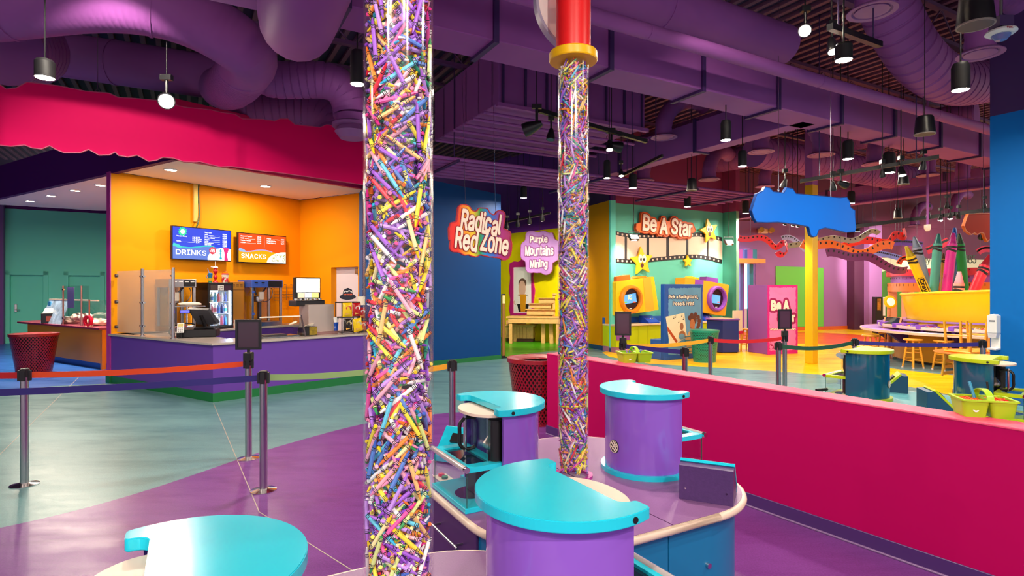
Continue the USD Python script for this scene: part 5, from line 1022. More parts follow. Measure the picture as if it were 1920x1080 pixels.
# second counter at the far left
O0, O1 = np.array([-11.9, 14.15]), np.array([-8.55, 12.02]); OF = Frame(O0, O1 - O0); ol = float(np.linalg.norm(O1 - O0))
pl = Polygon([tuple(O0), tuple(O1), tuple(OF.xy(ol, -1.0)), tuple(OF.xy(.0, -1.0))])
t = Thing('snack_counter', 'orange counter with dark red top and blue base at the far left', 'counter', (*O0, 0), world=True)
t.part('cabinet', prism(pl, .12, .83), ORANGE_LAM, smooth=False); t.part('base', prism(pl.buffer(-.04), 0, .12), mat('royal_blue_base', '1c4aa8', .4), smooth=False); t.part('top', bevel_prism(Polygon([tuple(OF.xy(-.75, -.35)), tuple(OF.xy(-.35, .1)), tuple(OF.xy(ol + .04, .08)), tuple(OF.xy(ol + .04, -1.02)), tuple(OF.xy(-.7, -1.0))]), .83, .87, .004), MAROON_TOP, smooth=False); t.part('corner_post', OF.box(ol - .05, ol + .02, .0, .83, -.06, .012), mat('post_orange', 'e07808', .4))
cg = Frame(OF.xy(1.75, -.3), (.93, .37)); t = Thing('display_case', 'glass display case with wrapped food on the dark red counter', 'display case', (*OF.xy(2.1, -.4), .87), world=True)
x0, x1 = OF.a(104, -.3), OF.a(143, -.3); x2 = OF.a(194, -.3)
t.part('sloped_pane', hull([OF.w(a, z, d) for a in (x0, x1) for z, d in ((.87, .0), (1.42, -.18), (.87, -.008), (1.42, -.188))]), mat('poster_pane', '9ab4d0', .2, var=.6, vscale=5)); t.part('top_rail', OF.box(x0, x2, 1.41, 1.44, -.22, -.17), CREAM_EDGE); t.part('rear_pane', OF.box(x0, x2, .87, 1.42, -.52, -.515), GLASS); t.part('front_pane', OF.box(x1 + .05, x2, .98, 1.75, -.03, -.024), GLASS)
for a in (x1 + .04, x1 + (x2 - x1) * .72, x2): t.part('post', mv(cyl(.018, .87, 1.75 if a < x2 - .1 else 1.45, 12), (*OF.xy(a, -.03), 0)), mat('rose_steel', 'b88a8a', .3, .8))
for z in (1.0, 1.65): t.part('glass_clip', OF.box(x1 + .03, x1 + .1, z, z + .03, -.045, -.01), CHROME)
t.part('price_card', OF.box(x0 + .05, x0 + .2, 1.25, 1.38, -.15, -.13), mat('card_blue', '3a90c8', .4)); t.part('hung_card', OF.box(x1 + .25, x1 + .6, 1.25, 1.72, -.038, -.034), mat('card_lilac', '9a8ad0', .3))
rn = np.random.default_rng(8)
for i in range(7):
    pm = trimesh.creation.icosphere(3, 1.0); pm.vertices *= (1 + .5 * (meshkit.fbm(pm.vertices * 2.6 + i * 7, 3) - .5))[:, None] * np.array([.17, .12, .085]); a = x0 + .22 + i * (x2 - x0 - .35) / 6; z_ = .87 + .07 + (.1 if i in (3, 4) else 0)
    solo('wrapped_snack', mv(pm, (0, 0, 0), rz=float(rn.uniform(0, 90))), mat('plastic_wrap_%d' % (i % 3), ('e8d2c4', 'f0e4e0', 'd8b8a8')[i % 3], .2, coat=.5), 'crinkled plastic-wrapped snack, ' + ['first', 'second', 'third', 'fourth', 'fifth', 'sixth', 'seventh'][i] + ' from the left in the display case', 'wrapped snack', tuple(OF.w(a, z_, -.3)), smooth=True)
p = gp(93, 606, .87); t = Thing('napkin_holder', 'small dark napkin box with paper on top, left of the display case', 'napkin holder', (*p, .87), 20); t.part('body', B(-.14, .1, -.09, .09, 0, .24, .01), BLACK); t.part('front_print', B(-.04, .07, -.093, -.088, .05, .17), mat('print_brown_red', '8a3c30', .4)); t.part('napkin', hull([(-.12, -.05, .24), (.1, -.06, .24), (.16, 0, .33), (-.1, .05, .36), (.1, .06, .35), (.14, -.05, .3)]), CREAM)
t = Thing('ribbon_roll', 'red ring-shaped roll at the right end of the dark red counter', 'roll', tuple(OF.w(x2 + .02, .99, .0))); t.part('ring', mv(ring(.08, .12, -.03, .03, 28), rx=90, rz=-20), BM['red']); t.part('foot', B(-.04, .08, -.03, .03, -.12, -.1), CREAM)
t.part('tape_tail', hull([(.05, -.03, -.1), (.08, -.03, -.1), (.05, .03, -.1), (.1, 0, .02), (.08, 0, .05)]), CREAM)
# ---------------------------------------------------------------- belt posts
ST = {}
def post(key, px, label, top=None, base=None, sign=False, xy=None):
    """belt post; placed by its base on the floor or by its top one metre up"""
    q = np.array(xy) if xy is not None else (gp(px, base) if base else np.array([(px - 960) / F * (.7 * F / (top - 540)), .7 * F / (top - 540)]))
    t = Thing('belt_post', label, 'barrier post', (*q, 0), world=True); ST[key] = (q, t)
    o = np.array([*q, 0])
    t.part('base_plate', lathe([(.105, 0), (.105, .006), (.06, .014), (.034, .02)], 32, o), CHROME); t.part('post_tube', cyl(.0315, .014, 1.0, 28, o), STEEL); t.part('cap', lathe([(.0335, .93), (.0335, 1.0), (.028, 1.006)], 28, o), BLACK)
    return q, t
def head(key, ang, d=1):
    q, t = ST[key]
    for k in range(4):
        a = math.radians(ang + 90 * k); c = np.array([math.cos(a), math.sin(a)]); s = np.array([-c[1], c[0]])
        P = [q + c * r + s * w for r in (.025, .046) for w in (-.017, .017)]
        t.part('belt_clip', hull([(*p, z) for p in P for z in (.90, .99)]), BLACK)
def belt(a, b, m, sag=.02, z=.945):
    (p, t), (q, _) = ST[a], ST[b]; d = unit(q - p); n = np.array([-d[1], d[0]]) * .001; L = np.linalg.norm(q - p); k = 14; V_, Fc = [], []
    for i in range(k + 1):
        f = i / k; c = p + d * (.05 + (L - .1) * f); zz = z - sag * 4 * f * (1 - f)
        V_ += [(*(c - n), zz - .026), (*(c + n), zz - .026), (*(c + n), zz + .026), (*(c - n), zz + .026)]
    for i in range(k):
        for j in range(4): a0, a1 = i * 4 + j, i * 4 + (j + 1) % 4; Fc += [(a0, a1, a1 + 4), (a0, a1 + 4, a0 + 4)]
    Fc += [(0, 2, 1), (0, 3, 2), (k * 4, k * 4 + 1, k * 4 + 2), (k * 4, k * 4 + 2, k * 4 + 3)]
    m_ = trimesh.Trimesh(V_, Fc, process=False); m_.fix_normals(); t.part('belt', m_, m, smooth=False)
def post_sign(key, ang, w=.235, h=.30):
    q, t = ST[key]; fr = Frame(q, (math.cos(math.radians(ang)), math.sin(math.radians(ang))))
    t.part('sign_adapter', B(q[0] - .04, q[0] + .04, q[1] - .04, q[1] + .04, .97, 1.06, .008), BLACK); t.part('sign_stem', cyl(.014, 1.05, 1.10, 12, (*q, 0)), BLACK)
    z0 = 1.085
    sf = t.part('sign_frame', fr.prism(sbox(-w / 2, z0, w / 2, z0 + h).difference(sbox(-w / 2 + .022, z0 + .022, w / 2 - .022, z0 + h - .022)), -.012, .014), BLACK)
    t.part('sign_panel', fr.box(-w / 2 + .02, w / 2 - .02, z0 + .02, z0 + h - .02, -.01, .004), mat('dark_sign_panel', '4a2a40', .2), parent=sf)
post('a', 46, 'belt post with red and orange belts at the far left', base=909); post('b', 466, 'belt post with a blank dark sign frame in front of the food stand corner', base=859.5); post('c', 494, 'belt post with navy and pale green belts left of the near tube', base=919.5)
post('d', 848, 'lone belt post just right of the near crayon tube', top=675.7); post('e', 745, 'belt post hidden behind the near crayon tube', xy=(-1.08, 5.42))
post('left', -400, 'belt post beyond the left edge with navy belt', xy=(-5.1, 3.95)); post('left2', -300, 'belt post beyond the left edge with red belt', xy=(-6.4, 4.9))
post('f', 1168, 'belt post with dark sign frame in front of the mint recess', top=641); post('g', 1284, 'belt post with navy belt in front of the blue sign panel', top=652); post('h', 1332, 'belt post in front of the green wire basket', top=631); post('i', 1459.5, 'belt post with dark green belt in front of the pink booth', top=641.5); post('j', 1471.5, 'belt post with dark sign frame in front of the pink booth', top=627.5); post('k', 1603, 'belt post behind the left lime-lidded station', top=635); post('l', 1842.5, 'belt post next to the bright blue wall', top=638)
for kk, an in (('a', 20), ('b', 10), ('c', 10), ('d', 15), ('e', 15), ('f', 10), ('g', 0), ('h', 10), ('i', 0), ('j', 10), ('k', 0), ('l', 0), ('left', 0), ('left2', 0)): head(kk, an)
BO, BR, BN, BG, BY, BDG = mat('belt_orange', 'f24a0c', .6), mat('belt_red', 'd01420', .6), mat('belt_navy', '2a1e78', .6), mat('belt_pale_green', '8cae6c', .6), mat('belt_gold', 'f0a81c', .6), mat('belt_green', '1e4a34', .6)
belt('a', 'b', BO); belt('left2', 'a', BR, .0); belt('left', 'c', BN, .03); belt('c', 'e', BG); belt('e', 'd', BY); belt('f', 'h', BY, .03); belt('f', 'g', BN, .0); belt('h', 'j', BR, .03); belt('i', 'k', BDG, .05); belt('k', 'l', BN, .02)
post_sign('b', 5, .245, .30); post_sign('f', -5, .21, .31); post_sign('j', 5, .205, .30)
# ---------------------------------------------------------------- wire baskets
def basket(x, y, r, h, label, m, taper=.72, liner=True):
    t = Thing('waste_basket', label, 'waste bin', (x, y, 0)); rr = lambda z: r * (taper + (1 - taper) * z / h)
    t.part('rim', lathe([(r * .985, h - .05), (r * 1.02, h - .05), (r * 1.03, h - .02), (r * 1.0, h), (r * .72, h - .015), (r * .70, h - .03)], 48) if False else trimesh.util.concatenate([ring(r * .97, r * 1.02, h - .05, h, 48)]), m)
    t.part('funnel_lid', trimesh.creation.revolve(np.array([(r * .97, h - .02), (r * 1.0, h), (r * .62, h - .03), (r * .60, h - .05), (r * .97, h - .02)]), sections=48), m)
    mesh_ = []
    n, k = 44, 20
    zs = np.linspace(.03, h - .05, k + 1); V_, Fc = [], []
    for s in (1, -1):
        for i in range(n):
            for j in range(k):
                if (j % 2 == 0 and s < 0) or (j % 2 and s > 0): pass
                a0, a1 = 2 * math.pi * (i + (.5 if j % 2 else 0)) / n, 2 * math.pi * (i + (.5 if j % 2 else 0) + s * .5) / n
                for (a, z, rad) in ((a0, zs[j], 0), (a1, zs[j + 1], 0)):
                    q = rr(z); dz, da = .009, .0095 / q
                    V_ += [(q * math.cos(a - da), q * math.sin(a - da), z), (q * math.cos(a + da), q * math.sin(a + da), z)]
                b = len(V_) - 4; Fc += [(b, b + 1, b + 3), (b, b + 3, b + 2)]
    v = np.array(V_); inn = v.copy(); inn[:, :2] *= .985; f = np.array(Fc); m_ = trimesh.Trimesh(np.vstack([v, inn]), np.vstack([f, f[:, ::-1] + len(v)]), process=False)
    t.part('expanded_metal', m_, m, smooth=False, kind='stuff'); t.part('bottom', cyl(r * taper, .0, .03, 40), m); t.part('liner', trimesh.creation.revolve(np.array([(r * taper * .93, .03), (r * .93, h - .05), (r * .92, h - .05), (r * taper * .92, .03), (r * taper * .93, .03)]), sections=40), mat('liner_dark', '160608', .7))
basket(-9.62, 11.6, .40, .79, 'red wire waste basket in front of the orange counter at the far left', RED_METAL); basket(.33, 7.32, .385, .82, 'red wire waste basket by the end of the magenta half wall', RED_METAL); bq = gp(1323.5, 679); basket(bq[0], bq[1] + .1, .325, .735, 'green wire waste basket in front of the blue sign panel', GREEN_METAL, .76)
# ---------------------------------------------------------------- caddies on the half wall
def caddy(p, rz, label, sticks, ks=1.0):
    t = Thing('craft_caddy', label, 'caddy', p, rz)
    w, d, h = .155 * ks, .115 * ks, .1
    for s in (-1, 1):
        for q in (0,):
            c = s * (w * .5 + .005); out = rrect(-w / 2, w / 2, -d, d, .02); inn = out.buffer(-.004); up = affinity.scale(out, 1.1, 1.06)
            L = []
            o0, o1, i0, i1 = [np.array(g.exterior.coords)[:-1] for g in (affinity.scale(out, .86, .9), up, affinity.scale(inn, .86, .9), affinity.scale(inn, 1.1, 1.06))]
            n = min(len(o0), len(i0)); res = lambda P: np.array([Polygon(P).exterior.interpolate(f, normalized=True).coords[0] for f in np.linspace(0, 1, 60)[:-1]])
            R = [(res(o0), 0), (res(o1), h), (res(i1), h), (res(i0), .006)]; V_ = np.vstack([np.c_[P + np.array([c, 0]), np.full(len(P), z)] for P, z in R]); n = 59; Fc = []
            for k in range(3):
                for i in range(n): a0, a1 = k * n + i, k * n + (i + 1) % n; Fc += [(a0, a1, a1 + n), (a0, a1 + n, a0 + n)]
            V_ = np.vstack([V_, [c, 0, 0], [c, 0, .006]]); 
            for i in range(n): Fc += [(4 * n, (i + 1) % n, i), (4 * n + 1, 3 * n + i, 3 * n + (i + 1) % n)]
            t.part('bin', trimesh.Trimesh(V_, Fc, process=False), LIME_PLASTIC)
    rim = affinity.scale(rrect(-.178, .178, -.13, .13, .03).difference(unary_union([rrect(s * .084 - .07, s * .084 + .07, -.112, .112, .02) for s in (-1, 1)])), ks, ks, origin=(0, 0))
    t.part('rim', prism(rim, h - .006, h + .004), LIME_PLASTIC)
    y = np.linspace(-.1, .1, 30); P = [(0, q, h + .0 + .055 * math.sqrt(max(0, 1 - (q / .1) ** 2))) for q in y]
    t.part('handle', hull_strip(P, .034, .007), LIME_PLASTIC)
    if sticks:
        rn = random.Random(2); ms = {'stick_red': [], 'stick_orange': []}
        for s in (-1, 1):
            for i in range(12):
                for j in range(16): ms['stick_red' if rn.random() < .5 else 'stick_orange'].append(tube([((s * .084 - .058 + i * .0105) * ks, (-.095 + j * .0125) * ks, .03), ((s * .084 - .058 + i * .0105) * ks + rn.uniform(-.002, .002), (-.095 + j * .0125) * ks, h - .012 + rn.uniform(0, .012))], .004, 5))
        for k_, c in (('stick_red', 'e8341c'), ('stick_orange', 'f47a28')): t.part(k_ + '_bundle', cat_(ms[k_]), mat(k_, c, .4), kind='stuff', smooth=False)
        t.part('spoon', tube([(-.03, .02, .08), (-.05, .05, .19)], .009, 8), mat('spoon_blue', '3a90b8', .3)); t.part('pen', tube([(.03, -.01, .08), (.02, .0, .2)], .006, 8), BLACK)
    else:
        rn = random.Random(3)
        for i in range(9): t.part('crayon', tube([(rn.choice((-1, 1)) * .077 + rn.uniform(-.02, .02), rn.uniform(-.05, .05), .05), (rn.choice((-1, 1)) * .06 + rn.uniform(-.03, .03), rn.uniform(-.06, .06), .125)], .005, 6), cmats[i % len(cmats)][1])
    lg = Point(0, 0).buffer(.02).difference(affinity.translate(Point(0, 0).buffer(.02), 0, .01)); t.part('embossed_logo', mv(prism(affinity.scale(lg, .8, 1), 0, .002), (-.084 * ks, -.108 * ks, .05), rx=83), WHITE, smooth=False)
def hull_strip(P, w, th):
    """flat bent strap along P lying across x"""
    P = np.array(P); T = np.gradient(P, axis=0); T /= np.linalg.norm(T, axis=1)[:, None]; N = np.cross(T, [1, 0, 0]); V_, Fc = [], []
    for p, n in zip(P, N): V_ += [p + n * th / 2 + [w / 2, 0, 0], p + n * th / 2 - [w / 2, 0, 0], p - n * th / 2 - [w / 2, 0, 0], p - n * th / 2 + [w / 2, 0, 0]]
    k = len(P)
    for i in range(k - 1):
        for j in range(4): a0, a1 = i * 4 + j, i * 4 + (j + 1) % 4; Fc += [(a0, a1, a1 + 4), (a0, a1 + 4, a0 + 4)]
    Fc += [(0, 2, 1), (0, 3, 2), (4 * k - 4, 4 * k - 3, 4 * k - 2), (4 * k - 4, 4 * k - 2, 4 * k - 1)]
    m = trimesh.Trimesh(V_, Fc, process=False); m.fix_normals(); return m
ha = math.degrees(math.atan2(*(HB - HA)[::-1]))
for (px, py), rz, lab, s_ in (((1189, 678), 8, 'empty-looking lime plastic caddy with crayons on the far part of the half wall', False), ((1843, 778), -18, 'lime caddy packed with red and orange sticks on the half wall at the right', True)):
    q = gp(px, py, .94); caddy((*q, .94), rz, lab, s_, .82 if s_ else .95)
# ---------------------------------------------------------------- photo booth recess
t = Thing('film_strip', 'black and white film strip banner across the mint wall', 'wall banner', tuple(RF.w(RF.a(1255), 2.7, .03)), world=True); D0 = .02
tp_ = [(1154.5, 433), (1170, 436.5), (1200, 439), (1230, 439), (1260, 438), (1290, 437), (1310, 436), (1330, 439), (1354, 445)]; bt_ = [(1354, 494.5), (1330, 488), (1310, 485), (1290, 485), (1260, 487), (1230, 490), (1200, 493.5), (1180, 494), (1154.5, 492)]
ct, cb = np.array(tp_, float), np.array(bt_[::-1], float)
TY = lambda x: np.interp(x, ct[:, 0], ct[:, 1]); BY_ = lambda x: np.interp(x, cb[:, 0], cb[:, 1])
xs = np.linspace(1154.5, 1354, 50); t.part('strip', RF.prism(RF.poly([(x, TY(x)) for x in xs] + [(x, BY_(x)) for x in xs[::-1]], D0), .005, D0), INK)
for i, (x0, x1) in enumerate(((1154.5, 1171), (1175.5, 1212), (1217, 1249), (1254, 1286.5), (1290.5, 1325), (1328.5, 1354))):
    X_ = np.linspace(x0, x1, 8); t.part('film_frame', RF.prism(RF.poly([(x, TY(x) + 7.5) for x in X_] + [(x, BY_(x) - 7.5) for x in X_[::-1]], D0), D0, D0 + .004), mat('film_cream', 'd4b8a0', .55), smooth=False)
for x in np.arange(1159, 1353, 8.2):
    for f, o in ((TY, 3.8), (BY_, -3.8)):
        q0 = RF.P(x - 1.7, f(x) + o, D0); t.part('sprocket_hole', RF.prism(affinity.translate(rrect(-.028, .028, -.028, .028, .01, 2), q0[0] + .025, q0[1]), D0, D0 + .004), MATS['film_cream'], smooth=False)
def star_sign(px, py, r, d, label, face, rot=90):
    a, z = RF.P(px, py, d); t = Thing('star_sign', label, 'star', tuple(RF.w(a, z, d)), world=True)
    t.part('star_body', RF.prism(affinity.translate(star(r, r * .47, 5, rot).buffer(.012), a, z), d - .05, d), mat('star_yellow', 'f8c40c', .4), smooth=False); t.part('wall_spacer', RF.box(a - .04, a + .04, z - .04, z + .04, 0.0, d - .05), BLACK)
    if face:
        for s in (-1, 1):
            t.part('eye_white', RF.prism(affinity.translate(affinity.scale(Point(0, 0).buffer(1), r * .19, r * .29), a + s * r * .17, z + r * .18), d, d + .012), CREAM, smooth=False); t.part('pupil', RF.prism(affinity.translate(affinity.scale(Point(0, 0).buffer(1), r * .07, r * .11), a + s * r * .14, z + r * .13), d + .012, d + .018), INK, smooth=False)
        t.part('mouth', RF.prism(affinity.translate(affinity.scale(Point(0, 0).buffer(1), r * .13, r * .15), a, z - r * .28), d, d + .01), mat('mouth_brown', '5a2020', .5), smooth=False)
star_sign(1204, 490, .40, .12, 'large smiling yellow star low on the left of the film strip', True, 96); star_sign(1290.5, 490, .165, .10, 'small plain yellow star under the film strip', False, 94); star_sign(1330.5, 433, .37, .12, 'tilted smiling yellow star at the right end of the film strip', True, 104)
def blob_sign(name, fr, lines, d, th, label, back, edge, letters, pad, extra=None, cat='sign', outline=None, pads=.03):
    """lines: list of flat letterings already placed in the frame"""
    allt = unary_union(lines); body = allt.buffer(pad, quad_segs=8).buffer(pad * .6).buffer(-pad * .6)
    if extra is not None: body = unary_union([body, extra])
    body = unary_union([g for g in geoms(Polygon(b.exterior) if True else b for b in [])]) if False else unary_union([Polygon(g.exterior) for g in geoms(body)])
    c = body.centroid; t = Thing(name, label, cat, tuple(fr.w(c.x, c.y, d)), world=True)
    t.part('backing', fr.prism(body.difference(body.buffer(-pads * .5)), d - th, d + .008), edge, smooth=False); t.part('face', fr.prism(body.buffer(-pads * .5), d - th, d), back, smooth=False)
    if outline is not None: t.part('letter_outline', fr.prism(allt.buffer(outline[1]), d, d + .015), outline[0], smooth=False)
    for g in geoms(allt): t.part('letter', fr.prism(g, d, d + .03), letters, smooth=False)
    return t, body
LETTER = mat('letter_cream', 'fbe6d2', .4)
def word(s, fr, x0, y0, x1, y1, d, seed=1, fat=.05, jig=.8, rot=0):
    """lettering that fills the box given by two opposite corners"""
    a0, z0 = fr.P(x0, y1, d); a1, z1 = fr.P(x1, y0, d)
    return fit(text(s, 1.0, True, fat, .82, jig, .07, seed), a0, a1, z0, z1, rot)
be = word('Be A Star', RF, 1204, 411, 1297, 438, .12, 3, .015, .9, -3)
t, _ = blob_sign('title_sign', RF, [be], .12, .08, 'orange Be A Star sign over the film strip', mat('sign_orange', 'f4700c', .4), mat('sign_orange_dark', 'c84808', .4), LETTER, .07, RF.poly([(1193, 419), (1202, 417), (1250, 414), (1296, 417), (1302, 424), (1305, 433), (1300, 437), (1195, 436), (1192, 428)], .12), outline=(mat('letter_brown', '9a2c10', .5), .025))
t.part('wall_spacer', RF.box(RF.a(1240), RF.a(1265), RF.P(1250, 430)[1], RF.P(1250, 420)[1], .0, .04), BLACK)
# two camera shaped photo stations
def giant_camera(P, d0, d1, stripe, ringc, blk, label, stripe_m, ring_m, blk_m, body_m, extra_blk, extra_m, scr_px, rt):
    fr = RF; body = fr.poly(P, d1); cc = body.centroid
    t = Thing('camera_photo_station', label, 'photo station', tuple(fr.w(cc.x, cc.y, d0)), world=True)
    st = fr.poly(stripe, d1).intersection(body); b2 = body.buffer(-.04).buffer(.04)
    t.part('camera_body', fr.prism(b2.difference(st), d0, d1), body_m); t.part('stripe', fr.prism(st.intersection(b2), d0, d1 + .004), stripe_m)
    a, z = fr.P(*ringc[:2], d1); r = ringc[2] * fr.xy(a, d1)[1] / F
    t.part('lens_ring', fr.put(mv(lathe_ring(r, r * .74, .12), (a, z, d1))), ring_m); t.part('lens_back', fr.put(mv(cyl(r * .76, .0, .02, 40), (a, z, d1))), mat('lens_dark', '2a1420', .25))
    q = fr.poly(scr_px, d1 + .03); bx_ = q.bounds; 
    sc = affinity.rotate(sbox(*bx_), rt, origin='center'); t.part('touch_screen', fr.prism(sc, d1 + .02, d1 + .04), BLACK); t.part('screen_image', fr.prism(sc.buffer(-.008), d1 + .04, d1 + .043), mat('scr_' + label[:6].strip().replace(' ', '_'), '4f8fc8' if 'orange' in label else 'd0e8e0', .3, emit=.8), smooth=False)
    w_ = bx_[2] - bx_[0]; h_ = bx_[3] - bx_[1]
    for k, (u, c) in enumerate(((.16, '60b83a'), (.8, 'e05030'))): t.part('screen_button', fr.prism(affinity.translate(sbox(0, 0, w_ * .18, h_ * .12), bx_[0] + w_ * (u - .06), bx_[1] + h_ * .08), d1 + .043, d1 + .045), mat('btn_' + c, c, .3, emit=.6), smooth=False)
    if 'orange' in label: t.part('screen_title', fr.prism(unary_union([at_mid(text('Be A', h_ * .16, fat=.03), bx_[0] + w_ * .5, bx_[1] + h_ * .78), at_mid(text('Star', h_ * .2, fat=.03), bx_[0] + w_ * .5, bx_[1] + h_ * .55)]), d1 + .043, d1 + .045), mat('scr_yellow', 'ffd870', .3, emit=.8), smooth=False)
    t.part('maker_plate', fr.prism(at_mid(sbox(0, 0, .09, .02), a, z - r * .66), d1 + .02, d1 + .024), WHITE, smooth=False)
    t.part('shutter_block', fr.prism(fr.poly(blk, d1), d0 + .1, d1 - .02), blk_m); t.part('top_block', fr.prism(fr.poly(extra_blk, d1), d0 + .1, d1 - .06), extra_m)
    t.part('wall_bracket', fr.box(cc.x - .2, cc.x + .2, cc.y - .2, cc.y + .2, 0, d0), BLACK)
def lathe_ring(r1, r0, h): return trimesh.creation.revolve(np.array([(r0, 0), (r1, 0), (r1, h * .6), (r1 - h * .25, h), (r0 + h * .2, h), (r0, h * .6), (r0, 0)]), sections=48)
CY, CO, CPU = mat('camera_yellow', 'ffc80a', .4), mat('camera_orange', 'f08a10', .4), mat('camera_purple', '8a44b0', .4)
giant_camera([(1155, 528), (1226, 518.5), (1235, 581), (1155, 592.7)], .12, .5, [(1205, 515), (1219, 514), (1228, 590), (1211, 590)], (1181.5, 561, 26.5), [(1157.5, 528), (1157.5, 519), (1182, 515), (1183, 524)], 'giant yellow camera photo station with an orange lens ring, left in the recess', mat('camera_amber', 'f8b02c', .4), CO, mat('block_orange', 'e06808', .4), CY, [(1194, 521), (1198, 518), (1214, 517), (1215, 521)], CO, [(1168, 551), (1193, 551), (1193, 569), (1168, 569)], 8)
giant_camera([(1285, 520), (1367, 534), (1360, 592.5), (1280, 580)], .12, .5, [(1304.5, 510), (1320, 513), (1314, 600), (1298, 600)], (1342, 560, 24), [(1325, 527), (1326, 518.5), (1347.5, 522), (1347, 531)], 'giant amber camera photo station with a purple lens ring, right in the recess', CPU, CPU, CPU, mat('camera_gold', 'f2a414', .4), [(1294, 522), (1299, 518), (1314, 521), (1314, 526)], CY, [(1329, 552), (1350, 552), (1350, 569), (1329, 569)], -8)
# cabinets in the recess
t = Thing('recess_counter', 'lime and purple counter with a blue top along the mint recess wall', 'counter', tuple(RF.w(RF.a(1230), 0, .3)), world=True); ca = RF.a(1156, .6); zc = RF.P(1230, 606, .6)[1]
e1 = RF.a(1345, .6); t.part('top', RF.box(ca, e1, zc - .05, zc, .01, .64, .005), mat('counter_top_cream', 'd8c4a0', .4)); sp_ = [RF.a(x, .6) for x in (1156, 1181, 1197, 1214, 1240, 1290, 1345)]; cm = [mat('counter_violet', '8a4a98', .4), LIME, LIME, LIME, LIME, LIME]
t.part('plinth', RF.box(ca, e1, 0, .14, .02, .56), mat('plinth_mauve', '9a6a8a', .5)); t.part('carcass', RF.box(ca, e1, .14, zc - .05, .02, .58), LIME)
for i in range(6): t.part('cabinet_door', RF.box(sp_[i] + .004, sp_[i + 1] - .004, .14 if i else .32, zc - .055, .58, .6, .003), cm[i])
t.part('back_splash', RF.box(ca, e1, zc, zc + .16, .01, .05), mat('splash_blue', '1c58b8', .4))
for i, (x0, x1, lb) in enumerate(((1212, 1232, 'blue slanted console on the recess counter under the orange lens camera'), (1318, 1338, 'blue slanted console under the purple lens camera'))):
    q0, q1 = RF.a(x0, .5), RF.a(x1, .5); c = Thing('slanted_console', lb, 'console', tuple(RF.w((q0 + q1) / 2, zc, .4)), world=True); c.part('housing', hull([RF.w(a, z, d) for a in (q0, q1) for z, d in ((zc, .2), (zc, .6), (zc + .03, .6), (zc + .2, .3), (zc + .2, .2))]), mat('console_blue', '1a48c0', .35))
    for k in range(3): c.part('push_button', hull([RF.w(q0 + (q1 - q0) * (.3 + .2 * k) + e, zc + .12 + f * .56, .45 - f) for e in (-.015, .015) for f in (-.012, .012)] + [RF.w(q0 + (q1 - q0) * (.3 + .2 * k), zc + .135, .455)]), (BM['red'], BM['white'], BM['yellow'])[k])
hexc = gp(1366, 662); hx_ = Polygon([tuple(hexc + .46 * np.array([math.cos(q), math.sin(q)]) + np.array([0, .45])) for q in np.linspace(.2, .2 + 2 * math.pi, 7)[:-1]])
t = Thing('hexagonal_pedestal', 'navy six-sided pedestal with a purple rim right of the recess counter', 'pedestal', (*hexc, 0), world=True); hz_ = 1.7 - (598 - 540) / F * (hexc[1] + .2); t.part('body', prism(hx_, .02, hz_ - .03), mat('pedestal_navy', '1a2a6c', .35), smooth=False); t.part('rim', bevel_prism(hx_.buffer(.03, join_style='mitre'), hz_ - .03, hz_, .004), mat('rim_purple', '6a3a90', .4), smooth=False); t.part('plinth', prism(hx_.buffer(-.03), 0, .02), BLACK, smooth=False); t.part('top_insert', prism(hx_.buffer(-.08), hz_, hz_ + .008), mat('insert_tan', 'c8a070', .4), smooth=False)
# hanging work lights
for px, y, lb in ((1188, 446, 'bright square work light hanging at the left of the film strip'), (1366, 455, 'bright square work light hanging at the right end of the film strip')):
    a, z = RF.P(px, y, .9); p = RF.w(a, z, .9); t = Thing('work_light', lb, 'lamp', tuple(p)); t.part('housing', mv(B(-.13, .13, -.045, .03, -.08, .08, .01), rx=-35, rz=20), DARK_STEEL); t.part('lens', mv(B(-.115, .115, -.05, -.044, -.065, .065), rx=-35, rz=20), mat('work_lens', 'fff4e0', .4, emit=9.0)); spotlamp(p - np.array([0, 0, .08]), (-.25, .8, -.6), 200, .1); t.part('bracket', tube([(-.14, 0, 0), (-.14, 0, .16), (.14, 0, .16), (.14, 0, 0)], .008, 6), DARK_STEEL); t.part('cable', tube([(0, 0, .16), (0.01, 0, .6), (0, 0, 1.1), (0, 0, 6.2 - p[2])], .007, 6), BLACK)
# blue sign panel
BPF = Frame(gp(1246, 676), U); bw = BPF.a(1318); bh = 1.79
t = Thing('sign_panel', 'tall blue Pick a Background sign panel standing in front of the recess', 'sign', (*BPF.xy(bw / 2), 0), world=True)
t.part('panel', BPF.box(0, bw, 0, bh, -.13, 0, .006), mat('panel_blue', '1c4f9c', .45)); t.part('foot_block', BPF.box(.0, bw, 0, .47, -.48, -.13, .006), mat('panel_blue_dark', '2c5aa8', .45))
rn = random.Random(5); rag = lambda x0, x1, y0, y1, j: Polygon([(x0 + (x1 - x0) * f + rn.uniform(-j, j), y0 + rn.uniform(-j, j)) for f in np.linspace(0, 1, 36)] + [(x1 + rn.uniform(-j, j), y0 + (y1 - y0) * f + rn.uniform(-j, j)) for f in np.linspace(0, 1, 44)[1:]] + [(x1 - (x1 - x0) * f + rn.uniform(-j, j), y1 + rn.uniform(-j, j)) for f in np.linspace(0, 1, 36)[1:]] + [(x0 + rn.uniform(-j, j), y1 - (y1 - y0) * f + rn.uniform(-j, j)) for f in np.linspace(0, 1, 44)[1:-1]]).buffer(0)
pr = lambda n, g, m, k: t.part(n, BPF.prism(g, .0006 + .0012 * k, .0012 * (k + 1) + .0006), m, smooth=False)
pr('print_ground', rag(.12, bw - .07, .12, bh - .09, .012), mat('print_blue_grey', '5f93b4', .45, var=.15, vscale=1.5), 0)
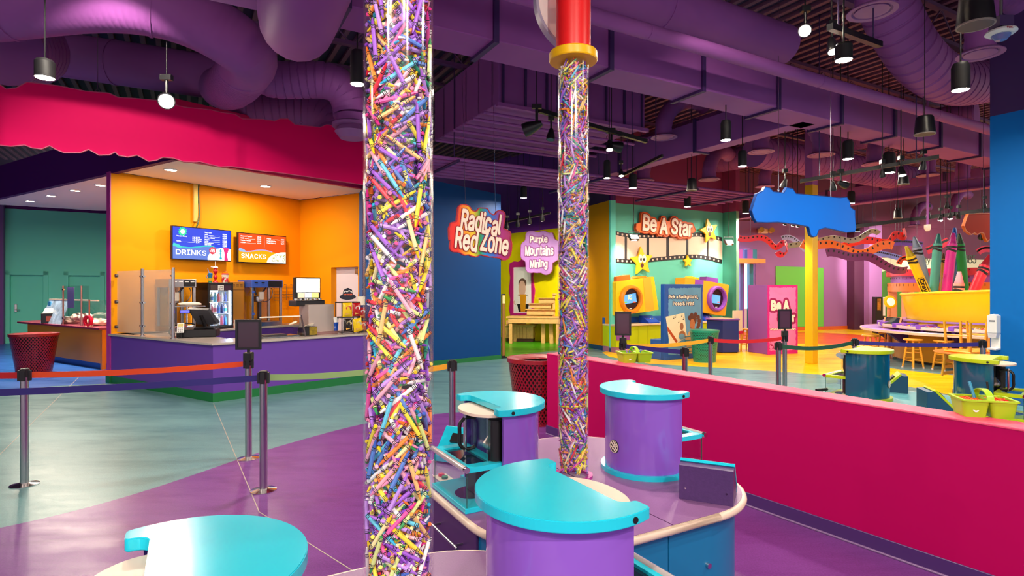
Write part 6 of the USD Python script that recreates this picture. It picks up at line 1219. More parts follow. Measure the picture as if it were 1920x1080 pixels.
tx_ = [word('Pick a Background,', BPF, 1253.5, 552.5, 1309, 562, 0, 4, .02, .5), word('Pose & Print', BPF, 1261.5, 565, 1301, 573.5, 0, 5, .02, .5)]
pr('lettering_outline', unary_union(tx_).buffer(.016), mat('print_dark_blue', '1c3a60', .5), 1); pr('lettering', unary_union(tx_), mat('print_peach', 'f6dcc0', .5), 2)
cd = BPF.poly([(1248, 594), (1283, 586.5), (1288, 632), (1256, 651)], 0); pr('photo_card', cd, mat('print_card', 'f0d8b0', .5), 1)
E = lambda x, y, rx, ry: affinity.scale(affinity.translate(Point(0, 0).buffer(1), *BPF.P(x, y)), rx, ry, origin=BPF.P(x, y))
pr('card_figure', unary_union([E(1278, 612, .06, .09), E(1279, 628, .11, .1)]).intersection(cd), mat('print_brown', 'a0623c', .5), 2); pr('card_guitar', LineString([BPF.P(1250, 614), BPF.P(1268, 640)]).buffer(.035).intersection(cd), mat('print_rust', 'b8481c', .5), 2); pr('card_shirt', E(1278, 631, .1, .07).intersection(cd), mat('print_steel_blue', '6a98b0', .5), 3)
for x, y in ((1263, 597), (1266, 595), (1278, 593), (1281, 599), (1272, 605)): pr('card_note', unary_union([E(x, y, .016, .012), LineString([(BPF.P(x, y)[0] + .013, BPF.P(x, y)[1]), (BPF.P(x, y)[0] + .013, BPF.P(x, y)[1] + .05)]).buffer(.004)]), INK, 2)
hair = unary_union([E(1300 + dx, 600 + dy, r_, r_) for dx, dy, r_ in ((0, 0, .11), (-7, -4, .06), (-3, -9, .06), (4, -10, .06), (9, -5, .06), (11, 2, .06), (10, 9, .06), (8, 14, .05))]); pr('person_hair', hair, mat('print_hair', '5a2a1c', .6), 1); pr('person_face', unary_union([E(1298, 608, .085, .13), E(1300, 618, .05, .06)]), mat('print_skin', 'b06a40', .55), 2)
pr('person_shirt', unary_union([E(1300, 634, .22, .22), BPF.poly([(1284, 630), (1300, 624), (1316, 630), (1316, 668), (1290, 668)], 0)]).intersection(sbox(.12, .12, bw - .07, bh)), mat('print_sand', 'c8a06c', .5), 1)
for k in range(5): pr('shirt_stripe', LineString([BPF.P(1284, 632 + k * 7), BPF.P(1316, 628 + k * 7)]).buffer(.012).intersection(sbox(.12, .12, bw - .07, bh)), mat('print_teal', '2c7a90', .5), 2)
pr('person_eye', unary_union([E(1294, 605.5, .009, .006), E(1300, 605, .009, .006)]), INK, 3); pr('person_mouth', LineString([BPF.P(1293, 614), BPF.P(1297, 615)]).buffer(.005), mat('print_lip', '7a2c20', .5), 3)
# pink booth panel
KF = Frame(gp(1439, 665), (.955, .296)); kw = KF.a(1495); kh = 1.775
t = Thing('sign_panel', 'tall pink Be A Star booth panel beside the yellow pillar', 'sign', (*KF.xy(kw / 2), 0), world=True); t.part('cabinet', KF.box(0, kw, 0, kh, -.72, 0, .006), mat('booth_violet', '8a4a9a', .45)); t.part('front', KF.box(0, kw, 0, kh, 0, .012), mat('booth_magenta', 'd01884', .45))
pk = lambda n, g, m, k: t.part(n, KF.prism(g, .012 + .0012 * k, .0132 + .0012 * k), m, smooth=False)
pk('print_ground', rag(.05, kw - .06, .1, kh - .06, .012), mat('print_pink', 'f27cba', .45, var=.1, vscale=1.5), 0)
bl_ = [word('Be A', KF, 1445, 562, 1479, 583, 0, 7, .08, .9), word('Star', KF, 1459, 585, 1490, 605, 0, 8, .08, .9)]; pk('lettering_outline', unary_union(bl_).buffer(.055), mat('print_maroon', '9a1058', .5), 1); pk('lettering', unary_union(bl_), LETTER, 2)
ln = word('of your own backstage', KF, 1443.5, 614, 1491, 620, 0, 9, .04, .3); pk('small_lettering_outline', ln.buffer(.01), MATS['print_maroon'], 1); pk('small_lettering', ln, LETTER, 2)
wx, wy = KF.P(1445, 648); pk('wheelchair_mark', unary_union([affinity.translate(Point(0, 0).buffer(.07).difference(Point(0, 0).buffer(.055)), wx, wy - .03), LineString([(wx - .01, wy + .1), (wx, wy + .0), (wx + .06, wy), (wx + .09, wy - .08)]).buffer(.012), Point(wx - .01, wy + .14).buffer(.022)]), MATS['print_maroon'], 1)
# blue cloud sign
CF = Frame(((1505 - 960) / F * 8.0 - .75, 8.0 - .34), (.91, .41))
cl = [(75, 320), (85, 285), (100, 240), (130, 225), (140, 205), (165, 210), (180, 228), (230, 235), (245, 208), (275, 215), (290, 238), (400, 248), (500, 258), (535, 255), (550, 280), (553, 305), (575, 320), (575, 345), (580, 405), (575, 425), (530, 428), (490, 418), (465, 412), (430, 405), (400, 415), (390, 445), (375, 450), (360, 440), (350, 400), (290, 388), (200, 378), (150, 380), (100, 378), (85, 355)]
cp = CF.poly([(1380 + x / 2.572, 270 + y / 2.572) for x, y in cl]).buffer(.02).buffer(-.02); t = Thing('hanging_sign', 'blank blue cloud-shaped sign hanging in front of the yellow pillar', 'sign', tuple(CF.w(cp.centroid.x, cp.centroid.y)), world=True)
t.part('panel', CF.prism(cp, -.04, 0), mat('cloud_blue', '0070e0', .4), smooth=False); t.part('edge_band', CF.prism(cp.difference(cp.buffer(-.01)), -.042, .002), mat('cloud_edge', '0a3a8a', .4), smooth=False)
for px, y in ((1462, 358), (1560, 370)): a_, z_ = CF.P(px, y); t.part('hanging_wire', tube([CF.w(a_, z_ - .05, -.02), CF.w(a_, 6.2, -.02)], .004, 6), CHROME); t.part('hook', CF.put(mv(ring(.012, .018, -.004, .004, 14), (a_, z_ + .01, -.02))), CHROME)
# orange sign at the right
XF = Frame(((1807 - 960) / F * 9.5, 9.5), (.9, .43)); og = [(1100, 395), (1115, 350), (1122, 336), (1160, 334), (1260, 332), (1300, 420), (1235, 440), (1225, 462), (1213, 472), (1203, 455), (1195, 432), (1180, 428), (1165, 438), (1150, 430), (1135, 438), (1110, 420)]
op_ = XF.poly([(1380 + x / 2.572, 270 + y / 2.572) for x, y in og]); t = Thing('hanging_sign', 'dripping orange sign cut off by the bright blue wall', 'sign', tuple(XF.w(op_.centroid.x, op_.centroid.y)), world=True); t.part('panel', XF.prism(op_, -.04, 0), mat('drip_orange', 'c83008', .6, spec=.15), smooth=False); t.part('edge_band', XF.prism(op_.difference(op_.buffer(-.012)), -.042, .003), mat('drip_edge', 'f08040', .4), smooth=False); t.part('hanging_wire', tube([XF.w(op_.centroid.x, op_.bounds[3] - .02, -.02), XF.w(op_.centroid.x, 6.2, -.02)], .004, 6), CHROME)
# title signs on the left of the recess
RRF_ = Frame(((840 - 960) / F * 9.2, 9.2), (.93, .37))
w1 = word('Radical', RRF_, 864, 398, 939, 438, 0, 11, .015, .9, -7); w2 = word('Red Zone', RRF_, 853, 433, 953, 474, 0, 12, .015, .9, -6)
nodes = {'tc': ('texture_coordinate', {}), 's': ('separate_xyz', {}), 'mr': ('map_range', {'from_min': -.58, 'from_max': .5, 'clamp': True}), 'r': ('rgb_ramp', {'ramp': [(0, lin('d80a20')), (.2, lin('f0301c')), (.32, lin('f8a010')), (.42, lin('f4d010')), (.52, lin('2ca040')), (.62, lin('1080d8')), (.74, lin('3a60c8')), (.84, lin('b01080')), (1, lin('a00a50'))]}), 'p': ('principled_bsdf', {'roughness': .35})}
RAINBOW = usdkit.material(stage, '/World/Looks/rainbow_print', nodes, [('tc.object', 's.vector'), ('s.x', 'mr.value'), ('mr.result', 'r.fac'), ('r.color', 'p.base_color')], surface='p.BSDF')
t, bd = blob_sign('title_sign', RRF_, [w1, w2], 0, .06, 'rainbow Radical Red Zone sign hanging in front of the dark blue wall', RAINBOW, mat('rainbow_edge', 'b8142c', .4), LETTER, .075, RRF_.poly([(841, 428), (845, 417), (862, 413), (940, 405), (945, 428), (957, 434), (959, 440), (955, 470), (850, 455), (842, 450)], 0), outline=(mat('letter_red_border', '98102c', .5), .012))  # letters sit on a red border
for px, y in ((874, 396), (930, 408)): a_, z_ = RRF_.P(px, y); t.part('hanging_wire', tube([RRF_.w(a_, z_ - .02, -.03), RRF_.w(a_ - .25, 6.2, .5)], .004, 6), CHROME)
MS = Frame(MF.xy(MF.a(975, .8), .8), (.93, -.36)); ws = [word('Purple', MS, 994, 441, 1027, 459, 0, 13, .02, .8), word('Mountains', MS, 985, 460, 1038, 481, 0, 14, .02, .8), word('Mining', MS, 994, 486, 1027, 506, 0, 15, .02, .8)]
t, bd = blob_sign('title_sign', MS, ws, 0, .08, 'lavender Purple Mountains Mining sign left of the far crayon tube', mat('cloud_lavender', 'b07ac0', .4, var=.2, vscale=1.5), mat('cloud_mauve', '9a4a8a', .4), LETTER, .16, MS.poly([(980, 470), (986, 455), (990, 440), (1036, 436), (1040, 448), (1047, 452), (1047, 487), (1032, 496), (1028, 504), (990, 505), (984, 488)], 0), outline=(mat('letter_mauve', '8a4a86', .5), .03))
a_, z_ = MS.P(1012, 440); t.part('hanging_wire', tube([MS.w(a_, z_, -.04), MS.w(a_, 6.2, -.04)], .005, 6), CHROME)
# ---------------------------------------------------------------- mining area
t = Thing('wall_poster', 'tall white poster in a wavy magenta frame on the yellow-green wall', 'poster', tuple(MF.w(MF.a(980), 1.7, .04)), world=True)
of_ = MF.poly([(956, 494), (964, 490), (972, 491), (979, 486), (990, 488), (996, 491), (1001, 505), (998, 520), (1002, 545), (999, 570), (1001, 589), (985, 590), (970, 592), (958, 594), (955, 580), (957, 560), (954.5, 545), (957, 520), (955, 505)], .04); inr = MF.poly([(962, 501), (996, 500), (997, 586), (962, 587)], .04)
t.part('frame', MF.prism(of_.difference(inr), .0, .05), mat('frame_magenta', 'c01878', .4)); t.part('print', MF.prism(inr.buffer(.02), .0, .02), mat('poster_white', 'f6f2ea', .5), smooth=False)
Em = lambda x, y, rx, ry: affinity.scale(affinity.translate(Point(0, 0).buffer(1), *MF.P(x, y)), rx, ry, origin=MF.P(x, y)); pm_ = lambda n, g, m, k: t.part(n, MF.prism(g.intersection(inr), .02 + .002 * k, .022 + .002 * k), m, smooth=False)
pm_('person_hair', Em(980.5, 531, .2, .16), mat('poster_hair', '6a4a3a', .6), 0); pm_('person_face', Em(980, 541, .18, .26), mat('poster_skin', 'e0b49a', .5), 1); pm_('person_arm', unary_union([LineString([MF.P(974, 556), MF.P(967, 567)]).buffer(.08), LineString([MF.P(986, 556), MF.P(992, 569)]).buffer(.08)]), mat('poster_skin', 'e0b49a', .5), 0)
pm_('person_shirt', MF.poly([(972, 553), (988, 553), (992, 566), (988, 585), (972, 585), (968, 566)], .04), INK, 1)
for y in (556, 560, 564, 568): pm_('shirt_stripe', LineString([MF.P(967, y), MF.P(993, y)]).buffer(.035), mat('poster_white', 'f6f2ea', .5), 2)
pm_('crayon_box_print', MF.poly([(974, 552), (986, 552), (984.5, 584), (976, 584)], .04), mat('poster_gold', 'e0980c', .4), 3)
solo('blue_crayon_cutout', cat_([MF.put(mv(lathe([(.16, 0), (.17, .8), (.13, .82), (.04, 1.15)], 20), (MF.a(1006.5, .3), 1.1, .3), rx=-90))]), mat('cutout_indigo', '4a4a98', .4), 'big plain indigo crayon standing behind the pine tables', 'giant crayon', tuple(MF.w(MF.a(1006.5, .3), .4, .3)), world=True) if False else None
def plank_table(fr, a0, a1, d0, d1, z, label, name='pine_table', legs='panel'):
    t = Thing(name, label, 'table', tuple(fr.w((a0 + a1) / 2, 0, (d0 + d1) / 2)), world=True); n = max(3, int((d1 - d0) / .12))
    for i in range(n): e = (d1 - d0) / n; t.part('plank', fr.box(a0, a1, z - .045, z, d0 + i * e + .003, d0 + (i + 1) * e - .003, .004), WOOD)
    t.part('apron', fr.box(a0 + .06, a1 - .06, z - .2, z - .045, d1 - .06, d1 - .03, .004), WOOD); t.part('apron', fr.box(a0 + .06, a1 - .06, z - .2, z - .045, d0 + .03, d0 + .06, .004), WOOD)
    for a in (a0 + .08, a1 - .18):
        for d in (d0 + .05, d1 - .13): t.part('leg', fr.box(a, a + .1, 0, z - .045, d, d + .08, .005), WOOD)
    return t
QF = Frame(gp(948, 640), (.98, -.2))
qa = lambda px: QF.a(px); zt_q = lambda py, px=1000: QF.P(px, py)[1]
t = Thing('pine_bin', 'low pine plank bin with a rail in front of the wavy-framed poster', 'bench', tuple(QF.w(qa(975), 0, -.3)), world=True)
for i in range(8): e = (qa(1000) - qa(948)) / 8; t.part('plank', QF.box(qa(948) + i * e + .004, qa(948) + (i + 1) * e - .004, .1, zt_q(612), -.03, 0, .003), WOOD)
t.part('plinth', QF.box(qa(949), qa(999), 0, .1, -.4, -.03), mat('plinth_brown', '4a2c14', .6)); t.part('top_board', QF.box(qa(946), qa(1004), zt_q(612), zt_q(609.5), -.5, .06, .004), WOOD); t.part('rail', QF.box(qa(946), qa(984), zt_q(609), zt_q(602), -.3, -.22, .004), WOOD)
t.part('body', QF.box(qa(949), qa(999), .1, zt_q(612.5), -.45, -.03), WOOD)
plank_table(Frame(QF.xy(0, .0), QF.u), qa(958), qa(1058), -.1, .75, zt_q(592) , 'long pine plank table in the mining area left of the far crayon tube')
t = Thing('pine_shelf_unit', 'stepped pine shelf unit standing on the long pine table', 'shelf', tuple(QF.w(qa(1015), zt_q(592), .2)), world=True); z0 = zt_q(592)
for (x0, x1, y0, y1) in ((989, 1040, 590, 579), (994, 1034, 578, 568.5), (1011, 1040, 568, 558)): 
    t.part('shelf_box_front', QF.box(qa(x0), qa(x1), zt_q(y0), zt_q(y1) - .03, .1, .13, .004), WOOD); t.part('shelf_board', QF.box(qa(x0) - .03, qa(x1) + .03, zt_q(y1) - .03, zt_q(y1), .0, .2, .004), WOOD); t.part('shelf_back', QF.box(qa(x0), qa(x1), zt_q(y0), zt_q(y1) - .03, .0, .03, .004), WOOD)
t.part('upright', QF.box(qa(1037), qa(1044), z0, zt_q(552), .0, .1, .005), WOOD); t.part('upright', QF.box(qa(1037), qa(1060), zt_q(553), zt_q(550), -.05, .15, .005), WOOD)
t = Thing('pine_trestle', 'splayed pine trestle under the long table next to the far tube', 'trestle', tuple(QF.w(qa(1025), 0, .3)), world=True)
for x0, x1 in ((1018, 1020), (1032, 1034.5)):
    t.part('leg', hull([QF.w(qa(x) + e, z, d) for x, z in ((x0 if x0 < 1030 else x1 - 1, 0), (x0 if x0 < 1030 else x0, zt_q(604))) for e in (0, .12) for d in (.3, .38)]), WOOD)
t.part('beam', QF.box(qa(1014), qa(1040), zt_q(604), zt_q(600), .28, .4, .005), WOOD)
t = Thing('pine_cabinet', 'pine plank cabinet behind the trestle in the mining area', 'cabinet', tuple(QF.w(qa(1010), 0, -.5)), world=True)
for i in range(6): e = (qa(1030) - qa(996)) / 6; t.part('plank', QF.box(qa(996) + i * e + .004, qa(996) + (i + 1) * e - .004, .08, zt_q(603), -.63, -.6, .003), WOOD)
t.part('body', QF.box(qa(996), qa(1030), .0, zt_q(603), -.9, -.63), WOOD)
sg = Frame(gp(941, 671), U); t = Thing('banner_stand', 'narrow brown banner at the right edge of the dark blue wall', 'banner', (*gp(943, 671), 0), world=True); w_ = sg.a(947.5) ; t.part('frame', sg.box(0, w_, 0.02, sg.P(944, 551)[1], -.03, 0, .004), BLACK); t.part('print', sg.box(.012, w_ - .012, .05, sg.P(944, 553)[1], 0, .004), mat('banner_brown', '9a6a20', .5)); t.part('header_print', sg.box(.012, w_ - .012, sg.P(944, 569)[1], sg.P(944, 554)[1], .004, .006), mat('banner_cream', 'e8d48c', .5)); t.part('foot', sg.box(-.05, w_ + .05, 0, .02, -.1, .1), BLACK)
# ---------------------------------------------------------------- giant crayon bucket island
KC = np.array([10.8, 13.2])
def arc_ring(r0, r1, a0, a1, z0, z1, n=64):
    A_ = np.linspace(a0, a1, n); return prism(Polygon([(r1 * math.cos(a), r1 * math.sin(a)) for a in A_] + [(r0 * math.cos(a), r0 * math.sin(a)) for a in A_[::-1]]), z0, z1)
W_ = (*KC, 0)
t = Thing('round_craft_island', 'big round lavender craft island under the giant yellow bucket', 'table', W_)
t.part('pedestal', cyl(1.75, .06, .7, 72), mat('island_amber', 'c88a10', .4)); t.part('toe_kick', cyl(1.7, 0, .06, 64), BLACK); t.part('table_top', ring(1.2, 2.4, .70, .74, 96), LAVENDER); t.part('edge_band', ring(2.4, 2.42, .695, .745, 96), CREAM_EDGE)
t.part('tray_floor', ring(1.5, 2.02, .78, .80, 96), CREAM_EDGE); t.part('tray_lip', ring(2.0, 2.03, .80, .85, 96), CREAM_EDGE); t.part('inner_wall', ring(1.48, 1.52, .78, .93, 96), YELLOW); t.part('lavender_rail', ring(1.46, 1.6, .93, .965, 96), LAVENDER)
for i in range(40):
    a = math.radians(i * 9); f = lambda m_: mv(m_, rz=i * 9)
    if i % 2 == 0: t.part('tray_divider', f(B(1.5, 2.06, -.05, .05, .80, .90, .01)), mat('divider_violet', '8a50c0', .35))
    if i % 2 == 0: t.part('tray_support', f(B(1.85, 1.92, -.03, .03, .74, .78)), MATS['divider_violet'])
    if i % 4 == 0:
        sh_ = hull([(1.74, y, z) for y in (-.05, .05) for z in (.35, .7)] + [(2.25, y, .7) for y in (-.05, .05)] + [(1.95, y, .52) for y in (-.05, .05)]); t.part('bracket', f(sh_), mat('bracket_violet', '4a2a80', .4))
rn = np.random.default_rng(3); ms = {k_: [] for k_ in range(5)}
for i in range(700):
    a, r_ = rn.uniform(math.pi * .55, math.pi * 1.75), rn.uniform(1.58, 1.94); p = np.array([r_ * math.cos(a), r_ * math.sin(a), .81 + rn.uniform(0, .05)]); d_ = rn.normal(size=3) * [1, 1, .25]; d_ = unit(d_) * .05; ms[i % 5].append(tube([p - d_, p + d_], .009, 5))
for k_, c in enumerate(('e8d8c8', 'c03050', '7a50c0', 'e8a020', '3a6a9a')): t.part('loose_crayons', cat_(ms[k_]), mat('loose_%d' % k_, c, .4), kind='stuff', smooth=False)
for (a, w_) in ((200, .5), (213, .4), (228, .55), (245, .5)): t.part('paper_sheet', mv(B(2.08, 2.34, -w_ / 2, w_ / 2, .741, .744), rz=a), WHITE)
# yellow bucket with a sloping rim
n = 96; th = np.linspace(0, 2 * math.pi, n, endpoint=False); zr = lambda a, r_: 1.62 + .045 * (r_ * np.cos(a) * .5 + r_ * np.sin(a) * -.85)
t = Thing('crayon_bucket', 'giant bright yellow bucket holding the giant crayons', 'bucket', W_); V_, Fc = [], []
for r_, z in ((1.44, .965), (1.57, None), (1.53, None), (1.41, 1.0)): V_ += [(r_ * math.cos(a), r_ * math.sin(a), z if z else float(zr(a, r_))) for a in th]
for k_ in range(3):
    for i in range(n): a0, a1 = k_ * n + i, k_ * n + (i + 1) % n; Fc += [(a0, a1, a1 + n), (a0, a1 + n, a0 + n)]
V_ += [(0, 0, .965), (0, 0, 1.0)]
for i in range(n): Fc += [(4 * n, (i + 1) % n, i), (4 * n + 1, 3 * n + i, 3 * n + (i + 1) % n)]
m_ = trimesh.Trimesh(V_, Fc, process=False); t.part('bucket_wall', m_, YELLOW, smooth=40); t.part('rim_band', tube([(1.565 * math.cos(a), 1.565 * math.sin(a), float(zr(a, 1.57)) - .015) for a in np.r_[th, th[:2]]], .03, 8, cap=False), YELLOW, smooth=60); t.part('support_drum', cyl(1.3, .745, .965, 64), YELLOW)
def giant_crayon(px0, py0, px1, py1, wpx, Y, lab, c_body, c_tip, word_=None, short=False):
    """base and tip seen at the two points, at depth Y"""
    p0, p1 = pt(px0, py0, Y), pt(px1, py1, Y); d = unit(p1 - p0); p0 = p0 - d * .45; L = np.linalg.norm(p1 - p0); r = wpx / 2 * Y / F; M = quat_m(axis_quat(d, 0), (0, 0, 0)); ap = lambda m_: (m_.apply_transform(M), m_)[1]
    t = Thing('giant_crayon', lab, 'giant crayon', tuple(p0)); tip = r * 2.6; bd_ = mat('gc_' + c_body, c_body, .4); tp_ = mat('gc_' + c_tip, c_tip, .4); Lb = L - tip
    t.part('wrapper', ap(lathe([(r, 0), (r, Lb)], 32)), bd_); t.part('tip', ap(lathe([(r * .86, Lb), (r * .84, Lb + r * .25), (r * .8, Lb + r * .35), (r * .36, L - .02), (r * .3, L)], 32)), tp_)
    a = np.linspace(0, 2 * math.pi, 64, endpoint=False)
    for k_, (zc, amp, w_) in enumerate(((Lb - r * .75, 0, .22), (Lb - r * 1.5, .22, .26))):
        V2, F2 = [], []
        for rr_, s in ((r * 1.01, -1), (r * 1.012, 1)):
            V2 += [(rr_ * math.cos(q), rr_ * math.sin(q), zc + s * r * w_ + amp * r * math.sin(2 * q + 1)) for q in a]
        for i in range(64): F2 += [(i, (i + 1) % 64, 64 + (i + 1) % 64), (i, 64 + (i + 1) % 64, 64 + i)]
        vin = np.array(V2); vin[:, :2] *= .985; F2 = F2 + [(a_ + 128, c_ + 128, b_ + 128) for a_, b_, c_ in F2]; t.part('wrapper_band', ap(trimesh.Trimesh(np.vstack([V2, vin]), F2, process=False)), INK, smooth=False)
    if word_:
        g = fit(text(word_, .3, True, .04), Lb * .02, Lb * .42, -r * .52, r * .52); ov = rrect(Lb * .0, Lb * .45, -r * .72, r * .72, r * .6).difference(rrect(Lb * .0 + r * .1, Lb * .45 - r * .1, -r * .6, r * .6, r * .5)); g = unary_union([g, ov])
        m_ = prism(g, 0, .01); ang0 = math.atan2(*(np.linalg.inv(M[:3, :3]) @ np.array([-p0[0], -p0[1], 0]))[1::-1])
        v = m_.vertices.copy(); m_ = m_.subdivide_to_size(.06); v = m_.vertices; q = v[:, 1] / r + ang0; rr_ = r * 1.004 + v[:, 2]; m_.vertices = np.stack([rr_ * np.cos(q), rr_ * np.sin(q), Lb * .62 - v[:, 0]], 1); m_.invert(); t.part('lettering', ap(m_), INK, smooth=False)
giant_crayon(1738, 551, 1699, 462, 15.5, 13.9, 'yellow giant crayon with lettering, leftmost in the yellow bucket', 'f8d810', 'b0a000', 'Crayola'); giant_crayon(1741, 551, 1714, 444, 15.5, 14.3, 'grey-blue giant crayon behind the yellow one', '9aa8cc', '6a7c98'); giant_crayon(1750, 551, 1760, 438, 15, 13.9, 'teal giant crayon leaning slightly right in the bucket', '4aa89a', '1a6a68'); giant_crayon(1774, 550, 1788, 437, 16, 13.5, 'magenta giant crayon in the middle of the bucket', 'd01c9c', 'b01884'); giant_crayon(1784, 548, 1790, 427, 14, 14.1, 'blue giant crayon mostly hidden behind the magenta one', '6a90d0', '1850a8'); giant_crayon(1808, 547, 1798, 438, 15, 13.9, 'dark green giant crayon right of the magenta one', '108a38', '0a3c1c'); giant_crayon(1797.5, 549, 1799, 509, 17.5, 12.7, 'short salmon giant crayon at the front of the bucket', 'f48a80', 'f07078'); giant_crayon(1826, 546, 1856, 478, 17.5, 13.0, 'red giant crayon leaning right, rightmost in the bucket', 'f42c4c', 'a8142c'); giant_crayon(1768, 550, 1769, 475, 8, 14.2, 'thin golden giant crayon between the teal and magenta ones', 'd8a840', '6a4a20')
# ring tower behind
t = Thing('ruler_ring_tower', 'tower of red, purple and orange ruler rings behind the yellow bucket', 'tower', (12.25, 15.6, 0)); RT = 1.72
for z0, z1, r_, c, nm in ((1.6, 1.84, RT + .03, 'e87a20', 'orange_ring'), (1.84, 2.02, RT - .05, '9a50c0', 'purple_ring'), (2.02, 2.2, RT + .06, 'd8203c', 'red_ring')):
    t.part(nm, ring(r_ - .06, r_, z0, z1, 72), mat('tower_' + nm, c, .4)); t.part(nm + '_ticks', cat_([mv(B(r_ - .001, r_ + .004, -.006, .006, z0 + (z1 - z0) * .62, z1 - .03), rz=a) for a in range(0, 360, 5)]), INK, kind='stuff', smooth=False)
for a in (150, 185, 220, 255, 290): t.part('support_post', mv(B(RT - .2, RT + .02, -.12, .12, 0, 1.6, .02), rz=a), mat('post_salmon', 'e8986a', .45))
t.part('inner_drum', cyl(1.0, 0, 1.6, 48), mat('drum_tan', 'c89a70', .5))
lm = Thing('round_wall_light', 'round glowing lemon-shaped light at the left side of the ring tower', 'lamp', tuple(pt(1669, 566, 14.0))); lm.part('frame', mv(lathe([(.0, -.05), (.13, -.04), (.16, 0), (.13, .03)], 28), rx=80), YELLOW); lm.part('lens', mv(lathe([(.1, .03), (.08, .05), (.0, .06)], 28), rx=80), mat('lemon_lens', 'fff8d0', .4, emit=.5)); lm.part('post', tube([(0, .05, 0), (0, .05, -pt(1669, 566, 14.0)[2])], .04, 10), MATS['post_salmon'])
sb_ = Frame(pt(1657, 616, 13.9)[:2], (.75, -.66)); cs = Thing('display_console', 'wood-sided sloping display console at the left of the island', 'console', (*sb_.o, 0), world=True); cs.part('housing', hull([sb_.w(a, z, d) for a in (0, .36) for z, d in ((.745, .18), (.745, -.1), (.84, .18), (1.0, -.1))]), mat('console_wood', 'e0a070', .45)); cs.part('screen', hull([sb_.w(a, z, d) for a in (.04, .32) for z, d in ((.85, .165), (.985, -.07), (.86, .17), (.995, -.065))]), DARK_GLASS)
# ribbons of measuring tape in the air
def tape(P, Y, w, col, label, tw=None):
    Q = curve([pt(x, y, Yk) for (x, y), Yk in zip(P, np.broadcast_to(Y, len(P)))], 70); T = np.gradient(Q, axis=0); T /= np.linalg.norm(T, axis=1)[:, None]; tws = np.interp(np.linspace(0, 1, 70), np.linspace(0, 1, len(tw)), tw) if tw else np.zeros(70)
    t = Thing('tape_ribbon', label, 'ribbon', tuple(Q.mean(0)), world=True); V_, Fc, tk = [], [], []
    for i in range(70):
        up = np.array([0, 0, 1.0]); s = up - T[i] * T[i].dot(up); s = unit(s); nn = np.cross(T[i], s); a = math.radians(tws[i]); s2 = s * math.cos(a) + nn * math.sin(a); n2 = np.cross(T[i], s2) * .006
        for u, v in ((-1, -1), (1, -1), (1, 1), (-1, 1)): V_.append(Q[i] + s2 * w / 2 * u + n2 * v)
        if i % 4 == 2: c = Q[i] + s2 * w * .18; tk.append(hull([c + T[i] * e * .018 + s2 * f * w * .14 + n2 * g * 1.5 for e in (-1, 1) for f in (-1, 1) for g in (-1, 1)]))
    for i in range(69):
        for j in range(4): a0, a1 = i * 4 + j, i * 4 + (j + 1) % 4; Fc += [(a0, a1, a1 + 4), (a0, a1 + 4, a0 + 4)]
    Fc += [(0, 2, 1), (0, 3, 2), (276, 277, 278), (276, 278, 279)]; m_ = trimesh.Trimesh(V_, Fc, process=False); m_.fix_normals(); t.part('band', m_, mat('tape_' + col, col, .4), smooth=40); t.part('tick_marks', cat_(tk), INK, kind='stuff', smooth=False)
    for i in (12, 56): t.part('hanging_wire', tube([Q[i], (Q[i][0], Q[i][1], 6.2)], .0025, 5), DARK_STEEL)
tape([(1385, 446), (1410, 447), (1433, 447), (1445, 456), (1456, 464), (1470, 455), (1476, 468), (1466, 478), (1458, 472)], 14.5, .15, 'e8304c', 'red tape ribbon with a loop, left of the yellow pillar', [0, 0, 0, 30, 60, 20, -40, -60, 0]); tape([(1466, 447), (1490, 450), (1512, 470), (1530, 474)], 15.6, .14, '8a80a0', 'grey-violet tape ribbon behind the yellow pillar'); tape([(1478, 461), (1505, 457), (1545, 449), (1560, 446), (1595, 451), (1615, 445), (1632, 434), (1648, 438)], 14.2, .13, '9aa090', 'pale grey-green tape ribbon curling up at its right end', [0, 20, 0, 30, 0, 0, 10, 50]); tape([(1503, 456), (1530, 460), (1545, 458), (1580, 465), (1612, 476), (1640, 466), (1675, 461)], 13.8, .2, 'f0701c', 'wide orange tape ribbon in the middle of the tangle', [0, 0, 10, 0, 15, 0, 0]); tape([(1562, 470), (1590, 458), (1640, 452), (1668, 452), (1680, 440), (1692, 444), (1694, 428)], 14.4, .18, 'e8281c', 'red-orange tape ribbon rising at its right end', [0, 20, 0, 0, 30, 0, 40]); tape([(1549, 474), (1575, 476), (1600, 482), (1625, 481), (1645, 489), (1665, 501), (1700, 506)], 13.2, .19, '6a2058', 'dark plum tape ribbon lowest in the tangle', [0, 0, 0, 10, 20, 30, 40]); tape([(1675, 455), (1700, 455), (1730, 459)], 15.0, .16, '6a3aa0', 'violet tape ribbon right of the red-orange one'); tape([(1628, 473), (1660, 477), (1690, 485)], 15.6, .15, '7a80c8', 'periwinkle tape ribbon behind the plum one'); tape([(1738, 470), (1748, 466), (1765, 458), (1778, 452)], 15.2, .2, 'd01c38', 'red tape ribbon behind the teal giant crayon'); tape([(1834, 473), (1842, 468), (1860, 468)], 12.6, .14, 'c82c50', 'short red tape ribbon beside the bright blue wall'); tape([(1685, 495), (1698, 484), (1712, 490), (1726, 496)], 14.6, .14, 'e85024', 'orange-red tape loop left of the yellow giant crayon', [0, 40, 60, 20])
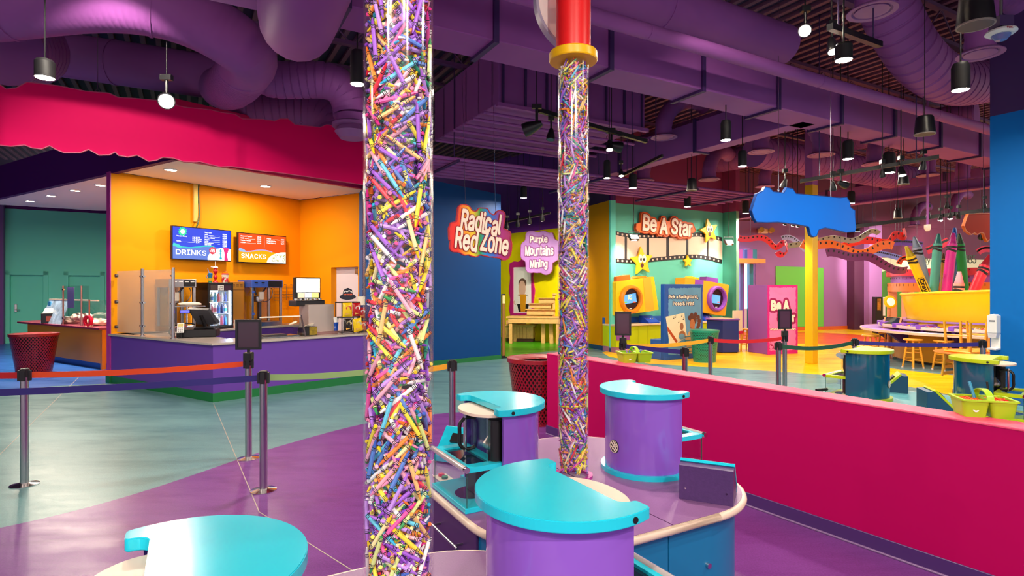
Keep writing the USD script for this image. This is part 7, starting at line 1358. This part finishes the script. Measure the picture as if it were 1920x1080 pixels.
# stools and chair stack
def stool(name='wooden_stool', label='', loc=(0, 0), h=.62):
    t = Thing(name, label, 'stool', (*loc, 0), 12); t.part('seat', lathe([(.165, h - .035), (.18, h - .02), (.175, h)], 32), STOOL_WOOD)
    L = {}
    for i, a in enumerate((45, 135, 225, 315)):
        c, s = math.cos(math.radians(a)), math.sin(math.radians(a)); b, q = np.array([.185 * c, .185 * s, 0]), np.array([.10 * c, .10 * s, h - .035]); L[i] = (b, q); t.part('leg', tube([b, (b + q) / 2, q], [.017, .021, .018], 10), STOOL_WOOD); t.part('foot_cap', cyl(.02, 0, .03, 10, (b[0], b[1], 0)), CREAM_EDGE)
    for i in range(4):
        for z in ((.16, .33) if i % 2 else (.2, .4)): f = z / (h - .035); p, q = [L[k_][0] * (1 - f) + L[k_][1] * f for k_ in (i, (i + 1) % 4)]; t.part('rung', tube([p, q], .011, 8), STOOL_WOOD)
    return t
s1 = gp(1712, 690); s2 = gp(1769, 694); stool(label='honey wooden stool standing in front of the island, left of the second lime station', loc=s1); stool(label='honey wooden stool partly hidden by the right lime-lidded station', loc=s2)
for (px, py, lb) in ((1632, 676, 'wooden stool behind the left lime-lidded station'), (1660, 668, 'wooden stool at the left edge of the lavender island'), (1402, 657, 'wooden stool left of the pink booth panel')): stool(label=lb, loc=gp(px, py), h=.6)
def wood_chair(x, y, rz, z, label, flip=False):
    t = Thing('wooden_chair', label, 'chair', (x, y, z), rz); f = (lambda m_: mv(m_, (0, 0, .47), rx=180)) if flip else (lambda m_: m_); g = lambda n, m_: t.part(n, f(m_), STOOL_WOOD)
    g('seat', B(-.2, .2, -.2, .2, .44, .47, .01))
    for sx in (-1, 1): g('leg', tube([(sx * .19, -.19, 0), (sx * .17, -.17, .44)], [.018, .02], 8)); g('leg', tube([(sx * .19, .19, 0), (sx * .17, .17, .44)], [.018, .02], 8)); g('back_post', tube([(sx * .17, .18, .47), (sx * .17, .24, .86)], .018, 8)); g('stretcher', tube([(sx * .185, -.185, .2), (sx * .185, .185, .2)], .01, 8))
    for z_ in (.62, .72, .82): g('back_slat', B(-.17, .17, .19 + (z_ - .5) * .13, .21 + (z_ - .5) * .13, z_ - .025, z_ + .025, .004))
rtc = gp(1832, 660, .7); t = Thing('round_table', 'round orange cafe table beside the bright blue wall', 'table', (*rtc, 0)); t.part('table_top', lathe([(.53, .67), (.56, .685), (.53, .70)], 48), mat('table_orange', 'e8702c', .35)); t.part('leg_post', cyl(.04, .03, .67, 16), BLACK); t.part('foot', lathe([(.26, 0), (.25, .02), (.05, .04)], 32), BLACK)
wood_chair(rtc[0] - .22, rtc[1] - .05, 200, .70, 'honey wooden chair upside down on the left of the orange cafe table', True); wood_chair(rtc[0] + .26, rtc[1] + .1, 10, .70, 'honey wooden chair upside down on the right of the orange cafe table', True)
# soap dispenser on the blue wall
dp = lambda a0, a1, z0, z1, d0, d1: rb(a0, a1, z0, z1, d0, d1)
a_ = .13; dw = Thing('hand_dispenser', 'white hand sanitizer dispenser with drip tray on the bright blue wall', 'dispenser', tuple(RBF.o - V * .13) + (1.2,), world=True)
def on_rb(px, py, d=0.0): k_ = (px - 960) / F; o = RBF.o + d * (-U); u = -V; a = (k_ * o[1] - o[0]) / (u[0] - k_ * u[1]); return a, H - (py - 540) / F * (o + a * u)[1]
b0, b1 = .015, .12; zt_ = on_rb(1868, 589)[1]; zb_ = on_rb(1868, 626)[1]; zl = on_rb(1868, 655)[1]
wbx = lambda P, d0, d1: hull([(*(RBF.o + a * (-V) + d * (-U)), z) for a, z in P for d in (d0, d1)])
dw.part('body', wbx([(b0, zb_ + .02), (b0, zt_ - .02), (b0 + .03, zt_), (b1 - .03, zt_), (b1, zt_ - .02), (b1, zb_ + .02)], .0, .12), WHITE); dw.part('lower_cover', wbx([(b0 + .01, zb_ - .05), (b0, zb_ + .02), (b1, zb_ + .02), (b1 - .01, zb_ - .05)], .0, .115), mat('dispenser_grey', 'd8d4d8', .35)); dw.part('back_board', wbx([(b0 - .0, zl), (b0, zb_), (b1, zb_), (b1, zl)], 0, .012), WHITE); dw.part('drip_tray', wbx([(b0, zl), (b0, zl + .02), (b1, zl + .02), (b1, zl)], .0, .14), WHITE); dw.part('logo_plate', wbx([(.04, zt_ - .10), (.04, zt_ - .08), (.10, zt_ - .08), (.10, zt_ - .10)], .119, .122), mat('logo_grey', '6a6a74', .4))
a_, z_ = FW.P(1428, 433, .05); t = Thing('emergency_light', 'twin-headed yellowed emergency light on the far maroon wall left of the pillar', 'lamp', tuple(FW.w(a_, z_, .05)), world=True); t.part('box', FW.box(a_ - .2, a_ + .2, z_ - .1, z_ + .1, .05, .2, .02), CREAM)
for s_ in (-1, 1): t.part('lamp_head', mv(cyl(.1, -.06, .08, 18), tuple(FW.w(a_ + s_ * .24, z_, .3)), rx=80), mat('head_amber', 'd8b050', .3))
# payphone kiosk and art easel in the far hall
pq = gp(1660, 626); pf = Frame(pq, (.95, -.3)); t = Thing('vending_kiosk', 'dark narrow vending kiosk in front of the green mural', 'kiosk', (*pq, 0), world=True); k0, k1 = pf.a(1642), pf.a(1660); zk = pf.P(1650, 557)[1]; t.part('cabinet', pf.box(k0, k1, 0, zk, -.5, 0, .02), mat('kiosk_black', '1c140c', .4)); t.part('lit_panel', pf.box(k0 + .05, k1 - .14, zk - .5, zk - .06, 0, .012), mat('kiosk_amber', 'a87010', .4, var=.7, vscale=9)); t.part('side_trim', pf.box(k1 - .08, k1, zk - .7, zk, -.1, .02, .01), WHITE)
eq = gp(1400, 660); ef = Frame(eq, U); e0, e1 = ef.a(1391), ef.a(1408); t = Thing('easel_board', 'cream board with a red bottom edge seen left of the pink booth panel', 'board', (*eq, 0), world=True); t.part('board', ef.box(e0, e1, ef.P(1400, 625)[1], ef.P(1400, 583)[1], -.3, -.27), mat('board_cream', 'ecd8b0', .5)); t.part('lower_edge', ef.box(e0, e1, ef.P(1400, 627)[1], ef.P(1400, 622)[1], -.26, -.24), BM['red'])
for a in (e0 + .02, e1 - .05): t.part('leg', ef.box(a, a + .03, 0, ef.P(1400, 625)[1], -.3, -.27), STOOL_WOOD)
